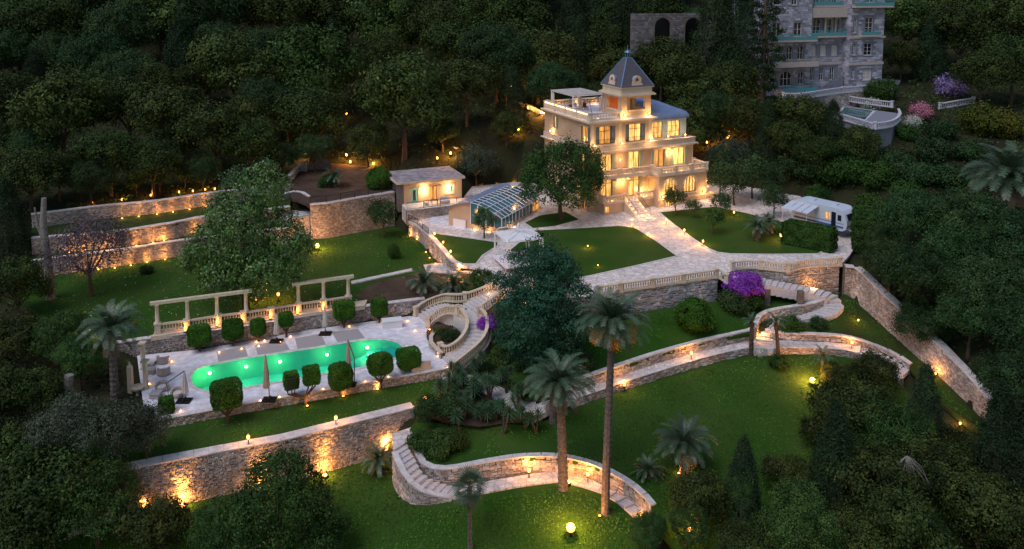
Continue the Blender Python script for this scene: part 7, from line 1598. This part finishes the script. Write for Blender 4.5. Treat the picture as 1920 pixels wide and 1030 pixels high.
row(uplight, [(166, 412), (231, 409), (262, 405), (296, 401), (326, 397), (357, 392), (387, 387)], 'uplight at the foot of the topmost terrace wall', 'uplights along the topmost terrace wall', e=110, back=.28)
row(bollard, [(173, 380), (229, 374), (283, 366), (336, 360), (362, 358), (385, 355), (403, 354)], 'orange lamp on the forest edge above the topmost terrace wall', 'lamps above the topmost terrace wall', e=45, sc=.8)
row(uplight, [(133, 470), (157, 466), (201, 466), (258, 458), (289, 452), (309, 448), (368, 438)], 'uplight at the foot of the middle terrace wall', 'uplights along the middle terrace wall', e=120, back=.3)
row(uplight, [(155, 509), (187, 504), (217, 500), (247, 497), (277, 491), (311, 486)], 'uplight at the foot of the lowest terrace wall', 'uplights along the lowest terrace wall', e=90, back=.25)
row(uplight, [(955, 340), (905, 343), (968, 336)][:0] + [(904, 343), (931, 340), (964, 336)], 'uplight on the wall behind the solarium roof', 'uplights behind the solarium', e=150)
bollard('lamp glowing through the magnolia by the colonnade', 522, 551, 130, 1.1); bollard('dim lamp under the middle of the magnolia', 480, 560, 60, .8)
fo = [(490, 90, 8), (528, 87, 40), (573, 292, 60), (650, 216, 14), (650, 294, 60), (657, 303, 60), (820, 300, 12), (833, 60, 10), (833, 93, 40), (845, 291, 110), (882, 136, 12), (951, 150, 8), (958, 163, 12), (972, 246, 60), (1014, 214, 130), (990, 205, 110), (1325, 270, 60), (1363, 262, 80), (1404, 217, 25), (700, 300, 60)]
def flamp(label, px, py, e):
    d = Vector(ray(px, py)).normalized(); best = None                  # the ray hits the first leaf: stand the lamp just before it
    t = thing('forest_lamp', label, 'lamp', G(px, py + 6), 0, 'orange lamps among the forest trees'); link('post', _post, t, None, None, (1, 1, 1.0)); link('lantern', _lan, t); link('cap', _cap, t); light((0, -.3, 1.1), e, t); t.scale = (1.1,) * 3
for i, (x, y, e) in enumerate(sorted(fo)): e = e * (2.6 if e > 50 else 1.5); flamp(f"orange lamp shining among the dark forest trees, {ORD[i]} from the left", x, y, e)
for i, (x, y, e) in enumerate([(1321, 348, 110), (1331, 360, 60), (1472, 348, 130)]): uplight(['uplight on the slope wall right of the villa balcony', 'small uplight beside the villa annex', 'uplight on the wall behind the east lawn shrubs'][i], x, y, e)
stone_wall('garden_wall', 'stone wall behind the shrubs of the east lawn', [P(1440, 335, 2.6), P(1475, 330, 3.0), P(1500, 338, 3.0)], .4, thick=.3); stone_wall('garden_wall', 'curving stone wall of the winding track right of the villa', [P(1318, 312, 3.6), P(1345, 306, 3.8), P(1375, 302, 3.8), P(1392, 312, 3.3)], 1.2, thick=.3, smooth=3)
stone_wall('garden_wall', 'orange lit wall of the forest path above the olive tree', [P(962, 188, 9.6), P(985, 196, 9.2), P(1010, 208, 8.6), P(1022, 216, 8.4)], 6.5, thick=.3); stone_wall('garden_wall', 'low lit kerb wall of the forest path left of the olive tree', [P(806, 264, 5.6), P(830, 270, 5.4), P(856, 279, 5.2)], 3.6, thick=.3)
# pool deck lanterns
pd_ = [(280, 720), (322, 678), (339, 771), (411, 661), (453, 654), (481, 641), (485, 649), (488.5, 752), (496, 639), (524, 745), (526, 642), (545, 631), (606, 730), (655, 612), (685, 716), (718, 604), (728, 707), (764, 602), (778, 620), (821, 668), (839, 689)]
row(candle, pd_, 'small warm light on the pool deck', 'small lights standing on the pool deck', e=5)
uplight('warm light in the planter of the grand staircase', 804, 616, 40, g=P(806, 618, -4.1)); candle('small light on the landing of the grand staircase', 915, 553, 14, p=P(916, 552, -1.15)); candle('warm light on the terrace at the head of the grand staircase', 925, 535, 30, p=P(932, 540, -1.15))
for i, (x, y) in enumerate([(578, 759), (645, 741), (709, 728), (772, 712)]): uplight(f"spotlight at the foot of a front topiary tree, {ORD[i]} from the left", x, y, 45, group='spotlights under the front topiary trees', back=.35, aim=(0, .5, 1), g=P(x, y, -5.25))
for i, k in enumerate(range(1, 7)):
    q = pb[k].copy(); uplight(f"hidden lamp before the pergola balustrade, {ORD[i]} from the left", 0, 0, 42, group='lamps lighting the pergola balustrade', g=Vector((q.x, q.y + .02, -2.85)), back=.5)
for i, (x, y) in enumerate([(985, 545), (1000, 535), (983, 555)]): bollard(f"lamp glowing through the cedar on the terrace behind, {ORD[i]} of three", x, y, 60, .8)
# ------------------------------------------------------------------ lamps on the villa
_sc = MB().box((0, 0, 0), (.16, .14, .26)).mesh('sconce', M['iron'])
_sg = MB().lathe([(.05, -.2), (.13, -.12), (.15, 0), (.13, .12), (.05, .2)], 9).mesh('glass', M['bulb_soft'], True)
def sconce(label, u, v, z, e=60, mt=None, g='lamps on the villa front', out=.22, col=(1, .55, .22)):
    mt = mt or HM; p = mt @ Vector((u, v - out, z)); t = thing('wall_lamp', label, 'wall lamp', p, TH, g); link('bracket', _sc, t, (0, out - .08, 0)); link('glass', _sg, t, (0, 0, 0), None, .55)
    light((0, -.45, .1), e * .52, t, col=col, r=.15); return t
for a in [('ledge lamp at the left corner of the third floor', .35, -.3, 9.25, 55), ('ledge lamp between the first two third floor windows', 4.65, -.3, 9.25, 70), ('ledge lamp between third floor and set-back wing', 9.25, -.3, 9.25, 70), ('lamp at the left foot of the tower front', 5.25, 0, 12.95, 75), ('lamp at the right foot of the tower front', 9.15, 0, 12.95, 75),
          ('bright wall lamp between the second floor windows on the right', 12.7, 0, 7.0, 110), ('wall lamp over the entrance terrace', 4.85, 0, 3.7, 110), ('low lamp beside the arched entrance', 8.2, 0, 2.1, 80), ('wall lamp left of the arched windows', 9.5, -3.1, 1.95, 75), ('wall lamp at the right corner of the arched wing', 16.3, -3.1, 1.95, 75), ('lamp on the rear side of the tower over the roof terrace', 5.0, 4.9, 14.8, 70),
          ('small ledge lamp at the left of the set-back wing', 9.95, .3, 9.4, 22), ('small ledge lamp between the set-back wing windows', 12.55, .3, 9.4, 22), ('small ledge lamp at the right end of the set-back wing', 15.5, .3, 9.4, 22), ('lamp on the villa side annex', 18.7, -.6, 2.6, 70), ('wall lamp left of the second floor doors', 4.6, 0, 6.9, 45)]: sconce(a[0], *a[1:5], a[5] if len(a) > 5 else 60) if False else sconce(a[0], a[1], a[2], a[3], a[4])
t = sconce('side lamp on the left face of the villa high up', 0, 10.9, 9.7, 45); t.location = HM @ Vector((-.25, 10.9, 9.4)); t = sconce('side lamp low on the left face of the villa', 0, 2.9, 3.0, 60); t.location = HM @ Vector((-.25, 3.0, 2.8))
for i, (u, v, z, e) in enumerate([(2.4, -1.15, 5.25, 26), (4.9, -1.15, 5.25, 26), (7.3, -1.15, 5.25, 26), (10.4, -2.7, 5.25, 26), (12.9, -2.7, 5.25, 26), (15.4, -2.7, 5.25, 26), (2.5, -1.6, 1.9, 26), (7.5, -1.6, 1.9, 26), (1.5, .5, 12.8, 22), (3.8, .5, 12.8, 22), (7.2, .6, 12.8, 40), (6.0, 2.6, 12.8, 40), (2.0, 12.2, 12.8, 30), (5.0, 12.2, 12.8, 30), (8.0, 12.2, 12.8, 24), (.5, 3.4, 12.8, 20), (.5, 6.6, 12.8, 20), (.5, 9.8, 12.8, 20)]):
    fl = 'on the left balcony' if i < 3 else 'on the balcony over the arched wing' if i < 6 else 'on the entrance terrace' if i < 8 else 'on the roof terrace'
    k = [0, 1, 2, 0, 1, 2, 0, 1, 0, 1, 2, 3, 4, 5, 6, 7, 8, 9][i]; t = candle(f"small floor light {fl} of the villa, {ORD[k]} along it", 0, 0, e, p=HM @ Vector((u, v, z - .2)), group='small floor lights on the villa')
for i in range(7):
    for s_ in (-1, 1): candle(f"tiny step light on the {'left' if s_ < 0 else 'right'} side of the entrance stair, {ORD[i]} from the top", 0, 0, 7, p=HM @ Vector((5.2 + s_ * .78, -2.45 - i * .68, max(1.66 - i * .34, .03))), group='step lights of the entrance stair')
for i, (x, y) in enumerate([(1185, 414), (1205, 409), (1214, 412)]): candle(f"small light on the paving before the entrance stair, {ORD[i]} from the left", 0, 0, 14, p=P(x, y, .02), group='small lights before the entrance stair')
# pool house sconces
PM = frame_at(A0, angA)
for i, (u, s_) in enumerate(((3.15, 'left'), (6.6, 'right'))):
    p = PM @ Vector((u, -.2, 1.75)); t = thing('wall_lamp', f'{s_} wall lamp on the ochre outbuilding', 'wall lamp', p, angA, 'wall lamps of the outbuilding'); link('bracket', _sc, t, (0, .12, 0)); link('glass', _sg, t, (0, 0, 0), None, .8); light((0, -.25, .3), 38, t, col=(1, .6, .28)); light((0, -.25, -.35), 38, t, col=(1, .6, .28))
SM = frame_at(so_, R(-27.9))
for i, (u, v, z) in enumerate([(4.2, -.35, .15), (6.2, -.35, .15), (8.3, 2.5, .15), (8.3, 8.0, .2)]):
    p = SM @ Vector((u, v, z)); candle(f"small light at the glazed foot of the solarium, {ORD[i]} from the gable", 0, 0, 16, p=p, group='small lights round the solarium')
candle('light at the corner of the solarium patio', 0, 0, 20, p=P(788, 417, -.6))
light(SM @ Vector((6, 7, 1.2)), 120, None);
